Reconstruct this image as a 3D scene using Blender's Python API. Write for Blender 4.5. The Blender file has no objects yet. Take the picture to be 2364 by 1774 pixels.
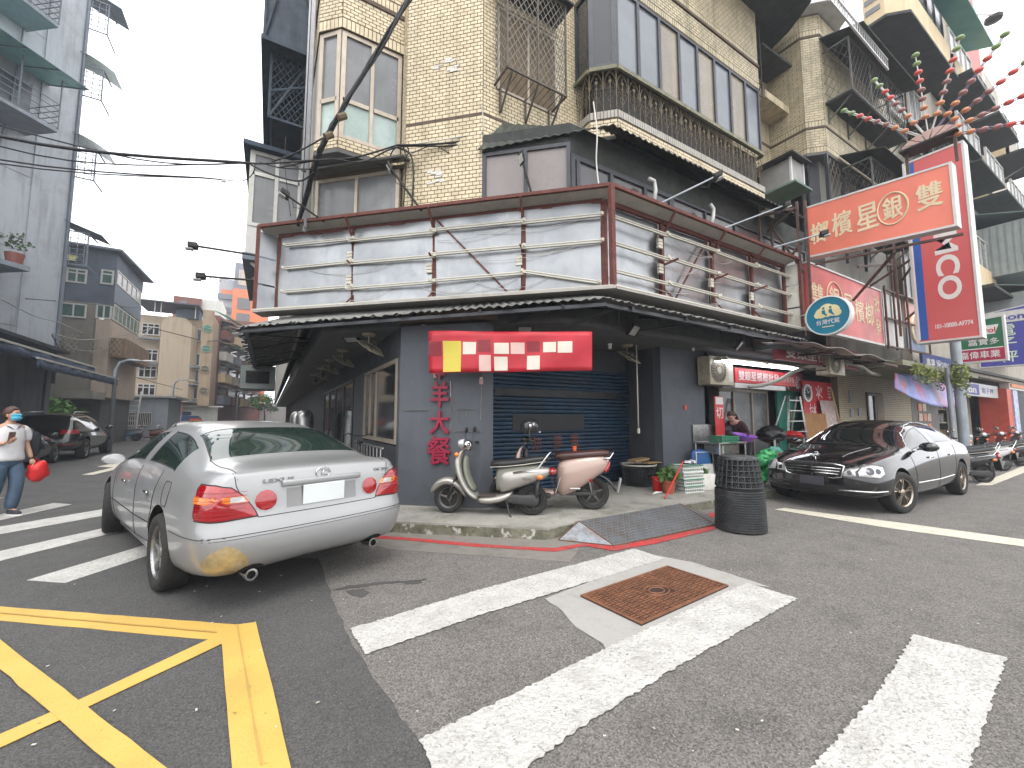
import bpy, bmesh, math, random
from mathutils import Vector, Matrix
from mathutils.bvhtree import BVHTree
random.seed(7)
SC = bpy.context.scene
COL = SC.collection
R = math.radians
# ---------------------------------------------------------------- camera, sky, sun, exposure
# world axes: X runs along the right-hand street, Y along the left-hand street
TH = math.atan(80/940); AZ = R(30.7); CAMH = 1.5
cd = bpy.data.cameras.new('camera'); cam = bpy.data.objects.new('camera', cd); COL.objects.link(cam)
cam.location = (0, 0, CAMH); cam.rotation_euler = (math.pi/2+TH, 0, -AZ)
cd.sensor_width = 36; cd.lens = 940/2364*36; cd.clip_start = .05; cd.clip_end = 2000
SC.camera = cam
W = bpy.data.worlds.new('World'); SC.world = W; W.use_nodes = True
nt = W.node_tree; nt.nodes.clear()
def wn(t, **k):
 n = nt.nodes.new(t)
 for a, b in k.items(): setattr(n, a, b)
 return n
sky = wn('ShaderNodeTexSky', sky_type='NISHITA', sun_disc=False, sun_elevation=R(62), sun_rotation=R(200), air_density=1.0, dust_density=4.0, ozone_density=1.0)
hs = wn('ShaderNodeHueSaturation'); hs.inputs['Saturation'].default_value = .22; hs.inputs['Value'].default_value = 1.0
tc = wn('ShaderNodeTexCoord'); mp = wn('ShaderNodeMapping'); mp.inputs['Scale'].default_value = (1, 1, 2.2)
nz = wn('ShaderNodeTexNoise'); nz.inputs['Scale'].default_value = 2.2; nz.inputs['Detail'].default_value = 5; nz.inputs['Roughness'].default_value = .55
rp = wn('ShaderNodeValToRGB'); rp.color_ramp.elements[0].position = .35; rp.color_ramp.elements[1].position = .62
rp.color_ramp.elements[0].color = (11.5, 11.8, 12.4, 1); rp.color_ramp.elements[1].color = (15, 14.9, 14.7, 1)
mx = wn('ShaderNodeMix', data_type='RGBA'); mx.inputs[0].default_value = .8
bg = wn('ShaderNodeBackground'); bg.inputs['Strength'].default_value = .15; wo = wn('ShaderNodeOutputWorld')
lk = nt.links.new
lk(tc.outputs['Generated'], mp.inputs[0]); lk(mp.outputs[0], nz.inputs['Vector']); lk(nz.outputs[0], rp.inputs[0])
lk(sky.outputs[0], hs.inputs['Color']); lk(hs.outputs[0], mx.inputs[6]); lk(rp.outputs[0], mx.inputs[7])
lk(mx.outputs[2], bg.inputs[0]); lk(bg.outputs[0], wo.inputs[0])
sd = bpy.data.lights.new('sun', 'SUN'); sun = bpy.data.objects.new('sun', sd); COL.objects.link(sun)
sd.energy = .9; sd.angle = R(25); sd.color = (1, .97, .92)
sun.rotation_euler = (R(28), 0, R(-20))
SC.view_settings.view_transform = 'Standard'; SC.view_settings.look = 'None'
SC.view_settings.exposure = .6; SC.view_settings.gamma = 1; SC.view_settings.use_curve_mapping = False
SC.render.engine = 'CYCLES'
SC.cycles.max_bounces = 6; SC.cycles.diffuse_bounces = 3; SC.cycles.glossy_bounces = 3; SC.cycles.transmission_bounces = 4; SC.cycles.transparent_max_bounces = 12
SC.cycles.caustics_reflective = False; SC.cycles.caustics_refractive = False
# ---------------------------------------------------------------- pixel -> place (photo is 2364 x 1774)
_c, _s = math.cos(TH), math.sin(TH); _A, _B = math.cos(AZ), math.sin(AZ)
def ray(u, v):
 p = (u-1182)/940; q = (887-v)/940; f = _c-q*_s
 return Vector((p*_A+f*_B, -p*_B+f*_A, _s+q*_c))
def G(u, v, z=0):
 r = ray(u, v); t = (z-CAMH)/r.z; return Vector((r.x*t, r.y*t, z))
def PX(u, v, x):
 r = ray(u, v); t = x/r.x; return Vector((x, r.y*t, CAMH+r.z*t))
def PY(u, v, y):
 r = ray(u, v); t = y/r.y; return Vector((r.x*t, y, CAMH+r.z*t))
def PL(u, v, p, ang):
 d = (math.cos(R(ang)), math.sin(R(ang))); n = (-d[1], d[0]); r = ray(u, v)
 t = (n[0]*p[0]+n[1]*p[1])/(n[0]*r.x+n[1]*r.y)
 return Vector((r.x*t, r.y*t, CAMH+r.z*t))
# ---------------------------------------------------------------- materials
MATS = {}
def mat(name, col, rough=.6, metal=0, var=.12, scale=3, bump=0, bscale=40, dirt_tone=None, streak=None, coat=0, emit=None, spec=.5, speck=None, agg=None, alpha=None, trans=0, ior=1.45):
 """principled material: value noise 'var', 'dirt'=(colour, amount, scale), vertical 'streak'=(colour, amount), fine 'speck'=(colour, threshold, scale)"""
 if name in MATS: return MATS[name]
 m = bpy.data.materials.new(name); m.use_nodes = True; t = m.node_tree; N = t.nodes; b = N['Principled BSDF']; K = t.links.new
 c4 = (*col, 1)
 b.inputs['Base Color'].default_value = c4; b.inputs['Roughness'].default_value = rough; b.inputs['Metallic'].default_value = metal
 b.inputs['Specular IOR Level'].default_value = spec; b.inputs['Coat Weight'].default_value = coat; b.inputs['Coat Roughness'].default_value = .04
 b.inputs['IOR'].default_value = ior
 if alpha is not None: b.inputs['Alpha'].default_value = alpha
 if trans: b.inputs['Transmission Weight'].default_value = trans
 if emit: b.inputs['Emission Color'].default_value = (*emit[0], 1); b.inputs['Emission Strength'].default_value = emit[1]
 tcn = N.new('ShaderNodeTexCoord'); geo = N.new('ShaderNodeNewGeometry'); P = geo.outputs['Position']
 def noise(sc, det=4, mapping=None, rgh=.6):
  n = N.new('ShaderNodeTexNoise'); n.inputs['Scale'].default_value = sc; n.inputs['Detail'].default_value = det; n.inputs['Roughness'].default_value = rgh
  if mapping:
   q = N.new('ShaderNodeMapping'); q.inputs['Scale'].default_value = mapping; K(P, q.inputs[0]); K(q.outputs[0], n.inputs['Vector'])
  else: K(P, n.inputs['Vector'])
  return n.outputs[0]
 cur = None
 def mixc(fac, colr, cur):
  x = N.new('ShaderNodeMix'); x.data_type = 'RGBA'; K(fac, x.inputs[0])
  if cur is None: x.inputs[6].default_value = c4
  else: K(cur, x.inputs[6])
  if hasattr(colr, 'default_value'): K(colr, x.inputs[7])
  else: x.inputs[7].default_value = (*colr, 1)
  return x.outputs[2]
 def ramp(src, a, b2, lo=0., hi=1.):
  r = N.new('ShaderNodeMapRange'); K(src, r.inputs[0]); r.inputs[1].default_value = a; r.inputs[2].default_value = b2; r.inputs[3].default_value = lo; r.inputs[4].default_value = hi
  return r.outputs[0]
 if var:
  f = ramp(noise(scale), .3, .7); cur = mixc(f, [min(1, c*(1+var)) for c in col], None)
  x = N.new('ShaderNodeMix'); x.data_type = 'RGBA'; x.inputs[6].default_value = (*[c*(1-var) for c in col], 1); x.inputs[7].default_value = (*[min(1, c*(1+var)) for c in col], 1)
  K(f, x.inputs[0]); cur = x.outputs[2]
 if streak:
  f = ramp(noise(1.0, 6, (5, 5, .35), .65), .5, .72, 0, streak[1]); cur = mixc(f, streak[0], cur)
 if dirt_tone:
  f = ramp(noise(dirt_tone[2], 7, None, .68), .48, .66, 0, dirt_tone[1]); cur = mixc(f, dirt_tone[0], cur)
 if speck:
  f = ramp(noise(speck[2], 2), speck[1], speck[1]+.06); cur = mixc(f, speck[0], cur)
 if agg:
  vo = N.new('ShaderNodeTexVoronoi'); vo.inputs['Scale'].default_value = agg[0]; K(P, vo.inputs['Vector']); sp = N.new('ShaderNodeSeparateColor'); K(vo.outputs['Color'], sp.inputs[0])
  f = ramp(sp.outputs[0], 0, 1, 1-agg[1], 1+agg[1]); x = N.new('ShaderNodeVectorMath'); x.operation = 'SCALE'; K(cur, x.inputs[0]); K(f, x.inputs['Scale']); cur = x.outputs[0]
  f = ramp(sp.outputs[1], .93, .95, 0, .6); cur = mixc(f, agg[2], cur)
 if cur is not None: K(cur, b.inputs['Base Color'])
 if rough < .95 and var:
  K(ramp(noise(scale*2.3, 4), .3, .7, max(.02, rough*.85), min(1, rough*1.15)), b.inputs['Roughness'])
 if bump:
  bp = N.new('ShaderNodeBump'); bp.inputs['Strength'].default_value = min(1, bump); bp.inputs['Distance'].default_value = .01*max(1, bump)
  K(noise(bscale, 4), bp.inputs['Height']); K(bp.outputs[0], b.inputs['Normal'])
 MATS[name] = m; return m
# ---------------------------------------------------------------- objects
def setp(o, label=None, cat=None, group=None, kind=None):
 if label: o['label'] = label
 if cat: o['category'] = cat
 if group: o['group'] = group
 if kind: o['kind'] = kind
 return o
def thing(name, label, cat, loc=(0, 0, 0), rz=0, group=None):
 o = bpy.data.objects.new(name, None); COL.objects.link(o); o.location = loc; o.rotation_euler = (0, 0, rz); o.empty_display_size = .2
 o['_abs'] = 0
 return setp(o, label, cat, group)
def kids(o): return [c for c in bpy.data.objects if c.parent == o]
CH = {}
def link(o, parent):
 COL.objects.link(o)
 if parent: o.parent = parent; CH.setdefault(parent.name, []).append(o)
 return o
def dup(o, loc=None, rz=None, label=None, parent=None, scale=None):
 c = o.copy(); link(c, parent)
 if loc is not None: c.location = loc
 if rz is not None: c.rotation_euler = (0, 0, rz)
 if scale is not None: c.scale = scale if hasattr(scale, '__len__') else (scale,)*3
 if label: c['label'] = label
 for ch in CH.get(o.name, []): dup(ch, parent=c)
 return c
class B:
 """collects simple solids; .out() links them as one mesh object. With a parent the coordinates are the parent's own, unless ab=True (world)"""
 def __init__(s): s.v = []; s.f = []
 def add(s, vs, fs):
  n = len(s.v); s.v += [tuple(v) for v in vs]; s.f += [tuple(i+n for i in f) for f in fs]; return s
 def obox(s, p, u, v, w):
  p, u, v, w = Vector(p), Vector(u), Vector(v), Vector(w)
  q = [p, p+u, p+u+v, p+v, p+w, p+u+w, p+u+v+w, p+v+w]
  fs = [(0, 3, 2, 1), (4, 5, 6, 7), (0, 1, 5, 4), (1, 2, 6, 5), (2, 3, 7, 6), (3, 0, 4, 7)]
  if u.cross(v).dot(w) < 0: fs = [f[::-1] for f in fs]
  return s.add(q, fs)
 def box(s, a, b): return s.obox(a, (b[0]-a[0], 0, 0), (0, b[1]-a[1], 0), (0, 0, b[2]-a[2]))
 def cbox(s, c, d): return s.box([c[i]-d[i]/2 for i in range(3)], [c[i]+d[i]/2 for i in range(3)])
 def bar(s, p, q, w, h=None, up=(0, 0, 1)):
  p, q = Vector(p), Vector(q); h = h or w; d = q-p; up = Vector(up)
  if d.length < 1e-6: return s
  x = d.cross(up)
  if x.length < 1e-4: x = d.cross(Vector((1, 0, 0)))
  x.normalize(); y = x.cross(d).normalized()
  return s.obox(p-x*w/2-y*h/2, x*w, y*h, d)
 def tube(s, pts, r, n=8, closed=False, caps=True):
  pts = [Vector(p) for p in pts]; L = len(pts); rr = r if hasattr(r, '__len__') else [r]*L
  vs = []; prev = None
  for i, p in enumerate(pts):
   a = pts[(i-1) % L] if (i or closed) else p; b = pts[(i+1) % L] if (i < L-1 or closed) else p
   d = (b-a)
   if d.length < 1e-9: d = Vector((0, 0, 1))
   d.normalize()
   x = prev-d*prev.dot(d) if prev is not None else (d.cross(Vector((0, 0, 1))) if abs(d.z) < .9 else d.cross(Vector((1, 0, 0))))
   if x.length < 1e-5: x = d.cross(Vector((0, 1, 0)))
   x.normalize(); y = d.cross(x); prev = x
   vs += [p+(x*math.cos(2*math.pi*k/n)+y*math.sin(2*math.pi*k/n))*rr[i] for k in range(n)]
  fs = []
  for i in range(L if closed else L-1):
   j = (i+1) % L
   for k in range(n): fs.append((i*n+k, i*n+(k+1) % n, j*n+(k+1) % n, j*n+k))
  if caps and not closed: fs.append(tuple(range(n))[::-1]); fs.append(tuple(range((L-1)*n, L*n)))
  return s.add(vs, fs)
 def poly(s, pts): return s.add(pts, [tuple(range(len(pts)))])
 def prism(s, pts, z0, z1):
  n = len(pts); ar = sum(pts[i][0]*pts[(i+1) % n][1]-pts[(i+1) % n][0]*pts[i][1] for i in range(n))
  if ar < 0: pts = pts[::-1]
  vs = [(p[0], p[1], z0) for p in pts]+[(p[0], p[1], z1) for p in pts]
  return s.add(vs, [tuple(range(n))[::-1], tuple(range(n, 2*n))]+[(i, (i+1) % n, n+(i+1) % n, n+i) for i in range(n)])
 def extr(s, pts, w):
  pts = [Vector(p) for p in pts]; w = Vector(w); n = len(pts)
  nr = sum(((pts[i]-pts[0]).cross(pts[(i+1) % n]-pts[0]) for i in range(n)), Vector())
  if nr.dot(w) < 0: pts = pts[::-1]
  return s.add(pts+[p+w for p in pts], [tuple(range(n))[::-1], tuple(range(n, 2*n))]+[(i, (i+1) % n, n+(i+1) % n, n+i) for i in range(n)])
 def lathe(s, prof, n=24, c=(0, 0, 0), ax='z', sx=1, sy=1):
  c = Vector(c); vs = []
  for r_, h in prof:
   for k in range(n):
    a = 2*math.pi*k/n; p = (r_*math.cos(a)*sx, r_*math.sin(a)*sy, h)
    if ax == 'y': p = (p[0], -h if False else h, p[1])
    if ax == 'x': p = (h, p[0], p[1])
    vs.append(c+Vector(p))
  fs = []
  for i in range(len(prof)-1):
   for k in range(n): fs.append((i*n+k, i*n+(k+1) % n, (i+1)*n+(k+1) % n, (i+1)*n+k))
  if prof[0] == prof[-1]: return s.add(vs, fs)
  if prof[0][0] > 1e-6: fs.append(tuple(range(n))[::-1])
  if prof[-1][0] > 1e-6: fs.append(tuple(range((len(prof)-1)*n, len(prof)*n)))
  return s.add(vs, fs)
 def ball(s, c, r, n=10, m=7):
  r = r if hasattr(r, '__len__') else (r, r, r)
  vs = [];
  for i in range(m+1):
   t = math.pi*i/m
   for k in range(n):
    a = 2*math.pi*k/n; vs.append((c[0]+r[0]*math.sin(t)*math.cos(a), c[1]+r[1]*math.sin(t)*math.sin(a), c[2]-r[2]*math.cos(t)))
  fs = [(i*n+k, i*n+(k+1) % n, (i+1)*n+(k+1) % n, (i+1)*n+k) for i in range(m) for k in range(n)]
  return s.add(vs, fs)
 def grid(s, fn, nu, nv):
  vs = [fn(i/nu, j/nv) for j in range(nv+1) for i in range(nu+1)]
  return s.add(vs, [(j*(nu+1)+i, j*(nu+1)+i+1, (j+1)*(nu+1)+i+1, (j+1)*(nu+1)+i) for j in range(nv) for i in range(nu)])
 def out(s, name, m, parent=None, smooth=False, bevel=0, ab=False, label=None, kind=None, sub=0, fixn=False, solid=0, cat=None, group=None):
  me = bpy.data.meshes.new(name)
  vs = s.v
  if parent and ab:
   mi = Matrix.Translation(parent.location) @ Matrix.Rotation(parent.rotation_euler[2], 4, 'Z')
   if parent.parent: mi = (Matrix.Translation(parent.parent.location) @ Matrix.Rotation(parent.parent.rotation_euler[2], 4, 'Z')) @ mi
   mi = mi.inverted(); vs = [mi @ Vector(v) for v in vs]
  me.from_pydata(vs, [], s.f); me.validate()
  if fixn or sub:
   b = bmesh.new(); b.from_mesh(me); bmesh.ops.remove_doubles(b, verts=b.verts, dist=1e-5); bmesh.ops.recalc_face_normals(b, faces=b.faces); b.to_mesh(me); b.free()
  if m: me.materials.append(m)
  if smooth:
   me.polygons.foreach_set('use_smooth', [True]*len(me.polygons))
   if smooth is not True: me.set_sharp_from_angle(angle=R(smooth))
  o = bpy.data.objects.new(name, me); link(o, parent)
  if solid: q = o.modifiers.new('s', 'SOLIDIFY'); q.thickness = solid
  if bevel: q = o.modifiers.new('b', 'BEVEL'); q.width = bevel; q.segments = 2; q.limit_method = 'ANGLE'
  if sub: q = o.modifiers.new('u', 'SUBSURF'); q.levels = q.render_levels = sub
  return setp(o, label, cat, group, kind)
def multi(name, m, parent, items, share=False, **k):
 """one part per entry of items (each a function that fills a B)"""
 out = []
 for f in items:
  b = B(); f(b); out.append(b.out(name, m, parent, **k))
 return out
def crumple(b, k=1.):
 b.v = [(x+.03*k*math.sin(43*z+29*y+1), y+.03*k*math.sin(45*x+34*z), z+.025*k*math.sin(42*x+37*y)) for x, y, z in b.v]; return b
def single(name, label, cat, bld, m, group=None, **k):
 """a top-level thing that is one mesh"""
 o = bld.out(name, m, None, **k); return setp(o, label, cat, group)
# lettering -----------------------------------------------------------------
_tc = {}
def text(s, m, parent, org, u, v, h=None, w=None, depth=.006, name='lettering', bold=0, ab=True, label=None, center=False, outline=0, thick=0):
 """text lying in the plane (u, v) with lower-left corner org; h = cap height in metres, w = total width (squeezes)"""
 if any(ord(ch) > 0x2fff for ch in s): bold = min(bold, .006)
 key = (s, bold)
 if key not in _tc:
  c = bpy.data.curves.new('t', 'FONT'); c.body = s; c.offset = bold; c.resolution_u = 2 if any(ord(q) > 0x2fff for q in s) else 5; o = bpy.data.objects.new('t', c); COL.objects.link(o)
  dg = bpy.context.evaluated_depsgraph_get(); me = bpy.data.meshes.new_from_object(o.evaluated_get(dg))
  bm = bmesh.new(); bm.from_mesh(me); bmesh.ops.remove_doubles(bm, verts=bm.verts, dist=.0005)
  bmesh.ops.dissolve_limit(bm, angle_limit=R(6) if any(ord(q) > 0x2fff for q in s) else R(.5), verts=bm.verts, edges=bm.edges)
  vs = [x.co.copy() for x in bm.verts]; fs = [[y.index for y in f.verts] for f in bm.faces]; bm.free()
  bpy.data.objects.remove(o); x0 = min(p.x for p in vs); x1 = max(p.x for p in vs); y0 = min(p.y for p in vs); y1 = max(p.y for p in vs)
  _tc[key] = ([((p.x-x0)/(x1-x0), (p.y-y0)/(y1-y0)) for p in vs], fs, (x1-x0)/(y1-y0))
 ps, fs, asp = _tc[key]; u = Vector(u).normalized(); v = Vector(v).normalized(); n = u.cross(v); org = Vector(org)
 h = h or w/asp; w = w or h*asp
 if center: org = org-u*w/2-v*h/2
 if thick:
  b = B()
  for k, (ox, oy) in enumerate(((0, 0), (1, 0), (-1, 0), (0, 1), (0, -1), (.7, .7), (-.7, .7), (.7, -.7), (-.7, -.7))):
   o_ = org+u*ox*thick+v*oy*thick; dp = depth-.0004*k; N = len(ps); vs = [o_+u*(p[0]*w)+v*(p[1]*h) for p in ps]; ed = {}
   for f in fs:
    for i in range(len(f)): ed[(f[i], f[(i+1) % len(f)])] = 1
   b.add([p+n*dp for p in vs]+vs, [tuple(f) for f in fs]+[(a, a+N, c+N, c) for (a, c) in ed if (c, a) not in ed])
  return b.out(name, m, parent, ab=ab, label=label)
 N = len(ps); vs = [org+u*(p[0]*w)+v*(p[1]*h) for p in ps]
 if depth:
  ed = {}
  for f in fs:
   for i in range(len(f)): ed[(f[i], f[(i+1) % len(f)])] = 1
  side = [(a+N, b+N, b+2*N, a+2*N) for (a, b) in ed if (b, a) not in ed]
  top = [p+n*depth for p in vs]
  b = B(); b.add(top+vs+top, [tuple(f) for f in fs]+[(a, b_, c, d) for a, b_, c, d in [(q[0], q[1], q[2], q[3]) for q in side]])
 else:
  b = B(); b.add(vs, fs)
 return b.out(name, m, parent, ab=ab, label=label)
# ================================================================ GROUND
ASPH = mat('asphalt_old', (.19, .178, .166), .88, var=.16, scale=1.1, bump=2.2, bscale=85, dirt_tone=((.105, .098, .092), .75, 1.1), speck=((.34, .32, .28), .66, 55), agg=(120, .45, (.33, .31, .28)))
ASPD = mat('asphalt_new', (.082, .08, .078), .84, var=.12, scale=.8, bump=1.4, bscale=95, dirt_tone=((.095, .092, .09), .6, .9), speck=((.17, .165, .16), .68, 60), agg=(140, .35, (.15, .145, .14)))
CONC = mat('concrete_worn', (.27, .255, .23), .85, var=.18, scale=2.5, bump=.5, bscale=60, dirt_tone=((.13, .125, .11), .7, 2.2))
MOSS = mat('mossy_kerb', (.15, .145, .105), .9, var=.35, scale=5, bump=2.0, bscale=22, dirt_tone=((.05, .055, .028), .95, 3.2), speck=((.42, .4, .36), .6, 7))
PAINT = mat('road_paint_white', (.49, .48, .455), .65, var=.1, scale=6, bump=2.0, bscale=38, dirt_tone=((.36, .35, .33), .7, 3.5), speck=((.16, .155, .15), .66, 45), agg=(70, .1, (.25, .24, .23)))
PAINTB = mat('road_paint_cream', (.6, .56, .46), .7, var=.12, scale=6, bump=.4, bscale=60, dirt_tone=((.3, .28, .24), .6, 6))
YEL = mat('road_paint_yellow', (.55, .36, .09), .6, var=.12, scale=3, bump=.5, bscale=70, dirt_tone=((.5, .28, .05), .4, 6), speck=((.3, .2, .06), .7, 30))
REDP = mat('road_paint_red', (.42, .035, .035), .7, var=.2, scale=7, bump=.8, bscale=50, dirt_tone=((.2, .1, .09), .7, 4), speck=((.15, .12, .11), .58, 18))
def sheet(name, pts, z, m, jit=0, step=.12, kind='structure', th=.003, parent=None):
 out = []; n = len(pts); rnd = random.Random(name+str(len(pts)))
 for i in range(n):
  a = Vector(pts[i][:2]); b = Vector(pts[(i+1) % n][:2]); L = (b-a).length; k = max(1, int(min(L, 60)/step)) if jit else 1
  nn = Vector((-(b-a).y, (b-a).x))/max(L, 1e-6)
  for j in range(k):
   q = a+(b-a)*j/k
   if jit and j: q = q+nn*rnd.uniform(-jit, jit)
   out.append((q.x, q.y))
 bb = B()
 bb.prism(out, z-th, z) if jit else bb.prism([(p[0], p[1]) for p in pts], z-th, z)
 o = bb.out(name, m, parent, kind=kind if not parent else None); return o
gp = [(-160, -160), (200, -160), (200, 200), (-160, 200)]
sheet('road', gp, 0, ASPH, th=.5)
nb = [G(*p) for p in [(1060, 1860), (960, 1700), (880, 1590), (812, 1490), (770, 1390), (735, 1290)]]
gut = [G(*p) for p in [(1316, 1299), (1200, 1290), (1060, 1280), (900, 1270)]]
sheet('asphalt_patch', [(-60, -20), (2.5, -20), nb[0]]+nb[1:]+[(-.05, 5.35), (.2, 6.2), (.2, 120), (-60, 120)], .004, ASPD, jit=.012)
plat = [(.9, 6.05), (1.66, 5.38), (3.02, 4.24), (3.56, 4.30), (6.9, 4.3), (60, 4.3), (60, 9), (1, 60), (.75, 60)]
sheet('gutter', [(.55, 60), (.55, 6.0)]+[(p.x, p.y) for p in gut[::-1]]+[G(1340, 1262), (3.6, 4.1), (3.1, 4.6), (1.6, 5.9), (1.1, 60)], .004, mat('gutter_concrete', (.2, .185, .165), .88, var=.15, scale=3, bump=.6, bscale=70, dirt_tone=((.11, .105, .095), .7, 3)), jit=.012)
bb = B(); P_ = [(.9, 6.05), (1.66, 5.38), (3.02, 4.24), (3.56, 4.30), (60, 4.3), (60, 30), (.75, 60)]
# subdivided uneven edge
ed = []
for i, (p, q) in enumerate(zip(P_, P_[1:]+P_[:1])):
 p, q = Vector(p), Vector(q); L = (q-p).length; k = max(1, int(min(L, 9)/.11)) if i < 5 else 1; nn = Vector((-(q-p).y, (q-p).x))/L
 for j in range(k):
  t = j/k if L < 9 else j*.11/L
  ed.append((p+(q-p)*t+nn*random.uniform(-.007, .012)))
bb.prism([(p.x, p.y) for p in ed], 0.0, .125); bb.out('pavement_kerb', MOSS, kind='structure')
bb = B(); bb.prism([(p.x, p.y) for p in ed], .125, .15); bb.out('pavement', mat('pavement_concrete', (.3, .29, .26), .82, var=.16, scale=1.6, bump=1.2, bscale=40, dirt_tone=((.13, .13, .1), .85, 1.8), speck=((.12, .12, .1), .68, 12)), kind='structure')
# crosswalks, near right
def px(l): return [G(*p) for p in l]
cw = [[(808, 1455), (1100, 1366), (1465, 1269), (1535, 1292), (1100, 1425), (844, 1514)],
      [(966, 1713), (1170, 1615), (1400, 1500), (1723, 1348), (1842, 1385), (1560, 1545), (1330, 1690), (1221, 1774), (1090, 1860), (1040, 1860)],
      [(2109, 1468), (2324, 1522), (2239, 1774), (2205, 1860), (1790, 1860), (1876, 1774), (2030, 1600)],
      [(-60, 1202), (124, 1162.5), (166, 1166), (-60, 1216)], [(-150, 1243), (261, 1173), (330, 1160), (340, 1176), (261, 1188), (-150, 1262)],
      [(-150, 1308), (261, 1216), (430, 1180), (450, 1192), (270, 1230), (-150, 1334)], [(62, 1342), (362, 1252), (500, 1210), (560, 1222), (385, 1270), (152, 1348)],
      [(-80, 1155), (9, 1150), (-80, 1170)]]
for i, l in enumerate(cw): sheet('crosswalk_stripe', px(l), .011 if i < 3 else .009, PAINT, jit=.009 if i < 3 else .004, step=.02 if i < 3 else .1)
sheet('concrete_pad', px([(1259, 1384), (1519, 1284), (1600, 1300), (1780, 1357), (1723, 1352), (1400, 1505), (1392, 1488), (1356, 1466), (1330, 1450), (1313, 1432), (1298, 1412)]), .006, mat('pad_concrete', (.34, .33, .31), .85, var=.12, scale=4, bump=.4, bscale=60, dirt_tone=((.22, .21, .19), .6, 4)), jit=.008, step=.08)
sheet('yellow_box_marking', px([(-200, 1388), (0, 1402.6), (546, 1444.6), (590, 1439), (566, 1492), (511, 1490), (482, 1479), (0, 1435), (-200, 1417)]), .008, YEL, jit=.004, step=.15)
sheet('yellow_box_marking', px([(590, 1437.5), (610, 1520), (640, 1640), (670, 1774), (692, 1870), (541, 1870), (535, 1774), (520, 1600), (512, 1489), (553, 1490)]), .0125, YEL, jit=.004, step=.15)
sheet('yellow_box_marking', px([(-150, 1365), (0, 1482), (374, 1774), (500, 1870), (380, 1870), (259, 1774), (0, 1551), (-150, 1440)]), .0155, YEL, jit=.004, step=.15)
sheet('yellow_box_marking', px([(482, 1480), (511, 1490.5), (195, 1641), (0, 1732), (-150, 1800), (-150, 1765), (0, 1701), (172, 1626)]), .0125, YEL, jit=.004, step=.15)
for l in ([(546, 1446), (549, 1446), (606, 1774), (600, 1774)], [(0, 1418), (500, 1463), (500, 1465), (0, 1420)]):
 sheet('seam_in_marking', px(l), .0165, mat('seam', (.42, .27, .08), .8), jit=.002)
sheet('white_line', px([(1788, 1177), (1811, 1174), (2070, 1207), (2364, 1247), (2650, 1284), (2650, 1303), (2364, 1263), (2051, 1220), (1830, 1184)]), .006, PAINTB, jit=.006, step=.1)
sheet('parking_line', px([(2253, 1121), (2364, 1076), (2420, 1062), (2420, 1070), (2290, 1121)]), .006, PAINTB, jit=.005)
sheet('road_arrow', px([(190, 1097), (215, 1097), (300, 1077), (420, 1060), (420, 1040), (300, 1064), (224, 1078), (262, 1080)]), .008, PAINTB)
sheet('red_kerb_line', px([(840, 1236), (918, 1241), (1102, 1257), (1190, 1263.5), (1280, 1267), (1345, 1256), (1358, 1257), (1417, 1263.7), (1515, 1244.5), (1648, 1215.6), (1649.5, 1224), (1515, 1256), (1417, 1273.5), (1352, 1262), (1283, 1275.3), (1198, 1270), (1102, 1264.5), (921, 1247.5), (840, 1243)]), .009, REDP, jit=.005, step=.06)
sheet('red_kerb_line', px([(1620, 1190), (1652, 1184), (1655, 1192), (1628, 1200)]), .009, REDP, jit=.006, step=.05)
# cracks and scratches
for l in ([(768, 1364), (800, 1354), (870, 1346), (985, 1339), (984, 1341), (880, 1350), (815, 1358)], [(800, 1366), (838, 1360), (852, 1370), (836, 1380), (812, 1376)], [(930, 1345), (972, 1342), (975, 1347), (940, 1350)]):
 sheet('tar_stain', px(l), .006, mat('tar_stain', (.07, .068, .066), .8), jit=.012, step=.03)
litter = B()
rl = random.Random(3)
for i in range(60):
 u = rl.uniform(60, 2340); v = rl.uniform(1200, 1760); p = G(u, v)
 if (p-Vector((0, 0, 0))).length > 12: continue
 s = rl.uniform(.003, .009); a = rl.random()*6
 litter.obox((p.x, p.y, .012), (s*2*math.cos(a), s*2*math.sin(a), 0), (-s*math.sin(a), s*math.cos(a), 0), (0, 0, .003))
litter.out('litter', mat('litter', (.55, .52, .45), .8, var=.3, scale=30), kind='stuff')
# manhole cover
RUST = mat('rusty_iron', (.19, .08, .04), .75, .1, var=.3, scale=9, bump=.4, bscale=90, dirt_tone=((.13, .06, .035), .6, 7))
RUSTD = mat('rusty_iron_dark', (.045, .022, .018), .75, .2, var=.25, scale=9)
mh = thing('manhole_cover', 'rusty rectangular cast iron manhole cover set in a concrete pad between two crosswalk stripes', 'manhole cover', (2.97, 2.5, 0))
q0, q1, q2, q3 = G(1340, 1380), G(1541, 1311), G(1686, 1356), G(1481, 1448)
ax, ay = (q1-q0), (q3-q0); LX, LY = ax.length, ay.length; ax.normalize(); ay.normalize(); z0 = .0165
def mp_(x, y, z=0): return q0+ax*x+ay*y+Vector((0, 0, z0+z))
B().extr([mp_(0, 0), mp_(LX, 0), mp_(LX, LY), mp_(0, LY)], (0, 0, -.012)).out('plate', RUSTD, mh, ab=True)
fr = B(); w = .022
for x0, y0, x1, y1 in ((0, 0, LX, w), (0, LY-w, LX, LY), (0, w, w, LY-w), (LX-w, w, LX, LY-w)):
 fr.obox(mp_(x0, y0), ax*(x1-x0), ay*(y1-y0), (0, 0, .007))
fr.out('rim', RUST, mh, ab=True)
tr = B(); n = 0; st = .064
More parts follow.
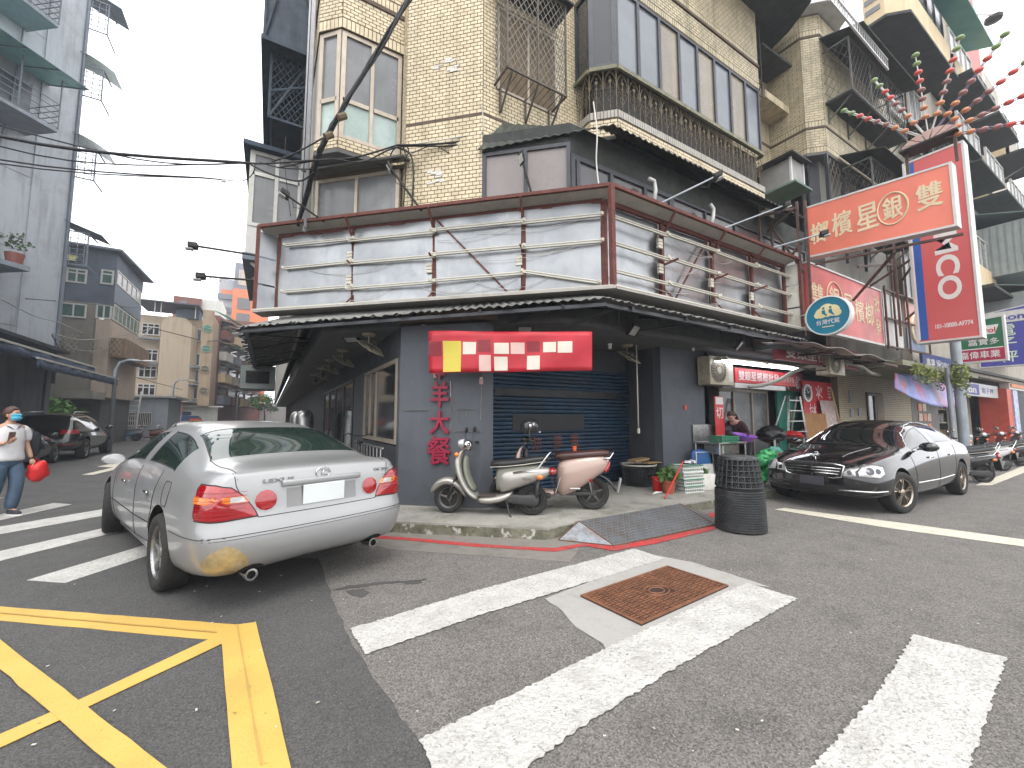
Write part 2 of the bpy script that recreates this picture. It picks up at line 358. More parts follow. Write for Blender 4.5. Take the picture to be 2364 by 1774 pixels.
for i in range(int(LX/st)):
 for j in range(int(LY/st)):
  x = .03+i*st; y = .03+j*st
  if x > LX-.055 or y > LY-.055: continue
  dx, dy = x-LX/2+.02, y-LY/2+.02
  if (dx/.13)**2+(dy/.1)**2 < 1: continue
  for kk in range(2):
   if (i+j) % 2: tr.obox(mp_(x, y+kk*st/2), ax*st*.8, ay*st*.26, (0, 0, .006))
   else: tr.obox(mp_(x+kk*st/2, y), ax*st*.26, ay*st*.8, (0, 0, .006))
tr.out('tread', RUST, mh, ab=True, kind='stuff')
cr = B()
for rr_ in (1, .62):
 cr.tube([mp_(LX/2+.125*rr_*math.cos(t), LY/2+.09*rr_*math.sin(t), .001) for t in [k*math.pi/12 for k in range(24)]], .007, 4, True)
cr.out('crest', RUST, mh, ab=True)
# steel access ramp
rm = thing('kerb_ramp', 'dented grey steel checker-plate ramp bridging the kerb, rust along its edges', 'ramp', (4.5, 4, 0))
DIA = mat('ramp_steel', (.13, .135, .142), .6, .35, var=.15, scale=6, dirt_tone=((.1, .07, .055), .7, 4), bump=.3, bscale=60)
a0, a1, a2, a3 = G(1337, 1204, .156), G(1569, 1163, .156), G(1650, 1212, .008), G(1419, 1261, .008); a4 = G(1289, 1247, .008)
B().extr([a0, a3, a2, a1], (0, 0, -.006)).out('deck_plate', DIA, rm, ab=True)
B().extr([a0, a4, a3], (0, 0, -.006)).out('side_plate', mat('ramp_steel_pale', (.3, .33, .36), .55, .3, var=.15, scale=8, dirt_tone=((.2, .1, .05), .6, 6)), rm, ab=True)
B().extr([a1, a2, a1+Vector((.28, -.3, -.148))], (0, 0, -.005)).out('side_plate', DIA, rm, ab=True)
tr = B()
U = (a1-a0); V_ = (a3-a0); nU = int(U.length/.055); nV = int(V_.length/.055); un = U.cross(V_).normalized(); un = un if un.z > 0 else -un
for i in range(nU):
 for j in range(nV):
  c = a0+(a1-a0)*((i+.5)/nU)*(1-(j+.5)/nV)+(a2-a0)*0 + ((a3-a0)+(a2-a3)*((i+.5)/nU))*((j+.5)/nV)
  c = (a0*(1-(i+.5)/nU)+a1*((i+.5)/nU))*(1-(j+.5)/nV)+(a3*(1-(i+.5)/nU)+a2*((i+.5)/nU))*((j+.5)/nV)
  d = (U.normalized()+V_.normalized()*(1 if (i+j) % 2 else -1)).normalized()*.042
  tr.obox(c-d/2, d, un.cross(d).normalized()*.011, un*.004)
for i in range(8):
 for j in range(5):
  s_, t_ = (i+.5)/8, (j+.5)/5
  if s_+t_ > .92: continue
  c = a4+(a3-a4)*s_+(a0-a4)*t_; d = ((a3-a4).normalized()+(a0-a4).normalized()*(1 if (i+j) % 2 else -1)).normalized()*.03
  tr.obox(c-d/2, d, Vector((0, 0, 1)).cross(d).normalized()*.007, (0, 0, .004))
tr.out('checker_tread', mat('worn_tread_steel', (.24, .245, .255), .45, .5, var=.2, scale=8), rm, ab=True, kind='stuff')
eb = B()
for p, q in ((a0, a3), (a3, a2), (a2, a1), (a0, a4), (a4, a3)): eb.bar(p+Vector((0, 0, .002)), q+Vector((0, 0, .002)), .012, .01)
eb.out('edge_bead', mat('ramp_rust', (.13, .06, .035), .8, var=.3, scale=20), rm, ab=True)
# ================================================================ CORNER BUILDING
CL = Vector((1.79, 6.56)); CR = Vector((2.79, 5.63)); AD = -43
cdv = Vector((math.cos(R(AD)), math.sin(R(AD)))); cnv = Vector((-.682, -.731))      # along the chamfer, outwards
GREY = mat('grey_painted_wall', (.085, .093, .108), .6, var=.12, scale=2.5, bump=.3, bscale=60, streak=((.12, .125, .13), .35), dirt_tone=((.06, .065, .07), .6, 2.5), speck=((.3, .3, .3), .74, 14))
DARKW = mat('dark_recess_wall', (.05, .053, .06), .7, var=.15, scale=3, bump=.2)  # darker than the grey wall colour, for recess and back faces
SOF = mat('soffit_paint', (.12, .12, .12), .8, var=.15, scale=2, dirt_tone=((.07, .07, .065), .6, 2))
MORT = mat('brown_mortar', (.15, .11, .07), .9, var=.2, scale=6, bump=.4, bscale=80)
BRK = mat('yellow_tile_brick', (.62, .53, .36), .42, var=.13, scale=7, bump=.3, bscale=40, streak=((.33, .27, .17), .55), dirt_tone=((.42, .33, .2), .5, 5))
BRKG = mat('yellow_tile_brick_stained', (.5, .43, .29), .5, var=.15, scale=7, bump=.3, bscale=40, streak=((.16, .15, .09), .85), dirt_tone=((.25, .22, .14), .6, 3))
DALU = mat('dark_bronze_aluminium', (.05, .052, .058), .4, .5, var=.15, scale=8)
BALU = mat('champagne_aluminium', (.42, .36, .29), .45, .35, var=.12, scale=6, streak=((.2, .17, .13), .4))
WALU = mat('white_aluminium', (.55, .54, .5), .5, .1, var=.12, scale=6, streak=((.3, .28, .25), .4))
GLD = mat('grey_frosted_glass', (.13, .145, .165), .22, 0, var=.12, scale=1.5, spec=.7)
GLB = mat('curtained_glass', (.2, .165, .115), .25, var=.15, scale=2, streak=((.12, .1, .07), .6), spec=.7)
GLK = mat('dark_glass', (.018, .021, .025), .08, var=.2, scale=1.5, spec=.8)
GLT = mat('tinted_film_glass', (.06, .056, .06), .15, var=.25, scale=1.2, spec=.6)
GLG = mat('pale_green_frosted_glass', (.3, .38, .35), .3, var=.2, scale=1.6, dirt_tone=((.42, .5, .47), .6, 1.8), spec=.7)
GLH = mat('greyish_dusty_glass', (.17, .175, .18), .25, var=.2, scale=1.2, spec=.7, streak=((.1, .1, .1), .4))
BLK = mat('black_metal', (.022, .021, .02), .55, .3, var=.3, scale=12, dirt_tone=((.07, .05, .035), .5, 20))
IRONG = mat('verdigris_iron', (.16, .125, .075), .7, .3, var=.35, scale=18, dirt_tone=((.05, .05, .035), .8, 14))
SLABD = mat('blackish_soffit', (.035, .038, .036), .85, var=.3, scale=5, streak=((.07, .09, .05), .4))  # near-black with random greenish streaks, also on roofs and floor plates
MAIN = thing('corner_apartment_building', 'corner apartment block of yellow tile brick with grey painted ground floor and ironwork balcony', 'building', (5, 8, 0))
IND = []; STUFF = B(); STUFG = B()
bp_ = 0
def bricks(p, q, z0, z1, dst=None, w=.12, h=.066, first=0, upright=False, proud=.006, off=0):
 """running bond of tile bricks on the outer face p->q (plan points, outside on the right-hand side of p->q)"""
 p = Vector(p[:2]); q = Vector(q[:2]); d = (q-p); L = d.length; d.normalize(); n = Vector((d.y, -d.x)); dst = dst or STUFF
 g = .013
 if upright:
  k = max(1, int(L/h)); ww = L/k
  for i in range(k):
   o = p+d*(i*ww+g/2)
   face(dst, o, d, ww-g, z0+g/2, z1-g/2, n, proud+random.uniform(-.001, .0015))
  return
 rows = max(1, round((z1-z0)/h)); hh = (z1-z0)/rows
 for r_ in range(rows):
  x = -(w/2 if (r_+off) % 2 else 0)
  while x < L-.01:
   a = max(0, x)+g/2; b = min(L, x+w)-g/2
   if b-a > .02:
    za = z0+r_*hh+g/2; pr = proud+random.uniform(-.0012, .0018)
    if first and len(IND) < first and b-a > w*.9:
     IND.append((p+d*a, d, n, b-a, za, hh-g, pr))
    else: face(dst, p+d*a, d, b-a, za, za+hh-g, n, pr)
   x += w
def face(dst, o, d, w, z0, z1, n, pr):
 o0 = o-n*.004; a, b = o0, o0+d*w; c, e = o+d*w+n*pr, o+n*pr
 dst.add([(a.x, a.y, z0), (b.x, b.y, z0), (b.x, b.y, z1), (a.x, a.y, z1), (e.x, e.y, z0), (c.x, c.y, z0), (c.x, c.y, z1), (e.x, e.y, z1)],
   [(4, 5, 6, 7), (0, 1, 5, 4), (1, 2, 6, 5), (2, 3, 7, 6), (3, 0, 4, 7)])
def wall(p, q, z0, z1, m=None, t=.2, name='wall', par=None, bb=None):
 """wall slab whose outer face runs p->q (outside on the right)"""
 p = Vector(p[:2]); q = Vector(q[:2]); d = (q-p).normalized(); n = Vector((-d.y, d.x))*t
 b = bb or B(); b.prism([p, q, q+n, p+n], z0, z1)
 if not bb: return b.out(name, m, par or MAIN, ab=True)
def frame(par, p, q, z0, z1, cols, m, glass, fw=.045, dep=.07, n_out=.0, rows=(), names=('window', 'pane'), glasses=None, pane_in=.03, minor=None):
 """window: frame between plan points with 'cols' splits (0..1) and 'rows' splits; panes are its sub-parts"""
 p = Vector(p[:2]); q = Vector(q[:2]); d = (q-p); L = d.length; d.normalize(); n = Vector((d.y, -d.x)); p = p+n*n_out
 b = B(); D3 = Vector((d.x, d.y, 0)); N3 = Vector((n.x, n.y, 0))
 def vb(x, w_, za, zb, dd=dep): b.obox(Vector((p.x, p.y, za))+D3*(x-w_/2)-N3*dd, D3*w_, N3*dd, (0, 0, zb-za))
 vb(fw/2, fw, z0, z1); vb(L-fw/2, fw, z0, z1)
 xs = [0]+[c*L for c in cols]+[L]; zs = [z0]+[z0+r_*(z1-z0) for r_ in rows]+[z1]
 for x in xs[1:-1]: vb(x, fw*(minor or .9), z0+fw, z1-fw, dep*.9)
 b.obox(Vector((p.x, p.y, z0))+D3*fw-N3*dep, D3*(L-2*fw), N3*dep, (0, 0, fw)); b.obox(Vector((p.x, p.y, z1-fw))+D3*fw-N3*dep, D3*(L-2*fw), N3*dep, (0, 0, fw))
 for z in zs[1:-1]:
  for x0, x1 in zip(xs, xs[1:]): b.obox(Vector((p.x, p.y, z-fw/2))+D3*(x0+fw*.6)-N3*dep*.85, D3*(x1-x0-fw*1.2), N3*dep*.85, (0, 0, fw))
 win = b.out(names[0], m, par, ab=True)
 k = 0
 for j, (za, zb) in enumerate(zip(zs, zs[1:])):
  for x0, x1 in zip(xs, xs[1:]):
   g = B(); g.obox(Vector((p.x, p.y, za+.01))+D3*(x0+.01)-N3*(pane_in+.008), D3*(x1-x0-.02), N3*.006, (0, 0, zb-za-.02))
   gg = glasses[k % len(glasses)] if glasses else glass; k += 1
   me = g.out(names[1], gg, None); mi = me
   me.parent = win; CH.setdefault(win.name, []).append(me)
   off = par.location; ro = par.rotation_euler[2]
   inv = (Matrix.Translation(off) @ Matrix.Rotation(ro, 4, 'Z')).inverted()
   me.data.transform(inv)
 return win
# ---- ground floor
wall(CL, CR, .15, 3.0, GREY, .22)
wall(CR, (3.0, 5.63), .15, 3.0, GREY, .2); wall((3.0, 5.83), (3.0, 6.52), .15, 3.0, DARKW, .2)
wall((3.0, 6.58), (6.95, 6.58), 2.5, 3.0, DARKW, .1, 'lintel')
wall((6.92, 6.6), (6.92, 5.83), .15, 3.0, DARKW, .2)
wall((6.92, 5.63), (8.5, 5.63), .15, 3.0, GREY, .2)
# shutter: slats are parts
SH = mat('blue_roller_shutter', (.008, .034, .07), .45, .3, var=.3, scale=2, streak=((.006, .014, .03), .6), speck=((.1, .3, .3), .75, 12), dirt_tone=((.04, .045, .05), .5, 3))
shu = B(); sl_mesh = None
ns = 31; hz = 2.36/ns
for i in range(ns):
 z = .155+i*hz
 if sl_mesh is None:
  b = B(); x0, x1 = -1.96, 1.96
  prof = [(.0, 0), (-.03, .012), (-.036, .04), (-.03, .066), (0, hz-.002), (.012, hz-.002), (.012, 0)]
  b.extr([(x0, y, zz) for y, zz in prof], (x1-x0, 0, 0))
  o = b.out('slat', SH, MAIN); sl_mesh = o
 else: o = dup(sl_mesh, parent=MAIN)
 o.location = Vector((4.95, 6.54, z))-MAIN.location
for x in (2.99, 6.88): B().box((x, 6.5, .15), (x+.045, 6.6, 2.5)).out('shutter_rail', DALU, MAIN, ab=True)
FAD = mat('faded_red_paint', (.16, .05, .035), .8, var=.3, scale=10)
for s, (u_, v_) in zip('勿停車', [(1245, 1028), (1295, 1024), (1335, 1020)]):
 p = PY(u_-18, v_+18, 6.499); text(s, FAD, MAIN, p, (1, 0, 0), (0, 0, 1), h=.32, w=.22, depth=.003)
for u0, v0, u1, v1 in ((1183, 957, 1348, 993), (1142, 895, 1432, 922)):
 a, b = PY(u0, v0, 6.498), PY(u1, v1, 6.498)
 B().box((a.x, 6.492, b.z), (b.x, 6.497, a.z)).out('dark_banner_strip', mat('black_vinyl', (.008, .008, .01), .5), MAIN, ab=True)
# left street facade, ground floor: windows and door
XA = 1.79
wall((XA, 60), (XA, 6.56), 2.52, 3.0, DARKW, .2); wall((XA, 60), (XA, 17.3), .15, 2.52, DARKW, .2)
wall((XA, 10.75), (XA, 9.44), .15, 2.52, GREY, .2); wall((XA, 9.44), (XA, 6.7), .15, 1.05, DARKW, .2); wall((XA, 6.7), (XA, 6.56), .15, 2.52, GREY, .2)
frame(MAIN, (XA, 9.40), (XA, 6.72), 1.08, 2.5, (.22, .42), BALU, GLK, fw=.07, n_out=.02)
frame(MAIN, (XA, 17.2), (XA, 10.8), .2, 2.5, (.25, .5, .76), DALU, GLK, fw=.08, n_out=.02)
b = B()
for k in range(9):
 y = 6.9+k*.27
 b.tube([(1.6, y, .3), (1.6, y+.05, 1.0)], .012, 5)
b.tube([(1.6, 6.8, 1.02), (1.6, 9.3, 1.02)], .018, 5); b.out('steel_rail', mat('steel', (.4, .4, .4), .3, .8), MAIN, ab=True)
# wall behind (blocks light), upper floors core
core = B(); core.prism([(3.1, 6.7), (11.8, 6.7), (60, 6.7), (60, 30), (2.1, 60), (2.1, 7.2)], .15, 3.0)
core.prism([(1.99, 6.9), (2.9, 6.0), (11.7, 5.9), (60, 5.9), (60, 30), (1.99, 60)], 3.3, 12.5)
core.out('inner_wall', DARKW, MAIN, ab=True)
# overhang slab
OV = [(.72, 60), (.72, 9.3), (3.9, 6.35), (5.3, 5.02), (9.2, 5.02), (9.2, 6.7), (1.9, 60)]
OV = [(.72, 60), (.72, 7.85), (3.45, 5.30), (3.85, 4.98), (9.25, 4.98), (9.25, 6.75), (2.2, 7.2), (2.2, 60)]
B().prism(OV, 3.0, 3.06).out('soffit', SOF, MAIN, ab=True)
fas = B(); FR = B()
for p, q in zip(OV[:4], OV[1:5]):
 wall(p, q, 3.06, 3.4, t=.12, bb=fas)
 L = (Vector(q)-Vector(p)).length
fas.out('fascia', mat('dark_tile_fascia', (.075, .08, .08), .5, var=.15, scale=5, bump=.3), MAIN, ab=True)
for p, q in zip(OV[:4], OV[1:5]):
 bricks(p, q if q[1] < 20 else q, 3.08, 3.38, FR, h=.07, upright=True) if Vector(p).y < 20 else bricks((.72, 22), q, 3.08, 3.38, FR, h=.07, upright=True)
FR.out('fascia_tiles', mat('dark_tile', (.06, .065, .065), .5, var=.2, scale=6), MAIN, ab=True, kind='stuff')
B().prism([(1.9, 60), (1.9, 7.0), (2.9, 5.75), (9.2, 5.75), (9.2, 8), (9.2, 60)], 3.06, 3.2).out('floor_slab', SOF, MAIN, ab=True)
# ---- chamfer brick wall
ZT = 13.0
wall(CL, CR, 3.06, ZT, MORT, .25)
bricks(CL, CR, 4.6, 6.45, first=300); bricks(CL, CR, 6.5, 12.6, off=1); bricks(CL, CR, 3.42, 4.6)
def belt(p, q, z, h=.045, proud=.03, m=None):
 p = Vector(p[:2]); q = Vector(q[:2]); d = (q-p).normalized(); n = Vector((d.y, -d.x))
 B().prism([p-d*0, q, q+n*proud, p+n*proud], z, z+h).out('belt_course', m or mat('dark_joint', (.1, .07, .05), .8, var=.2, scale=8), MAIN, ab=True)
belt(CL, CR, 6.455, proud=.004)
# return strip a=1.79 -> bay
BY = 6.80
wall((XA, BY+.2), CL, 3.06, ZT, MORT, .25); bricks((XA, BY), CL, 4.6, 12.6); belt((XA, BY), CL, 6.455, proud=.004)
# ---- left bay (plane y=6.8), corner at .75, narrow face to (.43,7.1)
BA = Vector((.76, BY)); BN = Vector((.44, 7.10))
for p, q in ((BN, BA), (BA, (XA, BY)), ((.44, 60), BN)):
 wall(p, q, 5.86, 6.06, MORT, .3); bricks(p if Vector(p).y < 20 else (.44, 12), q, 5.87, 6.05)
 wall(p, q, 7.98, ZT, MORT, .3); bricks(p if Vector(p).y < 20 else (.44, 12), q, 7.98, 8.16, upright=True, h=.066); bricks(p if Vector(p).y < 20 else (.44, 12), q, 8.17, 8.62)
 bricks(p if Vector(p).y < 20 else (.44, 12), q, 8.70, 8.88, upright=True); bricks(p if Vector(p).y < 20 else (.44, 12), q, 8.9, 11.5)
 belt(p if Vector(p).y < 20 else (.44, 20), q, 8.625, .07, .03)
frame(MAIN, BA+Vector((.01, .03)), (XA-.02, BY+.03), 6.07, 7.97, (.5,), BALU, GLH, fw=.07, rows=(.36,), glasses=[GLG, GLG, GLH, GLH], minor=.8)
frame(MAIN, BN+Vector((.02, .03)), BA+Vector((-.01, .03)), 6.07, 7.97, (), BALU, GLH, fw=.075, rows=(.36,), glasses=[GLG, GLH])
B().prism([BN, BA, (XA, BY), (XA, 12), (.44, 12)], 5.8, 5.86).out('bay_slab', SOF, MAIN, ab=True)
# left street facade beyond the bay
wall((.44, 60), (.44, 8.0), 3.3, 5.8, mat('pale_plaster_wall', (.42, .4, .36), .8, var=.12, streak=((.2, .19, .17), .6)), .2)
wall((.46, 60), (.46, 7.2), 6.06, 7.98, mat('pale_plaster_wall', (.42, .4, .36)), .2)
for k in range(5):
 frame(MAIN, (.44, 11.0+k*2.6), (.44, 9.2+k*2.6), 6.3, 7.8, (.5,), WALU, GLH, n_out=.06)
# ---- 2F window under small awning, in the chamfer direction from CL to (.5,7.76)
E2 = CL-cdv*1.78
wall(E2, CL, 3.3, 4.7, MORT, .2); bricks(E2, CL, 3.42, 4.6)
frame(MAIN, E2+cdv*.06, CL-cdv*.1, 4.62, 5.72, (.5,), BALU, GLH, fw=.06, n_out=.01)
wall(E2, CL, 5.74, 5.8, MORT, .2)
aw = B(); o_ = cnv*.28; p, q = E2-cdv*.02, CL+cdv*.1
aw.add([(p.x, p.y, 5.84), (q.x, q.y, 5.84), (q.x+o_.x, q.y+o_.y, 5.74), (p.x+o_.x, p.y+o_.y, 5.74)], [(0, 1, 2, 3)])
aw.out('window_awning', mat('grey_sheet_awning', (.11, .11, .1), .6, .2, var=.2, scale=8), MAIN, ab=True, solid=.03)
wall((E2.x, 40), E2, 3.3, 5.8, mat('pale_plaster_wall', (.4, .4, .4)), .15)
# pipes and conduits down the left facade
PIP = mat('grey_pvc_pipe', (.42, .42, .43), .5, var=.15, scale=9, streak=((.2, .2, .2), .4))
for k, (y, z0, z1, r_, mm) in enumerate([(7.45, 4.7, 12.5, .025, PIP), (7.62, 4.7, 12.5, .035, PIP), (7.85, 4.7, 12.5, .02, BLK), (8.0, 4.7, 12.5, .03, PIP), (8.5, 4.7, 12.5, .025, BLK), (8.9, 4.7, 12.5, .04, PIP)]):
 B().tube([(.38, y, z0), (.38, y, z1)], r_, 7).out('drain_pipe', mm, MAIN, True, ab=True)
# ---- right recess wall y=5.63
YB = 5.63
wall(CR, (11.8, YB), 3.06, ZT, MORT, .25)
bricks(CR, (4.9, YB), 3.9, 6.45); bricks(CR, (4.9, YB), 6.5, 7.0); bricks(CR, (3.05, YB), 7.0, 8.6); bricks((4.3, YB), (4.9, YB), 7.0, 8.6, off=1); bricks(CR, (4.9, YB), 8.6, 11.4)
belt(CR, (4.9, YB), 6.455, proud=.004)
bricks((9.9, YB), (11.8, YB), 5.2, 9.05, STUFG); bricks((9.9, YB), (11.8, YB), 9.15, 12.6, STUFG); belt((9.9, YB), (11.8, YB), 9.06, proud=.01)
frame(MAIN, (3.05, YB-.005), (4.3, YB-.005), 7.02, 8.55, (.5,), BALU, GLH, n_out=.01)
# window cage with lattice
cage = B()
def cage_box(b, a, c, r_=.018):
 (x0, y0, z0), (x1, y1, z1) = a, c
 for z in (z0, z1):
  for p, q in (((x0, y0, z), (x1, y0, z)), ((x0, y0, z), (x0, y1, z)), ((x1, y0, z), (x1, y1, z))): b.bar(p, q, r_*1.6)
 for x in (x0, x1): b.bar((x, y0, z0), (x, y0, z1), r_*1.6)
def lattice(b, o, u, v, s=.11, t=.007):
 """diamond mesh over the rectangle o + u, v"""
 o, u, v = Vector(o), Vector(u), Vector(v); L, H = u.length, v.length; U, V = u/L, v/H; n = U.cross(V)
 for sg in (1, -1):
  c = -H
  while c < L:
   # line x = c + y*.62 (or mirrored)
   pts = []
   k = .62
   x0, x1 = c, c+H*k
   y0, y1 = 0, H
   if x0 < 0: y0 = -x0/k; x0 = 0
   if x1 > L: y1 = (L-c)/k; x1 = L
   if y1 > y0 and x1 > x0:
    a, d = (x0, y0), (x1, y1)
    if sg < 0: a, d = (L-a[0], a[1]), (L-d[0], d[1])
    b.bar(o+U*a[0]+V*a[1], o+U*d[0]+V*d[1], t, t, up=n)
   c += s
cage_box(cage, (3.0, 5.2, 7.06), (4.18, YB, 8.75)); cage.bar((3.59, 5.2, 7.06), (3.59, 5.2, 8.75), .03)
for x in (3.1, 3.6, 4.1): cage.bar((x, 5.2, 7.05), (x, 5.6, 6.6), .028); cage.bar((x, 5.6, 7.05), (x, 5.6, 6.6), .028)
for k in range(12): cage.bar((3.0+k*.107, 5.2, 7.07), (3.0+k*.107, YB, 7.07), .008)
cg = cage.out('window_cage', mat('brown_cage_iron', (.1, .085, .07), .6, .3, var=.3, scale=12), MAIN, ab=True)
lt = B(); lattice(lt, (3.0, 5.2, 7.06), (1.18, 0, 0), (0, 0, 1.69)); lattice(lt, (3.0, YB, 7.06), (0, -.43, 0), (0, 0, 1.69)); lattice(lt, (4.18, YB, 7.06), (0, -.43, 0), (0, 0, 1.69))
lt.out('cage_mesh', mat('galvanised_mesh', (.25, .23, .2), .55, .5), MAIN, ab=True, kind='stuff')
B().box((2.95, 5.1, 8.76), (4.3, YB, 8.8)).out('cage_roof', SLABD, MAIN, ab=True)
# ---- 3F bay with ironwork railing
B0 = Vector((4.74, 5.23)); B1 = Vector((5.1, 4.9)); B2 = Vector((9.9, 4.9)); BS = Vector((4.74, YB)); BE = Vector((9.9, YB))
ring = [BS, B0, B1, B2, BE]
TILEW = mat('white_tile_strip', (.36, .34, .3), .45, var=.12, scale=9, streak=((.25, .22, .18), .6))
for i, (p, q) in enumerate(zip(ring, ring[1:])):
 dst = STUFF
 wall(p, q, 6.5, 7.0, MORT, .15); bricks(p, q, 6.51, 6.82, dst)
 sb = B(); bricks(p, q, 6.84, 6.99, sb, upright=True, h=.06, proud=.02); sb.out('ledge_tiles', TILEW, MAIN, ab=True, kind='stuff')
 wall(p, q, 9.47, 12.6, MORT, .15)
 ub = STUFG
 bricks(p, q, 9.48, 9.62, ub, upright=True); bricks(p, q, 9.63, 10.02, ub); bricks(p, q, 10.1, 10.24, ub, upright=True); bricks(p, q, 10.25, 12.0, ub)
 belt(p, q, 10.03, .06, .035)
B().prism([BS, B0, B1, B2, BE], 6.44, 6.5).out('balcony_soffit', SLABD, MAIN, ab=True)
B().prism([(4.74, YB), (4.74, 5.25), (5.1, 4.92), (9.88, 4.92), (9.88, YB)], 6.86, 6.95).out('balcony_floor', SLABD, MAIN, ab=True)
# black sheets stand in for the shade in the recess behind the rail
wall((4.9, 5.6), (4.9, 5.3), 6.95, 7.8, BLK, .02, 'dark_recess_sheet'); wall((4.9, 5.3), (5.17, 5.05), 6.95, 7.8, BLK, .02, 'dark_recess_sheet'); wall((5.17, 5.05), (9.88, 5.05), 6.95, 7.8, BLK, .02, 'dark_recess_sheet')
sill = B()
for p, q in zip(ring, ring[1:]):
 d = (q-p).normalized(); n = Vector((d.y, -d.x)); sill.prism([p, q, q+n*.05, p+n*.05], 7.76, 7.83)
sill.out('rail_cap', mat('lichen_rail_cap', (.2, .19, .13), .8, var=.3, scale=12, dirt_tone=((.1, .11, .05), .7, 8)), MAIN, ab=True)
pan = []
cols = tuple((i+1)/8 for i in range(7))
frame(MAIN, B1, B2, 7.84, 9.46, cols, DALU, GLD, fw=.06, dep=.09, glasses=[GLD, GLD, GLB, GLD, GLB, GLD, GLB, GLD], minor=1.2)
frame(MAIN, B0, B1, 7.84, 9.46, (), DALU, GLK, fw=.08, dep=.09); frame(MAIN, BS, B0, 7.84, 9.46, (), DALU, GLK, fw=.06, dep=.09)
# railing modules
def rail_module(par, w=.3, h=.76):
 b = B()
 b.bar((0, 0, 0), (0, 0, h), .014)
 def arc(c, r_, a0, a1, n=7, sx=1): return [(c[0]+sx*r_*math.cos(a0+(a1-a0)*k/n), 0, c[1]+r_*math.sin(a0+(a1-a0)*k/n)) for k in range(n+1)]
 for s in (1, -1):
  X = lambda x: w/2+s*x
  b.tube([(X(w/2-.02), 0, .42), (X(w/2-.02), 0, .52), (X(w/2-.05), 0, .62), (X(w*.2), 0, .69), (X(0), 0, .745)], .0075, 4)
  b.tube([(X(.0), 0, .30), (X(.04), 0, .26), (X(.09), 0, .28), (X(.105), 0, .34), (X(.08), 0, .385), (X(.045), 0, .37), (X(.045), 0, .335)], .0065, 4)
  b.tube([(X(.0), 0, .47), (X(.03), 0, .43), (X(.08), 0, .42), (X(.11), 0, .47), (X(.09), 0, .52), (X(.055), 0, .51)], .0065, 4)
  b.tube([(X(.0), 0, .16), (X(.045), 0, .2), (X(.06), 0, .25)], .0065, 4)
  b.extr([(X(0), -.004, .60), (X(.035), -.004, .57), (X(.03), -.004, .535), (X(.008), -.004, .53)], (0, .008, 0))
 b.bar((w/2, 0, 0), (w/2, 0, .58), .011)
 b.add([(w/2, -.008, .66), (w/2-.018, 0, .62), (w/2, .008, .58), (w/2+.018, 0, .62), (w/2, -.012, .62), (w/2, .012, .62)], [(0, 1, 4), (0, 4, 3), (0, 3, 5), (0, 5, 1)])
 return b.out('railing_panel', IRONG, par)
rm0 = None
def rails(par, p, q, z, n, first=None, sc=1):
 p = Vector(p[:2]); q = Vector(q[:2]); d = (q-p); L = d.length/n; a = math.atan2(d.y, d.x); o = first
 for i in range(n):
  c = p+d*(i/n)
  if o is None: o = rail_module(par); first = o; x = o
  else: x = dup(o, parent=par)
  x.location = Vector((c.x, c.y, z))-par.location; x.rotation_euler = (0, 0, a); x.scale = (L/.3, 1, sc)
 return first
rm0 = rails(MAIN, B1+Vector((0, .02)), B2+Vector((0, .02)), 7.0, 16)
rails(MAIN, B0, B1, 7.0, 2, rm0); rails(MAIN, (4.76, YB), B0, 7.0, 2, rm0)
# ---- 2F: chamfer-line enclosure and dark sheet facade, corrugated awning above
F1 = Vector((3.83, 4.68)); F2 = Vector((11.2, 4.68))
wall(CR, F1, 3.4, 4.5, DARKW, .1); wall(F1, F2, 3.4, 4.4, DARKW, .1)
frame(MAIN, CR, F1, 4.45, 5.78, (.5,), DALU, mat('pinkish_frosted_glass', (.2, .175, .17), .3, var=.15, scale=1.3, spec=.6), fw=.06, n_out=.02)
frame(MAIN, F1, (6.2, 4.68), 4.4, 5.6, (.06, .36, .7), DALU, GLT, fw=.08, n_out=.02)
frame(MAIN, (6.2, 4.68), F2, 4.4, 5.6, (.2, .4, .6, .8), DALU, GLT, fw=.05, n_out=.015)
wall(F1, F2, 5.62, 6.1, SLABD, .1); wall(CR, F1, 5.8, 6.1, SLABD, .1)
aws = B()
def corr(b, P00, P10, P01, P11, n, amp=.014, up=(0, 0, 1), rag=0, m=2):
 """corrugated sheet: ridges run P0x->P1x, wave along P_0->P_1 (second index)"""
 P00, P10, P01, P11, up = map(Vector, (P00, P10, P01, P11, up)); vs = []; N = n*4
 rn = random.Random(n)
 ex = [rn.uniform(-rag, rag) for _ in range(n+2)]
 for j in range(N+1):
  t = j/N; a = P00.lerp(P01, t); c = P10.lerp(P11, t); k = ex[int(t*n)]; c = c+(c-a).normalized()*k
  w_ = math.sin(j*math.pi/2)*amp
  for i in range(m): q = a.lerp(c, i/(m-1)); vs.append(q+up*w_)
 fs = [(j*m+i, j*m+i+1, (j+1)*m+i+1, (j+1)*m+i) for j in range(N) for i in range(m-1)]
 b.add(vs, fs)
z1, z2 = 6.5, 5.98
corr(aws, (4.74, 4.92, z1), (4.3, 4.25, z2), (9.95, 4.88, z1), (10.2, 4.2, z2), 42, .018)
corr(aws, (3.15, YB, 6.45), (2.68, 5.62, 5.80), (4.74, 4.92, z1), (4.25, 4.22, z2-.05), 14, .012)
aws.out('corrugated_awning', mat('mossy_black_sheet', (.03, .033, .03), .6, .2, var=.3, scale=5, streak=((.09, .11, .05), .6)), MAIN, ab=True, solid=.012)
multi('awning_rafter', BLK, MAIN, [lambda b, x=4.9+k*.4: b.bar((x, 4.68, 6.32), (x-.1, 4.25, 5.97), .025) for k in range(14)], ab=True)
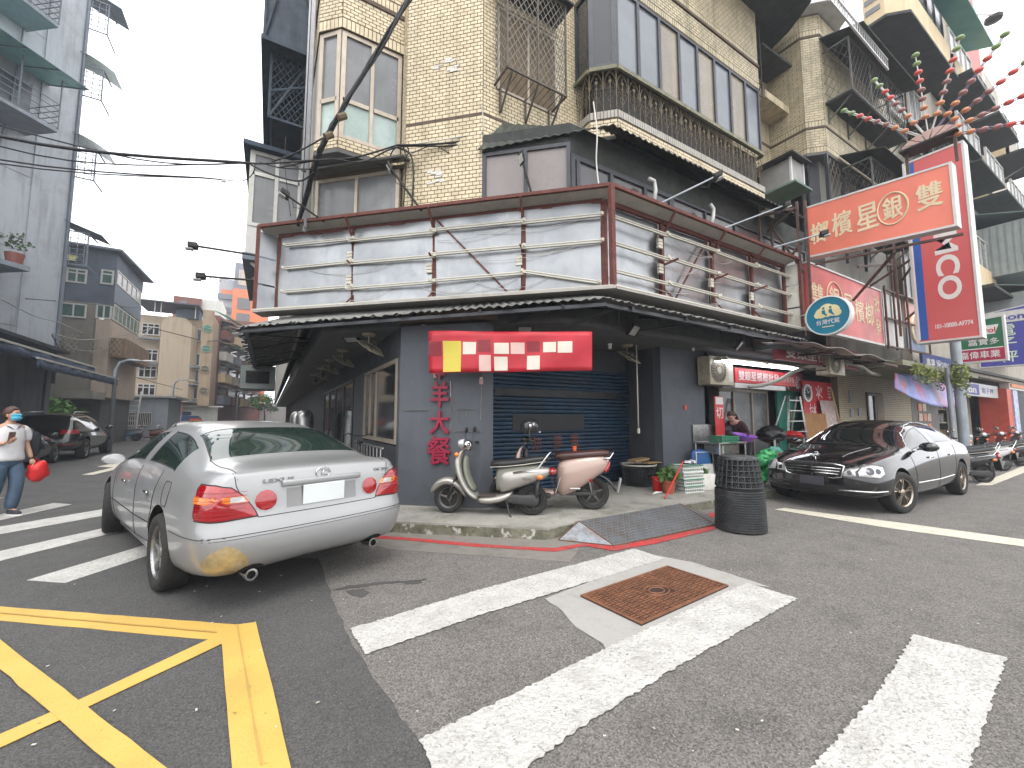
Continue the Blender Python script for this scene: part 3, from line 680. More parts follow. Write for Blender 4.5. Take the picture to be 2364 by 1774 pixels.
# pasted notices and chipped patches on the brick
NOT = mat('torn_paper', (.6, .58, .54), .8, var=.2, scale=30)
for u0, v0, w_, h_, s_ in ((996, 148, .36, .16, 3), (975, 408, .3, .12, 4)):
 b = B(); rr = random.Random(s_)
 for k in range(9):
  c = PL(u0+rr.uniform(0, 50), v0+rr.uniform(-10, 22), CL, AD)+Vector((cnv.x, cnv.y, 0))*.012
  D3 = Vector((cdv.x, cdv.y, 0)); b.extr([c, c+D3*rr.uniform(.08, .16)+Vector((0, 0, rr.uniform(-.01, .02))), c+D3*rr.uniform(.08, .15)+Vector((0, 0, rr.uniform(.03, .06))), c+Vector((0, 0, rr.uniform(.02, .06)))], Vector((cnv.x, cnv.y, 0))*(.001+.0003*k))
 b.out('paper_remnant', NOT, MAIN, ab=True)
# ---- second projecting bay of the same block (brick shaft) and cages, right
S0 = Vector((11.8, YB)); S1 = Vector((11.8, 4.75)); S2 = Vector((12.12, 4.43)); S3 = Vector((30, 4.43))
WHB = mat('white_ledge', (.6, .6, .6), .6, var=.08, scale=4, streak=((.35, .35, .34), .5))
for p, q, e in ((S0, S1, S0), (S1, S2, S2), (S2, S3, (17.2, 4.43))):
 wall(p, q, 8.4, 12.3, MORT, .3)
 qq = q if q.x < 20 else Vector((17.2, 4.43))
 bricks(p, qq, 8.41, 8.55, STUFG, upright=True, w=.2); bricks(p, qq, 8.56, 9.05, STUFG, w=.2); bricks(p, qq, 9.12, 9.27, STUFG, upright=True); bricks(p, qq, 9.28, 11.62, STUFG, w=.22); bricks(p, qq, 11.7, 11.84, STUFG, upright=True); bricks(p, qq, 11.85, 12.25, STUFG, w=.22)
 belt(p, qq, 9.06, .05, .02); belt(p, qq, 11.63, .06, .02)
# big white balcony slab on top, with iron rail
K = [(11.2, 5.3), (11.45, 4.62), (12.0, 4.1), (13.0, 4.1), (13.2, 4.35), (13.2, 5.3)]
B().prism(K, 12.3, 12.46).out('balcony_slab', WHB, MAIN, ab=True)
for p, q, n in zip(K[:3], K[1:4], (3, 3, 3)): rails(MAIN, p, q, 12.46, n, rm0, 1.4)
wall((11.5, 5.2), (12.2, 4.5), 12.46, 17, BLK, .2, 'dark_recess_sheet')
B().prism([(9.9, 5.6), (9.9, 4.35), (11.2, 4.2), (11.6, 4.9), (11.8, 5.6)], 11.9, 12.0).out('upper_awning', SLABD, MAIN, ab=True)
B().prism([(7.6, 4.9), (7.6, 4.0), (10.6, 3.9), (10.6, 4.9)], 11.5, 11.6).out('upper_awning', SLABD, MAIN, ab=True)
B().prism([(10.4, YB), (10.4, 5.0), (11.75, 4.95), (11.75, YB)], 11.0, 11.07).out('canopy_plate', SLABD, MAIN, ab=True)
B().box((10.6, 5.1, 9.75), (11.8, YB, 9.95)).out('ledge', BRKG, MAIN, ab=True)
# iron side cage at end of the bay
b = B(); lattice(b, (10.0, 5.5, 9.3), (0, -.62, 0), (0, 0, 2.0), .2, .015); b.bar((10.0, 4.88, 9.3), (10.0, 4.88, 11.3), .02); b.out('side_grille', BLK, MAIN, ab=True)
# enclosure under the shaft: posts, mesh, dark wall
wall((12.0, 5.0), (12.3, 4.7), 5.0, 8.4, DARKW, .1); wall((12.3, 4.7), (30, 4.7), 3.2, 8.4, mat('stained_plaster', (.2, .19, .17), .8, var=.2, scale=1, streak=((.1, .1, .09), .7)), .1)
B().prism([S0, S1, S2, S3, (30, 5.6)], 8.34, 8.4).out('bay_soffit', SOF, MAIN, ab=True)
b = B()
for x, y in ((11.85, 4.8), (12.12, 4.46), (13.0, 4.46), (14.2, 4.46)): b.bar((x, y, 5.6), (x, y, 8.35), .07)
b.out('cage_post', DALU, MAIN, ab=True)
b = B(); lattice(b, (12.15, 4.46, 6.0), (2.6, 0, 0), (0, 0, 2.3), .22, .012); b.out('cage_mesh', mat('galvanised_mesh', (.2, .2, .2)), MAIN, ab=True, kind='stuff')
# small unit box with shelf, left of the shaft
t = thing('rooftop_tank_box', 'white framed box with dark lid on a green wall shelf beside the brick shaft', 'cabinet', (11.2, 5.0, 7.3))
B().box((10.9, 4.75, 7.32), (11.5, 5.5, 8.0)).out('body', mat('grey_box', (.3, .29, .28), .6), t, ab=True)
multi('corner_post', WHB, t, [lambda b, x=x: b.box((x, 4.73, 7.32), (x+.05, 4.78, 8.02)) for x in (10.88, 11.5)], ab=True)
B().prism([(10.7, 4.6), (11.65, 4.6), (11.65, 5.6), (10.7, 5.6)], 8.02, 8.06).out('lid', BLK, t, ab=True)
B().box((10.75, 4.6, 7.26), (11.6, 5.6, 7.31)).out('shelf', mat('green_shelf', (.13, .2, .16), .6, var=.2), t, ab=True)
def cage_balcony(name, label, x0, x1, y0, y1, z0, z1, m, roof=0, group=None, rails_=True, roofm=None, floorm=None, mesh=.18):
 t = thing(name, label, 'balcony cage', ((x0+x1)/2, y1, z0), group=group)
 b = B(); cage_box(b, (x0, y0, z0), (x1, y1, z1), .02)
 n = max(1, int((x1-x0)/1.1))
 for i in range(1, n): b.bar((x0+(x1-x0)*i/n, y0, z0), (x0+(x1-x0)*i/n, y0, z1), .03)
 b.out('frame', m, t, ab=True)
 b = B(); lattice(b, (x0, y0, z0), (x1-x0, 0, 0), (0, 0, z1-z0), mesh, .009)
 lattice(b, (x0, y1, z0), (0, y0-y1, 0), (0, 0, z1-z0), mesh, .009); lattice(b, (x1, y1, z0), (0, y0-y1, 0), (0, 0, z1-z0), mesh, .009)
 b.out('mesh', m, t, ab=True)
 B().box((x0, y0, z0-.05), (x1, y1, z0-.01)).out('floor_plate', floorm or SLABD, t, ab=True)
 if roof: B().add([(x0-.15, y1, z1+.35*roof), (x1+.15, y1, z1+.35*roof), (x1+.15, y0-.35*roof, z1+.02), (x0-.15, y0-.35*roof, z1+.02)], [(0, 1, 2, 3)]).out('roof_sheet', roofm or SLABD, t, ab=True, solid=.025)
 for i in range(n+1):
  b = B(); x = x0+.1+(x1-x0-.2)*i/n; b.bar((x, y0+.05, z0-.06), (x, y1-.03, z0-.45), .03); b.bar((x, y1-.02, z0-.06), (x, y1-.02, z0-.55), .03)
  b.out('bracket', m, t, ab=True)
 return t
GC = mat('dull_cage_iron', (.12, .12, .115), .6, .4, var=.2, scale=9)
cage_balcony('balcony_cage', 'deep black mesh balcony cage high on the brick shaft behind the bead lights', 12.2, 15.9, 3.85, 4.42, 9.75, 11.15, GC, 1, 'caged balconies on the right facade')
cage_balcony('balcony_cage', 'mesh balcony cage with climbing plants directly above the long red betel sign', 12.9, 15.6, 3.8, 4.4, 6.4, 8.15, GC, .9, 'caged balconies on the right facade')
cage_balcony('balcony_cage', 'far caged balcony with a wide flat black roof beyond the bead lights', 17.2, 21.0, 3.6, 4.4, 9.2, 10.6, GC, 1, 'caged balconies on the right facade')
# long white ladder-like rail along the balcony
t = thing('white_roof_rail', 'white welded truss rail running along the edge of the upper right awning', 'railing', (13, 3.5, 12.3))
b = B(); p, q = PY(1915, 0, 3.6), PY(2050, 162, 3.6); p2 = PY(1935, 0, 3.6)
p = Vector((11.0, 3.6, p.z)) if False else p
L = (q-p); b.bar(p, q, .04); b.bar(p+Vector((0, 0, .28)), q+Vector((0, 0, .28)), .04)
for i in range(26): c = p+L*(i/25); b.bar(c, c+Vector((0, 0, .28)), .018);
b.out('truss', WHB, t, ab=True)
# upper right: cream balcony band building with teal awning and dark soffits
R2 = thing('cream_apartment_building', 'cream rendered apartment block with stacked balconies and teal awnings beyond the brick shaft', 'building', (20, 6, 0))
CRM = mat('cream_render', (.62, .49, .31), .75, var=.1, scale=2, streak=((.35, .28, .18), .5))
LTP = mat('grey_beige_wall', (.42, .38, .32), .8, var=.12, scale=2, streak=((.22, .2, .17), .6))
def w2(p, q, z0, z1, m, name='wall', t_=.25): return wall(p, q, z0, z1, m, t_, name, R2)
w2((16.2, 4.42), (34, 4.42), 8.6, 19.5, LTP); w2((17.2, 4.44), (40, 4.44), 3.2, 8.6, LTP)
prev = None
for k, (z, x0, x1, y) in enumerate([(13.4, 15.2, 20.0, 3.55), (17.0, 15.6, 21, 3.6)]):
 w2((x0, 4.4), (x0, y+.35), z, z+1.15, CRM, 'balcony_parapet', .12); w2((x0, y+.35), (x0+.4, y), z, z+1.15, CRM, 'balcony_parapet', .12); w2((x0+.4, y), (x1, y), z, z+1.15, CRM, 'balcony_parapet', .12)
 B().prism([(x0-.1, 4.4), (x0-.1, y+.3), (x0+.35, y-.12), (x1+.1, y-.12), (x1+.1, 4.4)], z-.1, z-.01).out('balcony_soffit', SLABD, R2, ab=True)
 frame(R2, (x0+.5, y+.1), (x1, y+.1), z+1.2, z+2.6, (.2, .4, .6, .8), DALU, GLH, fw=.06)
 b = B()
 for zz in (.35, .7):
  for xx in (.3, ): b.box((x0-.02, y+.45, z+zz), (x0+.02, y+.8, z+zz+.16))
 b.out('vent_panel', GLH, R2, ab=True)
teal = B().add([(17.6, 3.6, 15.6), (22.5, 3.6, 15.6), (22.5, 2.9, 15.25), (17.6, 2.9, 15.25)], [(0, 1, 2, 3)]).out('teal_awning', mat('teal_fiberglass', (.12, .36, .34), .4, var=.15, scale=2), R2, ab=True, solid=.03)
for z in (10.8, 14.2, 6.2):
 for x in (21.5, 25.5, 30):
  w2((x, 3.75), (x+3.2, 3.75), z, z+1.0, LTP if x > 25 else CRM, 'balcony_parapet', .1); w2((x, 4.4), (x, 3.75), z, z+1.0, CRM, 'balcony_parapet', .1)
  B().box((x-.15, 3.3, z-.12), (x+3.4, 4.4, z-.02)).out('balcony_soffit', SLABD, R2, ab=True)
  frame(R2, (x+.1, 3.8), (x+3.1, 3.8), z+1.02, z+2.2, (.25, .5, .75), WALU, GLH)
# window pairs and pillars
for x in (16.6, 18.4):
 frame(R2, (x, 4.3), (x+1.2, 4.3), 11.3, 13.0, (.5,), WALU, GLH)
 frame(R2, (x, 4.3), (x+1.2, 4.3), 5.2, 6.9, (.5,), WALU, GLK)
B().box((24.5, 3.4, 8.0), (40, 4.4, 8.1)).out('awning_plate', SLABD, R2, ab=True)
R3 = thing('far_corrugated_annex', 'grey sheet metal balcony extension jutting out behind the tall red sign', 'building extension', (30, 4, 6))
b = B(); x0 = 24; b.box((x0, 2.6, 7.0), (x0+4, 4.4, 9.0)); b.box((x0+.2, 2.9, 4.2), (x0+5, 4.4, 6.3)); b.out('wall', mat('corrugated_grey_green', (.3, .33, .32), .6, .2, var=.12, scale=3, streak=((.17, .18, .16), .6)), R3, ab=True)
b = B(); b.add([(x0-.2, 4.4, 9.7), (x0+4.3, 4.4, 9.7), (x0+4.3, 2.2, 9.0), (x0-.2, 2.2, 9.0)], [(0, 1, 2, 3)]); b.add([(x0, 4.4, 6.9), (x0+5.3, 4.4, 6.9), (x0+5.3, 2.5, 6.3), (x0, 2.5, 6.3)], [(0, 1, 2, 3)]); b.out('roof', mat('green_grey_roof', (.16, .22, .21), .6), R3, ab=True, solid=.03)
b = B()
for k in range(9): b.box((x0-.01, 2.7+k*.19, 7.05), (x0-.03, 2.74+k*.19, 8.95))
for k in range(20): b.box((x0+.1+k*.19, 2.59, 7.05), (x0+.14+k*.19, 2.565, 8.95))
b.out('rib', mat('rib_grey', (.22, .25, .24), .6), R3, ab=True)
# tall red pylon board at top right
t = thing('red_roof_board', 'tall faded red advertising board rising at the top right of the facades', 'signboard', (24.5, 4, 14))
p = [PY(u, v, 4.0) for u, v in ((2205, -90), (2235, -90), (2273, 213), (2238, 238), (2225, 110))]
B().extr(p, (0, .3, 0)).out('panel', mat('faded_red_board', (.5, .16, .14), .6, var=.12, scale=1.5), t, ab=True)
B().extr([PY(u, v, 3.99) for u, v in ((2233, -90), (2238, -90), (2277, 213), (2272, 214))], (0, .3, 0)).out('edge_strip', WHB, t, ab=True)
# commit bricks
STUFF.out('tile_bricks', BRK, MAIN, ab=True, kind='stuff'); STUFG.out('tile_bricks', BRKG, MAIN, ab=True, kind='stuff')
b0 = B(); b0.obox((0, 0, 0), (.1095, 0, 0), (0, .012, 0), (0, 0, .0555)); ib = b0.out('brick', BRK, MAIN)
first = True
for o_, d, n, w_, z, h_, pr in IND:
 x = ib if first else dup(ib, parent=MAIN)
 if first: first = False
 c = o_+n*pr; x.location = Vector((c.x, c.y, z))-MAIN.location; x.rotation_euler = (0, 0, math.atan2(d.y, d.x)); x.scale = (w_/.1095, 1, h_/.0555)
# ================================================================ EMPTY BILLBOARD FRAME
SILV = mat('galvanised_sheet', (.31, .32, .33), .32, .85, var=.3, scale=.7, bump=.35, bscale=1.6, dirt_tone=((.2, .215, .235), .7, 1.2), streak=((.2, .2, .2), .4))  # blotches and tone variation in the colour imitate uneven reflections
REDI = mat('red_oxide_steel', (.13, .04, .03), .75, .1, var=.3, scale=14, dirt_tone=((.09, .035, .03), .7, 9))
CREAM = mat('cream_fluorescent_fitting', (.55, .52, .44), .5, var=.08, scale=10)
PANW = mat('pale_soffit_board', (.5, .48, .43), .7, var=.1, scale=3, dirt_tone=((.35, .32, .26), .6, 4))
TRAY = mat('painted_metal_tray', (.36, .34, .31), .5, .2, var=.12, scale=4, dirt_tone=((.2, .18, .15), .6, 4))
BBD = thing('billboard_frame', 'stripped billboard frame wrapping the corner, galvanised sheets behind rows of unlit fluorescent tubes', 'billboard', (4.05, 4.05, 3.3))
D3 = Vector((cdv.x, cdv.y, 0)); N3 = Vector((cnv.x, cnv.y, 0))
FC = Vector((4.05, 4.05, 0)); LB = 5.95; DB = .3
BC = Vector((4.05+.394*DB, 4.05+DB, 0))                   # back corner
def bc(t, z, o=0): return BC-D3*t+N3*o+Vector((0, 0, z))    # chamfer back plane, t metres left of the corner
def br(x, z, o=0): return Vector((x, 4.05+DB-o, z))         # right back plane
rs = random.Random(5)
def sheet_grid(name, fn, L, ph):
 b = B()
 def f(s, t):
  bul = .022*math.sin(3.1*s+ph*1.7+2.2*t)*math.sin(math.pi*t)+.012*math.sin(7*t+ph)*math.sin(math.pi*s)+.008*math.sin(9*s+5*t+ph)
  return fn(s*L, 3.36+t*1.36, bul*.8)
 b.grid(f, 14, 10); return b.out(name, SILV, BBD, True, ab=True)
tb = [0, 1.2, 2.67, 4.13, 5.6, LB-.02]
for i in range(4):
 t0, t1 = tb[i], tb[i+1]; sheet_grid('back_sheet', lambda s, z, o, t0=t0: bc(t0+.04+s, z, o+.055), t1-t0-.05, i)
xb = [4.17, 5.43, 6.78, 8.06, 9.3]
for i in range(4): sheet_grid('back_sheet', lambda s, z, o, x=xb[i]: br(x+.02+s, z, o*.7-.03), xb[i+1]-xb[i]-.04, i+7)
for t in tb[:4]+[5.62]:
 B().bar(bc(t, 3.36, .03), bc(t, 4.74, .03), .06, .05, up=N3).out('post', REDI, BBD, ab=True)
for x in xb: B().bar(br(x, 3.36, .03), br(x, 4.74, .03), .06, .05, up=(0, 1, 0)).out('post', REDI, BBD, ab=True)
B().bar(FC+Vector((0, 0, 3.35)), FC+Vector((0, 0, 4.83)), .07, .07).out('corner_post', REDI, BBD, ab=True)
fl = FC-D3*LB; fr_ = Vector((9.4, 4.05, 0))
for a, c in ((FC, fl), (FC, fr_)):
 B().bar(a+Vector((0, 0, 4.83)), c+Vector((0, 0, 4.83)), .05, .05).out('top_edge', REDI, BBD, ab=True)
for a, c in ((bc(0, 4.74, .03), bc(LB-.3, 4.74, .03)), (br(4.2, 4.74, .03), br(9.3, 4.74, .03))):
 B().bar(a, c, .05, .07).out('top_rail', REDI, BBD, ab=True)
Z = lambda z: Vector((0, 0, z))
B().add([bc(0, 4.79), bc(LB, 4.79), fl+Z(4.86), FC+Z(4.86)], [(0, 1, 2, 3)]).out('top_board', PANW, BBD, ab=True, solid=.015)
B().add([br(BC.x, 4.79), br(9.4, 4.79), fr_+Z(4.86), FC+Z(4.86)], [(3, 2, 1, 0)]).out('top_board', PANW, BBD, ab=True, solid=.015)
for P in ([bc(-.02, 3.3), bc(LB, 3.3), fl+N3*.04+Z(3.3), FC+N3*.04+Vector((.02, -.04, 3.3))], [br(BC.x, 3.3), br(9.4, 3.3), fr_+Vector((0, -.05, 3.3)), FC+Vector((.02, -.05, 3.3))]):
 B().extr(P, (0, 0, .045)).out('bottom_tray', TRAY, BBD, ab=True)
B().bar(FC+N3*.03+Z(3.345), fl+N3*.03+Z(3.345), .03, .02).out('tray_lip', CREAM, BBD, ab=True); B().bar(FC+Vector((0, -.04, 3.345)), fr_+Vector((0, -.04, 3.345)), .03, .02).out('tray_lip', CREAM, BBD, ab=True)
def brack(p, out_, z):
 B().bar(p+Z(z-.28), p+out_*.27+Z(z+.06), .03).out('bracket', REDI, BBD, ab=True)
for t in tb[1:4]: brack(bc(t, 0, .05), N3, 4.75)
for x in xb[1:4]: brack(br(x, 0, .05), Vector((0, -1, 0)), 4.75)
for t in tb[1:4]: B().bar(bc(t, 3.55, .05), bc(t+.06, 3.36, .2), .02).out('foot_strut', REDI, BBD, ab=True); B().bar(bc(t, 4.05, .05), bc(t+.03, 4.12, .2), .022).out('stub_arm', REDI, BBD, ab=True)
for x in xb[1:4]: B().bar(br(x, 3.6, .05), br(x+.12, 3.36, .2), .025).out('foot_strut', REDI, BBD, ab=True); B().bar(br(x, 4.0, .05), br(x+.08, 4.05, .28), .03).out('stub_arm', REDI, BBD, ab=True)
# left end closure and diagonals
for z0, z1 in ((3.36, 3.8), (3.83, 4.28), (4.31, 4.74)):
 B().extr([bc(5.64, z0, -.02), fl+D3*.0+Z(z0), fl+Z(z1), bc(5.64, z1, -.02)], D3*.01).out('end_sheet', SILV, BBD, ab=True)
B().bar(fl+Z(3.35), fl+Z(4.83), .06).out('end_post', REDI, BBD, ab=True); B().bar(fr_+Z(3.35), fr_+Z(4.83), .05).out('end_post', REDI, BBD, ab=True)
for z0, z1 in ((3.36, 3.8), (3.83, 4.28), (4.31, 4.74)):
 B().extr([br(9.32, z0), fr_+Z(z0), fr_+Z(z1), br(9.32, z1)], (.01, 0, 0)).out('end_sheet', PANW, BBD, ab=True)
B().bar(bc(2.62, 4.7, .08), bc(1.4, 3.38, .08), .028, .02, up=N3).out('brace', REDI, BBD, ab=True)
B().bar(br(6.62, 4.7, .06), br(5.62, 3.38, .06), .028, .02).out('brace', REDI, BBD, ab=True)
# fluorescent fittings
def fit(p, q, n_):
 p, q = Vector(p), Vector(q); d = (q-p).normalized()
 o = B(); o.bar(p+n_*.0-Z(.028), q-Z(.028), .04, .016, up=(0, 0, 1)); f = o.out('tube_fitting', CREAM, BBD, ab=True)
 o = B(); o.tube([p+n_*.02, q+n_*.02], .012, 8); o.box(*[tuple(p+n_*.02+Vector((s, s, s))*.022) for s in (-1, 1)]); o.box(*[tuple(q+n_*.02+Vector((s, s, s))*.022) for s in (-1, 1)]); o.out('light_tube', CREAM, BBD, smooth=40, ab=True)
rows = (4.50, 4.10, 3.68)
for z in rows:
 for i, (t0, t1) in enumerate(((.02, 1.22), (1.18, 2.7), (2.64, 4.2), (4.1, 5.45))):
  dz = .03 if i % 2 else 0
  if z == rows[2] and i == 0: fit(bc(t0+.05, z-.2, .12), bc(t1, z+.06, .12), N3)
  else: fit(bc(t0, z+dz, .12), bc(t1, z+dz+rs.uniform(-.01, .01), .12), N3)
 for i, (x0, x1) in enumerate(((4.2, 5.48), (5.44, 6.82), (6.77, 8.12), (8.05, 9.32))):
  fit(br(x0, z-.005+(i % 2)*.02, .12), br(x1, z-.01+(i % 2)*.02+rs.uniform(-.01, .01), .12), Vector((0, -1, 0)))
def ballast(p, d, n_):
 for k in range(3):
  B().obox(p+Z(-.055*k)-d*.05, d*.1, n_*.05, Z(-.048)).out('ballast_box', CREAM, BBD, ab=True, bevel=.004)
for t, z in ((1.27, 4.0), (2.75, 4.0), (4.2, 4.33), (4.2, 3.92)): ballast(bc(t, z, .03), D3, N3)
for x, z in ((5.35, 4.42), (5.35, 4.0), (6.7, 4.0), (7.98, 3.95)): ballast(br(x, z, .03), Vector((1, 0, 0)), Vector((0, -1, 0)))
WIRW = mat('pale_wire', (.5, .48, .45), .6, var=.1)
def sag(p, q, s, n=8): return [Vector(p).lerp(Vector(q), i/n)-Z(4*s*(i/n)*(1-i/n)) for i in range(n+1)]
for k in range(9):
 t = rs.uniform(.3, 3.6); z = rs.choice(rows); B().tube(sag(bc(t, z-.04, .1), bc(t+rs.uniform(.8, 1.7), z-.04-rs.uniform(0, .15), .1), rs.uniform(.05, .16)), .004, 4).out('loose_wire', WIRW, BBD, ab=True)
for k in range(9):
 x = rs.uniform(4.3, 7.8); z = rs.choice(rows); B().tube(sag(br(x, z-.04, .12), br(x+rs.uniform(.7, 1.4), z-.04-rs.uniform(0, .15), .12), rs.uniform(.05, .16)), .004, 4).out('loose_wire', WIRW, BBD, ab=True)
# ---- corrugated canopy under the billboard
CAN = thing('corner_canopy', 'ragged corrugated canopy under the billboard with dark steel rafters along both streets', 'canopy', (3, 4, 3))
CORR = mat('weathered_corrugated_sheet', (.2, .2, .19), .6, .3, var=.3, scale=5, dirt_tone=((.3, .29, .26), .35, 8), streak=((.06, .06, .055), .6))
OC = Vector((3.86, 3.98, 0))
b = B(); corr(b, (3.86, 4.98, 3.42), OC+Z(3.13), (9.3, 4.98, 3.42), (9.45, 3.98, 3.10), 46, .016, rag=.05); b.out('roof_sheet', CORR, CAN, ab=True, solid=.006)
oL = OC-D3*5.95
b = B(); corr(b, (3.86, 4.98, 3.42), OC+Z(3.13), (.72, 7.9, 3.42), oL+Z(3.02), 44, .016, rag=.07); b.out('roof_sheet', CORR, CAN, ab=True, solid=.006)
b = B(); corr(b, (.72, 7.9, 3.42), oL+Z(3.02), (.72, 15, 3.42), (-.52, 15, 2.98), 40, .016, rag=.06); b.out('roof_sheet', mat('rusted_holed_sheet', (.09, .09, .085), .6, .3, var=.3, scale=5, dirt_tone=((.3, .3, .27), .6, 7), streak=((.16, .15, .13), .8)), CAN, ab=True, solid=.006)
multi('rafter', DALU, CAN, [lambda b, x=x: b.bar((x, 4.99, 3.3), (x, 4.02, 3.07), .045) for x in (4.4, 5.6, 6.8, 8.0, 9.2)]+[lambda b, t=t: b.bar(OC-D3*t-N3*1.0+Z(3.28), OC-D3*t-N3*.03+Z(3.06), .045) for t in (.6, 1.8, 3.0, 4.2, 5.4)]+[lambda b, y=y: b.bar((.72, y, 3.3), (-.48, y, 2.93), .045) for y in (8.6, 10.2, 11.8, 13.4)], ab=True)
for a, c in ((OC+Z(3.06)+Vector((0, .1, 0)), (9.4, 4.08, 3.04)), (OC-N3*.08+Z(3.06), oL-N3*.08+Z(2.96)), (oL+Vector((.1, 0, 2.95)), (-.4, 15, 2.93))):
 B().bar(a, c, .05).out('purlin', DALU, CAN, ab=True)
for a, c in ((OC-N3*.55+Z(3.2), oL-N3*.5+Z(3.13)), (OC+Vector((.2, .5, 3.2)), (9.4, 4.5, 3.18))): B().bar(a, c, .04).out('purlin', DALU, CAN, ab=True)
multi('knee_brace', DALU, CAN, [lambda b: b.bar((3.95, 4.9, 2.95), (4.3, 4.3, 3.1), .03), lambda b: b.bar((5.5, 4.98, 3.05), (6.2, 4.3, 3.12), .03), lambda b: b.bar((3.2, 5.6, 3.02), (3.5, 4.75, 3.1), .03), lambda b: b.bar((.7, 9, 3.1), (-.3, 8.3, 2.95), .03)], ab=True)
# ---- floodlights under the canopy
def floodlight(label, u, v, z, a, tilt=35, s=.26):
 p = G(u, v, z); t = thing('floodlight', label, 'floodlight', p, a, 'floodlights under the corner canopy'); ct, st_ = math.cos(R(tilt)), math.sin(R(tilt))
 V2 = Vector((0, -ct, st_)); U2 = Vector((1, 0, 0)); Nn = U2.cross(V2)
 o = Vector((-s/2, 0, 0))-V2*s*.4
 if Nn.z > 0: Nn = -Nn
 b = B(); w_ = .022
 b.obox(o, U2*s, V2*w_, Nn*.03); b.obox(o+V2*(s*.8-w_), U2*s, V2*w_, Nn*.03); b.obox(o+V2*w_, U2*w_, V2*(s*.8-2*w_), Nn*.03); b.obox(o+V2*w_+U2*(s-w_), U2*w_, V2*(s*.8-2*w_), Nn*.03); b.obox(o-Nn*.03, U2*s, V2*s*.8, Nn*.03)
 b.out('housing', BLK, t)
 B().obox(o+U2*w_+V2*w_+Nn*.004, U2*(s-2*w_), V2*(s*.8-2*w_), Nn*.012).out('glass_front', mat('floodlight_glass', (.42, .43, .4), .25, var=.12, scale=6), t)
 b = B(); b.bar((-.1, .02, .04), (-.1, .02, .16), .015); b.bar((.1, .02, .04), (.1, .02, .16), .015); b.bar((-.1, .02, .16), (.1, .02, .16), .015); b.out('yoke', BLK, t)
floodlight('square floodlight under the canopy left of the red banner', 810, 781, 3.0, R(AD), 30, .3)
floodlight('square floodlight just above the middle of the red banner', 1212, 757, 3.0, R(AD+15), 30, .26)
floodlight('floodlight hanging at the canopy corner right of the red banner', 1463, 763, 3.0, R(15), 50, .27)
floodlight('floodlight under the canopy closest to the air conditioner', 1706, 798, 3.0, R(20), 50, .26)
# ---- ceiling fans
OLDW = mat('aged_cream_enamel', (.4, .36, .27), .5, var=.15, scale=8, dirt_tone=((.2, .17, .11), .6, 6))
def fan(label, p, rz, sc=1, tilt=32):
 t = thing('orbit_fan', label, 'ceiling fan', p, rz, 'oscillating ceiling fans under the soffit')
 B().lathe([(0, 0), (.11, 0), (.12, -.015), (.1, -.045), (0, -.05)], 20).out('ceiling_plate', OLDW, t, smooth=40)
 B().tube([(0, 0, -.04), (0, 0, -.16), (.03, 0, -.2)], .014, 8).out('stem', OLDW, t, smooth=True)
 M = Matrix.Translation((.05, 0, -.24)) @ Matrix.Rotation(R(tilt), 4, 'Y')
 def tr_(b): b.v = [tuple(M @ Vector(v)) for v in b.v]; return b
 r_ = .21*sc
 tr_(B().lathe([(0, .1), (.05, .1), (.055, .02), (.03, .0), (0, 0)], 14)).out('motor', mat('dark_motor', (.05, .045, .04), .5), t, smooth=40)
 g = B(); g.tube([(r_*math.cos(a*.2618), r_*math.sin(a*.2618), -.03) for a in range(24)], .008, 5, True)
 g.tube([(r_*.5*math.cos(a*.3927), r_*.5*math.sin(a*.3927), -.062) for a in range(16)], .003, 4, True)
 for k in range(20):
  a = k*math.pi/10
  g.tube([(r_*math.cos(a), r_*math.sin(a), -.03), (r_*.6*math.cos(a+.15), r_*.6*math.sin(a+.15), -.06), (.04*math.cos(a+.3), .04*math.sin(a+.3), -.072)], .0022, 3)
  g.tube([(r_*math.cos(a), r_*math.sin(a), -.03), (r_*.6*math.cos(a), r_*.6*math.sin(a), .03), (.05*math.cos(a), .05*math.sin(a), .05)], .0022, 3)
 tr_(g).out('guard', OLDW, t)
 for k in range(3):
  b = B(); a = k*2.094+.5
  pts = []
  for rr, wd in ((.04, .03), (.1, .055), (.16, .06), (.185, .035)):
   for s in (-1, 1): pts.append((rr*sc*math.cos(a)-s*wd*math.sin(a), rr*sc*math.sin(a)+s*wd*math.cos(a), -.035+s*.012))
  b.add(pts, [(0, 1, 3, 2), (2, 3, 5, 4), (4, 5, 7, 6)]); tr_(b).out('blade', OLDW, t, solid=.003)
 tr_(B().lathe([(0, -.085), (.03, -.082), (.04, -.07), (.035, -.06), (0, -.06)], 12)).out('hub_cap', mat('yellowed_hub', (.55, .45, .22), .5), t, smooth=True)
 return t
fan('largest ceiling fan at the left end of the soffit, closest to the calligraphy pillar', (1.45, 7.4, 3.0), R(-35), 1.25)
fan('second ceiling fan along the left soffit', (1.3, 9.4, 3.0), R(-45), 1.15)
fan('third ceiling fan along the left soffit', (1.25, 11.2, 3.0), R(-40), 1.1)
fan('fourth ceiling fan along the left soffit', (1.25, 13.2, 3.0), R(-35), 1.1)
fan('farthest small ceiling fan along the left soffit', (1.25, 15.4, 3.0), R(-35), 1.1)
fr7 = fan('ceiling fan over the shutter with a long conduit hanging beside it', (6.2, 5.85, 3.0), R(-60), 1.2)
t = thing('hanging_conduit', 'thin white conduit dropping from the soffit with a small switch box at its end', 'conduit', (6.3, 5.7, 3.0))
B().tube([(6.3, 5.7, 2.98), (6.3, 5.7, 1.32)], .013, 8).out('pipe', CREAM, t, True, ab=True); B().cbox((6.3, 5.7, 1.26), (.05, .035, .1)).out('switch_box', CREAM, t, ab=True, bevel=.005)
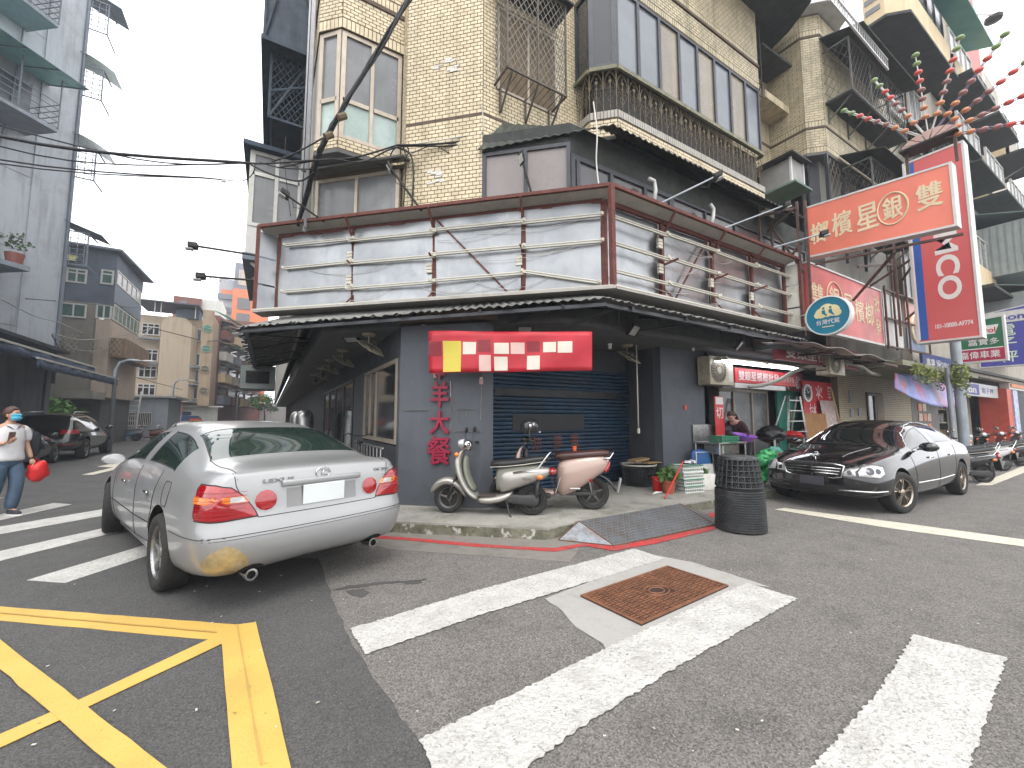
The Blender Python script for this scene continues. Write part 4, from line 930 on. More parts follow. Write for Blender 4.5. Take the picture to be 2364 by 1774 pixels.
for u, v, lab in ((978, 757, 'white bullet camera above the left end of the red banner'), (1408, 800, 'white cylindrical lamp on the soffit right of the red banner'), (1600, 806, 'small white camera on the soffit above the grey pillar')):
 p = PL(u, v, (3.45, 5.3), AD) if u < 1200 else PY(u, v, 5.4)
 t = thing('security_camera', lab, 'camera', p, group='small cameras under the soffit')
 B().lathe([(0, .05), (.04, .05), (.04, .03), (0, .03)], 12).out('mount', CREAM, t); B().lathe([(0, -.05), (.03, -.045), (.032, .03), (0, .03)], 12).out('body', WHB, t, smooth=40)
# ---- red banner (photo shows it blurred: plain patches of its colours)
t = thing('red_banner', 'long red banner with pale and yellow patches hung across the corner under the soffit', 'banner', (2.6, 5.3, 2.5))
BR = mat('red_banner_vinyl', (.42, .018, .03), .45, var=.15, scale=2.5); BRD = mat('dark_red_vinyl', (.2, .012, .02), .45, var=.1)
BP = (2.15, 5.72)
def bn(u, v, o=0): return PL(u, v, BP, AD)+N3*o
cells = [[(1020, 765), (1367, 768), (1352, 860), (1150, 868), (1005, 862), (990, 800)]]
BP_o = [bn(u, v) for u, v in [(1006, 764), (1350, 764), (1350, 772), (1367, 800), (1366, 850), (1300, 856), (1150, 866), (1006, 862), (988, 850), (988, 790), (1006, 786)]]
b = B()
def bf(s, q):
 u = 990+s*377; top = 765+2*s; bot = 862-6*s; p = bn(u, top+(bot-top)*q); return p+N3*(.02*math.sin(s*9)+.012*math.sin(q*5+s*14))
b.grid(bf, 30, 8); b.out('cloth', BR, t, True, ab=True, solid=.004)
YELP = mat('yellow_print', (.55, .45, .06), .5, var=.08); PALE = mat('pale_print', (.6, .55, .47), .5, var=.08); PINK = mat('pink_print', (.62, .42, .38), .5, var=.08)
rq = random.Random(12)
for s0, s1, q0, q1, m in ((.09, .2, .24, .98, YELP), (.21, .29, .26, .56, PALE), (.31, .38, .58, .97, PINK), (.4, .49, .28, .55, PALE), (.4, .48, .62, .96, PALE), (.5, .585, .27, .55, PINK), (.6, .68, .6, .95, PALE), (.7, .78, .26, .52, PALE), (.79, .88, .25, .54, PALE), (.30, .38, .2, .5, BRD), (.6, .68, .24, .5, BRD), (.0, .08, .25, .6, BRD)):
 k = rq.uniform(-.015, .015); b = B(); b.grid(lambda s, q: bf(s0+(s1-s0)*s, q0+(q1-q0)*q)+N3*.006, 8, 8); b.out('print_patch', m, t, True, ab=True)
# ---- calligraphy characters on the pillar
t = thing('calligraphy_sign', 'column of crimson cut-out Chinese characters mounted on the grey corner pillar', 'lettering', (2.25, 6.13, .6))
CRIM = mat('crimson_cutout', (.26, .012, .04), .45, var=.12, scale=6)
for s, u0, u1, v0, v1 in (('羊', 997, 1038, 882, 940), ('大', 995, 1038, 949, 1001), ('餐', 989, 1042, 1009, 1071), ('羊', 1003, 1031, 838, 876)):
 a = PL(u0, v1, CL, AD); c = PL(u1, v0, CL, AD); text(s, CRIM, t, a+N3*.02, D3, (0.12, 0, 1) if False else (0, 0, 1), h=c.z-a.z, w=(Vector(c[:2])-Vector(a[:2])).length, depth=.03, thick=.008)
# marks of removed notices on the pillar
PEEL = mat('glue_residue', (.42, .36, .26), .8, var=.3, scale=60, dirt_tone=((.1, .105, .12), .95, 25))
b = B()
def strip(u0, v0, u1, v1, w_):
 p, q = PL(u0, v0, CL, AD)+N3*.009, PL(u1, v1, CL, AD)+N3*.009; b.bar(p, q, w_, .002, up=N3.cross(q-p))
strip(1042, 918, 1042, 997, .018); strip(1050, 996, 1112, 996, .02); strip(1112, 890, 1110, 970, .012); strip(934, 948, 988, 947, .02); strip(1052, 946, 1094, 945, .02); strip(1058, 952, 1058, 976, .012); strip(1077, 950, 1077, 966, .018)
b.out('glue_marks', PEEL, MAIN, ab=True)
p, q = PL(1041, 880, CL, AD)+N3*.01, PL(1041, 917, CL, AD)+N3*.01; B().bar(p, q, .02, .004, up=N3.cross(q-p)).out('white_strip', WHB, MAIN, ab=True)
for u, lab in ((1007, 'small pink cased switch at the top of the calligraphy'), (1112, 'small pink cased switch hanging right of the calligraphy')):
 p = PL(u, 868 if u < 1100 else 882, CL, AD)+N3*.03; t = thing('socket_box', lab, 'switch', p); B().cbox((0, 0, 0), (.06, .03, .08)).out('body', mat('pink_plastic', (.5, .3, .3), .5), t, bevel=.006); B().cbox((0, 0, .055), (.04, .025, .03)).out('plug', CREAM, t, bevel=.004)
single('red_sticker', 'little red oval sticker in the middle of the right grey pillar', 'sticker', B().lathe([(0, 0), (.06, 0), (.06, .01), (0, .01)], 16, PY(1583, 941, 5.61), ax='y', sx=.75), mat('red_sticker', (.5, .06, .04), .5))
# ================================================================ BETEL NUT SHOP AND STREET SIGNS (right)
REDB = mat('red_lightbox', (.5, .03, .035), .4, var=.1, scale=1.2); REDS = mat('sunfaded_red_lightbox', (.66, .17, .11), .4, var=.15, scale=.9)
CRMT = mat('cream_lettering', (.68, .55, .36), .5, var=.08); WHT = mat('white_lettering', (.68, .66, .64), .5, var=.05)
SGW = mat('sign_frame_white', (.55, .54, .52), .45, .1, var=.1, scale=5, streak=((.3, .28, .25), .3)); BRNF = mat('brown_rusty_frame', (.1, .06, .05), .7, .2, var=.3, scale=10)
STL = mat('brushed_steel', (.45, .45, .44), .3, .9, var=.12, scale=12, dirt_tone=((.3, .28, .25), .5, 9))
SHP = thing('betel_nut_shop', 'dim open-fronted stall with aluminium doors, green board and cluttered floor behind the black sedan', 'shop', (11, 6.5, .15))
def w3(p, q, z0, z1, m, name='wall', t_=.15): return wall(p, q, z0, z1, m, t_, name, SHP)
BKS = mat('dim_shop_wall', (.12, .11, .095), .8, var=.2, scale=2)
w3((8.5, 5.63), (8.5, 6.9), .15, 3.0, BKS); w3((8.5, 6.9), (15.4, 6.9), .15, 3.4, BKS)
B().prism([(9.25, 4.3), (16, 4.3), (16, 7), (9.25, 7)], 3.0, 3.12).out('ceiling', SOF, SHP, ab=True)
frame(SHP, (9.9, 6.3), (12.3, 6.3), .2, 2.9, (.3, .66), BALU, GLH, fw=.07, rows=(.76,), glasses=[GLK, GLH, GLH, GLT, GLT, GLT])
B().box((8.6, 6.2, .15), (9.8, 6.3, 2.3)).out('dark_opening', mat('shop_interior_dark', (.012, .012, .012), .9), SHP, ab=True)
GRN = mat('green_board', (.02, .2, .14), .55, var=.15, scale=3, streak=((.02, .12, .09), .5))
B().box((12.4, 6.1, .15), (14.9, 6.16, 2.35)).out('green_board', GRN, SHP, ab=True); B().box((12.4, 6.08, 1.2), (14.9, 6.1, 1.225)).out('board_rail', mat('darkgreen', (.01, .1, .07), .6), SHP, ab=True)
# lower brick wall and gate to the right
BW = B(); wall((15.2, 5.7), (21.5, 5.7), .15, 3.35, MORT, .2, 'wall', SHP)
bricks((15.2, 5.7), (17.2, 5.7), .16, 3.2, BW, w=.24); bricks((18.6, 5.7), (21.4, 5.7), .16, 3.2, BW, w=.24); bricks((17.2, 5.7), (18.6, 5.7), 2.4, 3.2, BW, w=.24)
BW.out('wall_bricks', mat('dim_tile_brick', (.42, .35, .22), .5, var=.12, scale=5), SHP, ab=True, kind='stuff')
frame(SHP, (17.25, 5.66), (17.95, 5.66), .2, 2.38, (), mat('brown_door_frame', (.06, .03, .025), .5), GLK, fw=.1, names=('door', 'pane')); B().box((18.0, 5.66, .2), (18.6, 5.7, 2.36)).out('door_leaf', mat('tan_door', (.22, .17, .1), .6, var=.1), SHP, ab=True)
for x, z, m in ((15.9, 2.0, 'a'), (15.9, 1.55, 'b'), (16.5, 1.6, 'c')): B().box((x, 5.66, z), (x+.22, 5.69, z+.4 if m == 'a' else z+.25)).out('notice_plate', mat('grey_plate', (.25, .27, .28), .5), SHP, ab=True)
# air conditioner
def ac_unit(label, p, rz=0, s=1, m=None, group=None, w_=.85, h_=.62, dn=.3):
 t = thing('air_conditioner', label, 'air conditioner', p, rz, group)
 m = m or OLDW; B().box((0, 0, 0), (w_, dn, h_)).out('housing', m, t, bevel=.012)
 cx, cz, r_ = w_*.36, h_*.5, h_*.43
 B().lathe([(0, -.005), (r_, -.005), (r_, 0), (0, 0)], 20, (cx, 0, cz), ax='y').out('fan_opening', mat('ac_dark', (.06, .05, .04), .6), t)
 g = B(); g.tube([(cx+r_*math.cos(k*.2618), -.015, cz+r_*math.sin(k*.2618)) for k in range(24)], .008, 4, True)
 for k in range(24): a = k*.2618; g.bar((cx+.05*math.cos(a), -.015, cz+.05*math.sin(a)), (cx+r_*math.cos(a+.25), -.015, cz+r_*math.sin(a+.25)), .006)
 g.tube([(cx+r_*.6*math.cos(k*.3927), -.015, cz+r_*.6*math.sin(k*.3927)) for k in range(16)], .004, 4, True)
 g.out('grille', m, t); B().lathe([(0, -.03), (.07, -.025), (.075, -.01), (0, -.01)], 14, (cx, 0, cz), ax='y').out('hub_cap', m, t, smooth=40)
 B().box((w_*.78, -.004, .08), (w_*.97, 0, h_-.06)).out('side_label', mat('ac_label', (.5, .47, .42), .5), t)
 return t
ac_unit('beige air conditioner unit on the pillar beside the betel stall', (8.02, 5.25, 2.23))
# fluorescent lamp pair, lit
t = thing('fluorescent_lamp', 'pair of lit fluorescent tubes hanging over the betel stall', 'lamp', (9.7, 4.95, 2.72))
LIT = mat('lit_tube', (.9, .9, 1), .5, emit=((.85, .9, 1), 9), var=0)
for dy in (0, .16):
 B().tube([(8.1, 5.02+dy, 2.72), (9.62, 4.98+dy, 2.72)], .016, 8).out('tube', LIT, t, True, ab=True); B().tube([(9.68, 4.98+dy, 2.72), (11.2, 4.92+dy, 2.72)], .016, 8).out('tube', LIT, t, True, ab=True)
 B().bar((8.05, 5.02+dy, 2.77), (11.25, 4.92+dy, 2.77), .06, .03).out('batten', CREAM, t, ab=True)
multi('holder', OLDW, t, [lambda b, x=x: b.cbox((x, 5.05, 2.76), (.06, .28, .07)) for x in (8.1, 9.65, 11.2)], ab=True)
# red sign strip over the door
t = thing('shop_fascia_sign', 'narrow red strip sign with white calligraphy above the aluminium doors', 'signboard', (10, 5.35, 2.3))
a, c = PY(1692, 842, 5.3), PY(1815, 868, 5.3)
B().box((9.02, 5.3, 2.32), (11.75, 5.36, 2.66)).out('panel', REDB, t, ab=True, bevel=.01); B().box((9.0, 5.3, 2.2), (11.2, 5.5, 2.31)).out('pelmet', SGW, t, ab=True)
text('雙銀星檳榔批發', WHT, t, (9.15, 5.299, 2.38), (1, 0, 0), (0, 0, 1), h=.22, w=1.75, depth=.004, bold=.01); text('青仔包半斤', WHT, t, (11.0, 5.299, 2.42), (1, 0, 0), (0, 0, 1), h=.15, w=.65, depth=.004)
# dark upper sign behind canopy
t = thing('shaded_shop_sign', 'shaded red sign with white characters under the broken canopy edge', 'signboard', (11.2, 4.6, 2.85))
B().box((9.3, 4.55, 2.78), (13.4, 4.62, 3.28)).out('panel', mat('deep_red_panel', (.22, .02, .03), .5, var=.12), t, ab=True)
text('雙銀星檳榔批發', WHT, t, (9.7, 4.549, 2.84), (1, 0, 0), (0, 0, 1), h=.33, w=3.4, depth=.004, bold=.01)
t = thing('red_side_poster', 'narrow red vertical poster with white characters on the edge of the stall doorway', 'poster', (8.52, 5.6, .9))
B().box((8.52, 5.5, .75), (8.86, 5.52, 2.0)).out('sheet', REDB, t, ab=True); text('切', WHT, t, (8.56, 5.498, 1.5), (1, 0, 0), (0, 0, 1), h=.26, w=.26, depth=.002, bold=.02); text('料', WHT, t, (8.56, 5.498, .9), (1, 0, 0), (0, 0, 1), h=.24, w=.24, depth=.002); B().box((8.55, 5.49, 1.82), (8.82, 5.5, 1.98)).out('white_notice', WHT, t, ab=True)
# lower dark red sign over green board: inverted board leaning at the wall
t = thing('upside_down_board', 'big red drinks board leaning upside down behind the ladder and plywood', 'signboard', (14.7, 5.85, .2))
a, c = PY(1857, 893, 5.9), PY(1945, 985, 5.9)
B().box((13.35, 5.86, .3), (15.75, 5.92, 2.62)).out('panel', mat('bright_red_panel', (.55, .02, .03), .4, var=.1), t, ab=True); B().box((15.76, 5.85, .3), (15.8, 5.92, 2.62)).out('edge', WHT, t, ab=True)
for s, x, z, hh in (('結', 15.3, 2.5, .42), ('冰', 14.55, 2.5, .42), ('水', 13.9, 2.52, .42), ('飲', 15.2, 1.95, .42), ('料', 14.1, 1.95, .42), ('(奶)', 14.0, 1.3, .28)):
 text(s, WHT, t, (x, 5.859, z), (-1, 0, 0), (0, 0, -1), h=hh, depth=0, bold=.025)
t = thing('red_wall_sign', 'dim red sign panel with white character above the green board', 'signboard', (12.9, 6.0, 2.3))
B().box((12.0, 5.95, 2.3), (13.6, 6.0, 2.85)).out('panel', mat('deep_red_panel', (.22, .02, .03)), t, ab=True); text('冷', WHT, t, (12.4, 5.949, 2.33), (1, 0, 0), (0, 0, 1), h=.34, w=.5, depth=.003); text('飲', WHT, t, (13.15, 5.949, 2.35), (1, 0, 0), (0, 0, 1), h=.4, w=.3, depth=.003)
# wall clock
p = PY(1864, 908, 5.6); t = thing('wall_clock', 'round wall clock with dark face and white rim above the ladder', 'clock', p)
B().lathe([(.19, -.02), (.25, -.02), (.25, .02), (.19, .02), (.19, -.02)], 28, ax='y').out('rim', WHT, t, smooth=40); B().lathe([(0, -.01), (.195, -.01), (.195, .01), (0, .01)], 24, ax='y').out('face', BLK, t)
b = B()
for k in range(12): b.cbox((.15*math.sin(k*math.pi/6), -.015, .15*math.cos(k*math.pi/6)), (.025, .006, .025))
b.bar((0, -.016, 0), (.08, -.016, .05), .012); b.bar((0, -.016, 0), (-.04, -.016, .11), .01); b.out('numerals', WHT, t, kind='stuff')
# stepladder
t = thing('stepladder', 'tall aluminium stepladder standing open in front of the green board', 'ladder', (11.95, 5.6, .15))
tp, bt = [PY(1821, 914, 5.5), PY(1849, 914, 5.5)], [Vector((11.2, 5.35, .15)), Vector((12.45, 5.35, .15))]
tp = [Vector((11.75, 5.5, 2.1)), Vector((12.35, 5.5, 2.1))]
for i in (0, 1): B().bar(bt[i], tp[i], .05, .03).out('rail', STL, t, ab=True); B().bar(Vector((bt[i].x, 6.0, .15)), tp[i]+Vector((0, .08, 0)), .04, .025).out('rear_leg', STL, t, ab=True)
for k in range(7): f = .1+k*.14; B().bar(bt[0].lerp(tp[0], f), bt[1].lerp(tp[1], f), .06, .025).out('step', STL, t, ab=True)
single('plywood_sheet', 'ochre plywood sheet propped against the red upside-down board', 'plywood', B().obox((13.0, 5.6, .3), (1.3, 0, 0), (0, .02, 0), (0, .12, 1.35)), mat('plywood', (.35, .17, .06), .7, var=.15, scale=3))
single('acrylic_sheet', 'scratched translucent sheet leaning on the red upside-down board', 'plastic sheet', B().obox((14.25, 5.62, .2), (.95, 0, 0), (0, .01, 0), (-.12, .15, 1.85)), mat('scratched_acrylic', (.42, .3, .28), .4, var=.25, scale=4, dirt_tone=((.6, .55, .5), .6, 6)))
single('wooden_pole', 'pale wooden pole leaning against the right part of the red upside-down board', 'pole', B().bar((15.3, 5.6, .2), (15.0, 5.8, 2.4), .05, .04), mat('pale_wood', (.45, .3, .15), .7))
single('bamboo_pole', 'thin upright bamboo pole against the green board', 'pole', B().tube([(13.0, 6.0, .15), (12.95, 6.02, 1.7)], .02, 7), mat('bamboo', (.3, .2, .08), .6))
# ---- perpendicular betel sign
def lightbox(name, label, x, y0, y1, z0a, z1a, z0b, z1b, m, th=.22, fr=.035, cat='signboard'):
 """sign in the plane X = x running y0 -> y1 (y0 nearer the wall); heights may differ at both ends"""
 t = thing(name, label, cat, (x, (y0+y1)/2, z0a))
 B().extr([(x, y0, z0a), (x, y1, z0b), (x, y1, z1b), (x, y0, z1a)], (th, 0, 0)).out('panel', m, t, ab=True)
 s = 1 if y1 > y0 else -1
 b = B(); X = x-.012
 b.extr([(X, y0, z0a-fr), (X, y1, z0b-fr), (X, y1, z0b), (X, y0, z0a)], (th+.024, 0, 0)); b.extr([(X, y0, z1a), (X, y1, z1b), (X, y1, z1b+fr), (X, y0, z1a+fr)], (th+.024, 0, 0))
 b.extr([(X, y1, z0b-fr), (X, y1+s*fr, z0b-fr), (X, y1+s*fr, z1b+fr), (X, y1, z1b+fr)], (th+.024, 0, 0)); b.extr([(X, y0, z0a-fr), (X, y0-s*fr, z0a-fr), (X, y0-s*fr, z1a+fr), (X, y0, z1a+fr)], (th+.024, 0, 0))
 b.out('rim', SGW, t, ab=True); return t
SX = 9.5
q = [PX(u, v, SX) for u, v in ((1867, 592), (1862, 482), (2190, 380), (2208, 517))]
t = lightbox('betel_sign', 'long red light box sign with cream characters and circled one jutting over the street', SX, q[0].y, q[2].y, q[0].z, q[1].z, q[3].z, q[2].z, REDS)
y0, y1 = q[0].y, q[2].y; Lq = y0-y1; zb = (q[0].z+q[3].z)/2;
for s, f, hh, dz in (('榔', .03, .42, .22), ('檳', .21, .48, .26), ('星', .40, .48, .26), ('銀', .585, .4, .34), ('雙', .80, .44, .36)):
 zz = q[0].z+(q[3].z-q[0].z)*f
 text(s, CRMT, t, (SX, y0-Lq*f, zz+dz), (0, -1, 0), (0, 0, 1), h=hh, w=Lq*.15 if s != '銀' else Lq*.125, depth=.008, thick=.007)
cc = Vector((SX-.006, y0-Lq*.648, q[0].z+(q[3].z-q[0].z)*.65+.54)); b = B(); b.tube([cc+Vector((0, Lq*.1*math.cos(k*.2094), .29*math.sin(k*.2094))) for k in range(30)], .014, 5, True); b.out('ring_emblem', CRMT, t, ab=True)
# scaffolding that carries it
t = thing('sign_scaffold', 'dark angle-iron scaffold with braces carrying the projecting signs', 'scaffold', (9.6, 4.2, 3.3))
MT = BRNF
for p, q_ in (((9.45, 4.05, 3.2), (9.45, 4.05, 6.1)), ((9.45, 3.9, 3.3), (9.45, 3.9, 6.05)), ((9.5, 4.6, 3.3), (9.5, 4.6, 6.0)), ((9.45, 4.05, 6.0), (9.5, 4.7, 5.7)), ((9.45, 4.0, 4.55), (9.5, 4.65, 5.9)), ((9.45, 4.0, 5.2), (9.5, 4.6, 4.6)), ((9.0, 4.6, 4.9), (9.0, 4.6, 6.1)), ((9.0, 4.6, 5.9), (9.5, 4.1, 6.0)), ((9.5, 3.8, 4.66), (9.6, 1.75, 4.5)), ((9.6, 2.6, 4.5), (11.8, 4.0, 4.3)),
              ((13.6, 3.95, 3.3), (13.6, 3.95, 4.95)), ((14.2, 3.95, 3.3), (14.2, 3.95, 5.8)), ((13.55, 3.95, 4.85), (16, 3.95, 4.9)), ((13.55, 3.95, 3.35), (16.8, 3.95, 3.4)), ((13.6, 3.95, 4.1), (16, 3.95, 4.15)), ((15.2, 3.95, 3.3), (15.2, 3.95, 6.0)), ((15.0, 3.9, 3.3), (15.0, 3.9, 6.5)), ((16.8, 3.95, 3.4), (16.8, 3.95, 5.0)), ((12.2, 4.0, 5.2), (14.1, 3.9, 5.6)), ((12.8, 4.0, 4.8), (12.6, 2.9, 5.3)), ((12.5, 3.4, 3.4), (12.5, 3.4, 7.2)), ((12.7, 3.0, 4.1), (14.8, 3.9, 4.2)), ((12.7, 3.0, 5.3), (14.8, 3.9, 5.3))):
 B().bar(p, q_, .042).out('strut', MT, t, ab=True)
for x0, x1, z0_, z1_, m in ((13.7, 14.15, 4.15, 4.8, SGW), (14.3, 14.95, 4.15, 4.8, SGW), (13.7, 14.95, 3.42, 4.05, SGW), (15.3, 16.7, 4.1, 4.8, mat('pinkish_sign', (.5, .25, .22), .5)), (15.3, 16.7, 3.42, 4.05, mat('slate_blue_sign', (.16, .2, .28), .5))):
 B().box((x0, 4.02, z0_), (x1, 4.06, z1_)).out('infill_panel', m, t, ab=True)
b = B(); b.tube([(15.9, 4.0, 3.9)]*0+[(15.9+.35*math.cos(k*.42-5.2), 4.0, 4.1+.4*math.sin(k*.42-5.2)) for k in range(1, 12)], .05, 6); b.out('letter_c', CRMT, t, ab=True)
# ---- red facade board
t = thing('betel_facade_board', 'long red board with cream characters along the facade behind the round teal sign', 'signboard', (11.6, 4.05, 3.4))
B().box((9.62, 4.0, 3.4), (13.45, 4.1, 4.78)).out('panel', mat('red_board_gradient', (.52, .11, .1), .4, var=.2, scale=1.3), t, ab=True)
b = B(); b.box((9.6, 3.98, 4.78), (13.48, 4.11, 4.82)); b.box((9.6, 3.98, 3.35), (13.48, 4.11, 3.4)); b.box((13.45, 3.98, 3.4), (13.48, 4.11, 4.78)); b.out('rim', SGW, t, ab=True)
for s, x, z_, w_ in (('雙', 9.72, 3.85, .55), ('銀', 10.55, 3.9, .5), ('星', 11.25, 3.85, .5), ('檳', 11.85, 3.8, .5), ('榔', 12.42, 3.8, .5), ('批', 13.02, 4.2, .32), ('發', 13.02, 3.6, .32)):
 text(s, CRMT, t, (x, 3.999, z_), (1, 0, 0), (0, 0, 1), h=.55 if w_ > .4 else .42, w=w_, depth=.006, bold=.02)
b = B(); b.tube([(10.8+.38*math.cos(k*.2094), 3.99, 4.18+.38*math.sin(k*.2094)) for k in range(30)], .014, 5, True); b.out('ring_emblem', CRMT, t, ab=True)
# ---- round teal sign
cx = 9.3; c = Vector((cx, 3.555, 3.5)); t = thing('round_teal_sign', 'oval teal projecting sign with a cream cloud emblem and white characters', 'signboard', c)
TEAL = mat('teal_sign_face', (.012, .16, .25), .35, var=.1)
B().lathe([(0, -.06), (.36, -.06), (.36, .06), (0, .06)], 40, ax='x').out('panel', TEAL, t, smooth=40); B().lathe([(.36, -.075), (.385, -.07), (.385, .07), (.36, .075), (.36, -.075)], 40, ax='x').out('rim', WHT, t, smooth=40)
b = B()
for y, z, r_ in ((.1, .06, .1), (0, .1, .13), (-.1, .08, .11), (-.16, .03, .07), (.16, .03, .06)): b.lathe([(0, -.066-.001*r_*10), (r_, -.066-.001*r_*10), (r_, -.06), (0, -.06)], 20, (0, y, z), ax='x')
b.out('cloud_emblem', mat('cream_print', (.7, .6, .33), .5), t)
b = B()
for y in (.055, -.06):
 b.lathe([(0, -.072), (.022, -.072), (.022, -.066), (0, -.066)], 10, (0, y-.0, .15), ax='x'); b.extr([(-.0675, y+.03, .11), (-.0675, y-.02, .12), (-.0675, y-.03, .05), (-.0675, y-.06, .0), (-.0675, y-.04, -.01), (-.0675, y, .03), (-.0675, y+.03, .05)], (-.004, 0, 0))
b.out('seated_figures', TEAL, t)
text('台灣代駕', WHT, t, (cx-.06, 3.555+.19, 3.5-.17), (0, -1, 0), (0, 0, 1), h=.1, w=.38, depth=.005); B().box((-.065, -.1, -.225), (-.06, .1, -.21)).out('underline', mat('cream_print', (.7, .6, .33)), t)
B().bar((9.3, 3.92, 3.62), (9.4, 4.1, 3.62), .025).out('bracket', SGW, t, ab=True); B().bar((9.3, 3.9, 3.36), (9.4, 4.1, 3.36), .025).out('bracket', SGW, t, ab=True)
# ---- tall red / blue vertical sign
KX = 12.5; q = [PX(u, v, KX) for u, v in ((2123, 790), (2116, 378), (2243, 338), (2262, 775))]; ya, yb = q[0].y, q[3].y
t = lightbox('tall_scooter_sign', 'tall vertical red sign with white rotated letters and a blue edge stripe', KX, ya, yb, q[0].z, 7.4, q[3].z, 7.4, mat('red_sign_face', (.55, .1, .1), .4, var=.08, scale=.7), th=.3, fr=.04)
WB = ya-yb
B().box((KX-.008, ya-WB*.03, 3.25), (KX-.002, ya, 7.38)).out('white_stripe', WHT, t, ab=True); B().box((KX-.01, ya-WB*.17, 3.25), (KX-.003, ya-WB*.03, 7.38)).out('blue_stripe', mat('blue_stripe', (.02, .09, .36), .4), t, ab=True)
text('KYMCO', WHT, t, (KX, ya-WB*.40, 6.38), (0, 0, -1), (0, -1, 0), h=WB*.4, w=2.32, depth=.006, bold=.03); text('101-10000-AF774', WHT, t, (KX, ya-WB*.3, 3.46), (0, -1, 0), (0, 0, 1), h=.1, w=WB*.62, depth=.004, bold=.02)
# ---- bead light fountain on top of the betel sign
t = thing('bead_light_spray', 'fan of thin light rods strung with green, red and orange beads above the betel sign', 'sign lights', (9.6, 2.1, 6.1))
ctr = PX(2145, 322, SX+.1)
B().prism([(9.45, ctr.y-.36), (9.8, ctr.y-.36), (9.8, ctr.y+.36), (9.45, ctr.y+.36)], ctr.z-.09, ctr.z-.06).out('platform', BLK, t, ab=True)
b = B()
for k in range(7):
 a = k*math.pi/7; b.extr([(9.55, ctr.y+.05*math.cos(a), ctr.z-.05), (9.55, ctr.y+.36*math.cos(a), ctr.z-.05+.2*math.sin(a)), (9.55, ctr.y+.36*math.cos(a+.4), ctr.z-.05+.2*math.sin(a+.4))], (.03, 0, 0))
b.out('shell_base', mat('shell_plastic', (.45, .3, .26), .5), t, ab=True)
for yy in (-.3, .3): B().bar((9.6, ctr.y+yy, 5.75), (9.6, ctr.y+yy, ctr.z-.1), .04).out('leg', BRNF, t, ab=True)
BC_ = [mat('bead_orange', (.55, .22, .1), .3, spec=.6), mat('bead_smoke', (.3, .14, .13), .3), mat('bead_red', (.6, .1, .08), .3), mat('bead_green', (.22, .32, .13), .3)]
bd = [None]*4
for (u, v) in ((1948, 256), (2018, 186), (2113, 128), (2216, 88), (2320, 80), (2400, 118), (2430, 190), (2440, 268)):
 e = PX(u, v, SX+.1); d = e-ctr; Ln = d.length; nn = d.normalized()
 for o in (-.018, .018): B().tube([ctr+Vector((0, 0, o)), e+Vector((0, 0, o))], .009, 4).out('rod', SGW if u < 2300 else mat('mauve_rod', (.22, .17, .24), .5), t, ab=True)
 for k in range(8):
  f = .26+.74*k/7.; i = k//2; p = ctr+d*f
  if bd[i] is None:
   bb_ = B(); bb_.ball((0, 0, 0), (.048, .058, .04), 10, 7); bd[i] = bb_.out('bead', BC_[i], t, True); x = bd[i]
  else: x = dup(bd[i], parent=t)
  x.location = p-t.location
# mast lamp top right
t = thing('mast_lamp', 'street lamp head on a horizontal arm beside the tall red roof board', 'street lamp', PY(2290, 35, 3.6))
b = B(); p = PY(2238, 33, 3.9)-t.location; b.tube([p, (0, 0, 0)], .04, 6); b.out('arm', SGW, t); B().lathe([(0, -.18), (.3, -.1), (.32, .05), (0, .12)], 8, (.25, 0, -.05)).out('lamp_head', BLK, t)
# ---- other signs down the street
t = lightbox('green_oil_sign', 'green and red sign with white characters hanging partly behind the tall red sign', 19, 3.85, 2.86, 3.30, 4.53, 3.3, 4.6, mat('green_sign_face', (.02, .13, .06), .4), th=.2, fr=.05)
B().box((18.985, 2.86, 3.3), (18.995, 3.85, 3.66)).out('red_band', mat('maroon_band', (.35, .02, .06), .4), t, ab=True); B().box((18.98, 2.88, 3.66), (18.99, 3.85, 3.69)).out('white_line', WHT, t, ab=True)
text('嘉偉車業', WHT, t, (18.985, 3.8, 3.37), (0, -1, 0), (0, 0, 1), h=.23, w=.85, depth=.005, bold=.02); text('嘉實多', WHT, t, (18.995, 3.6, 3.78), (0, -1, 0), (0, 0, 1), h=.2, w=.65, depth=.005, bold=.03)
B().extr([(18.99, 3.5, 4.1), (18.99, 3.02, 4.1), (18.99, 2.93, 4.38), (18.99, 3.42, 4.38)], (.005, 0, 0)).out('white_flag', WHT, t, ab=True); text('Castrol', mat('logo_red', (.5, .03, .03), .5), t, (18.985, 3.62, 4.15), (0, -1, 0), (0, 0, 1), h=.16, w=.62, depth=.004, bold=.02)
t = lightbox('blue_scale_sign', 'white and indigo vertical sign with big white characters at the right edge', 22, 3.9, 2.35, 3.35, 5.2, 3.35, 5.4, mat('indigo_sign_face', (.06, .06, .3), .4), th=.25, fr=.04)
B().box((21.985, 2.35, 4.85), (21.995, 3.9, 5.25)).out('white_header', SGW, t, ab=True); text('nobon', mat('indigo_print', (.06, .05, .3), .5), t, (21.98, 3.75, 4.92), (0, -1, 0), (0, 0, 1), h=.22, w=.95, depth=.004, bold=.02)
for i, s in enumerate('電子秤'): text(s, mat('pale_green_letter', (.55, .65, .5), .5), t, (21.99, 3.45, 4.38-i*.46), (0, -1, 0), (0, 0, 1), h=.4, w=.42, depth=.005, bold=.02)
t = thing('low_shop_sign', 'low horizontal white and indigo shop sign behind the pair of grey poles', 'signboard', (25, 4.8, 2.6))
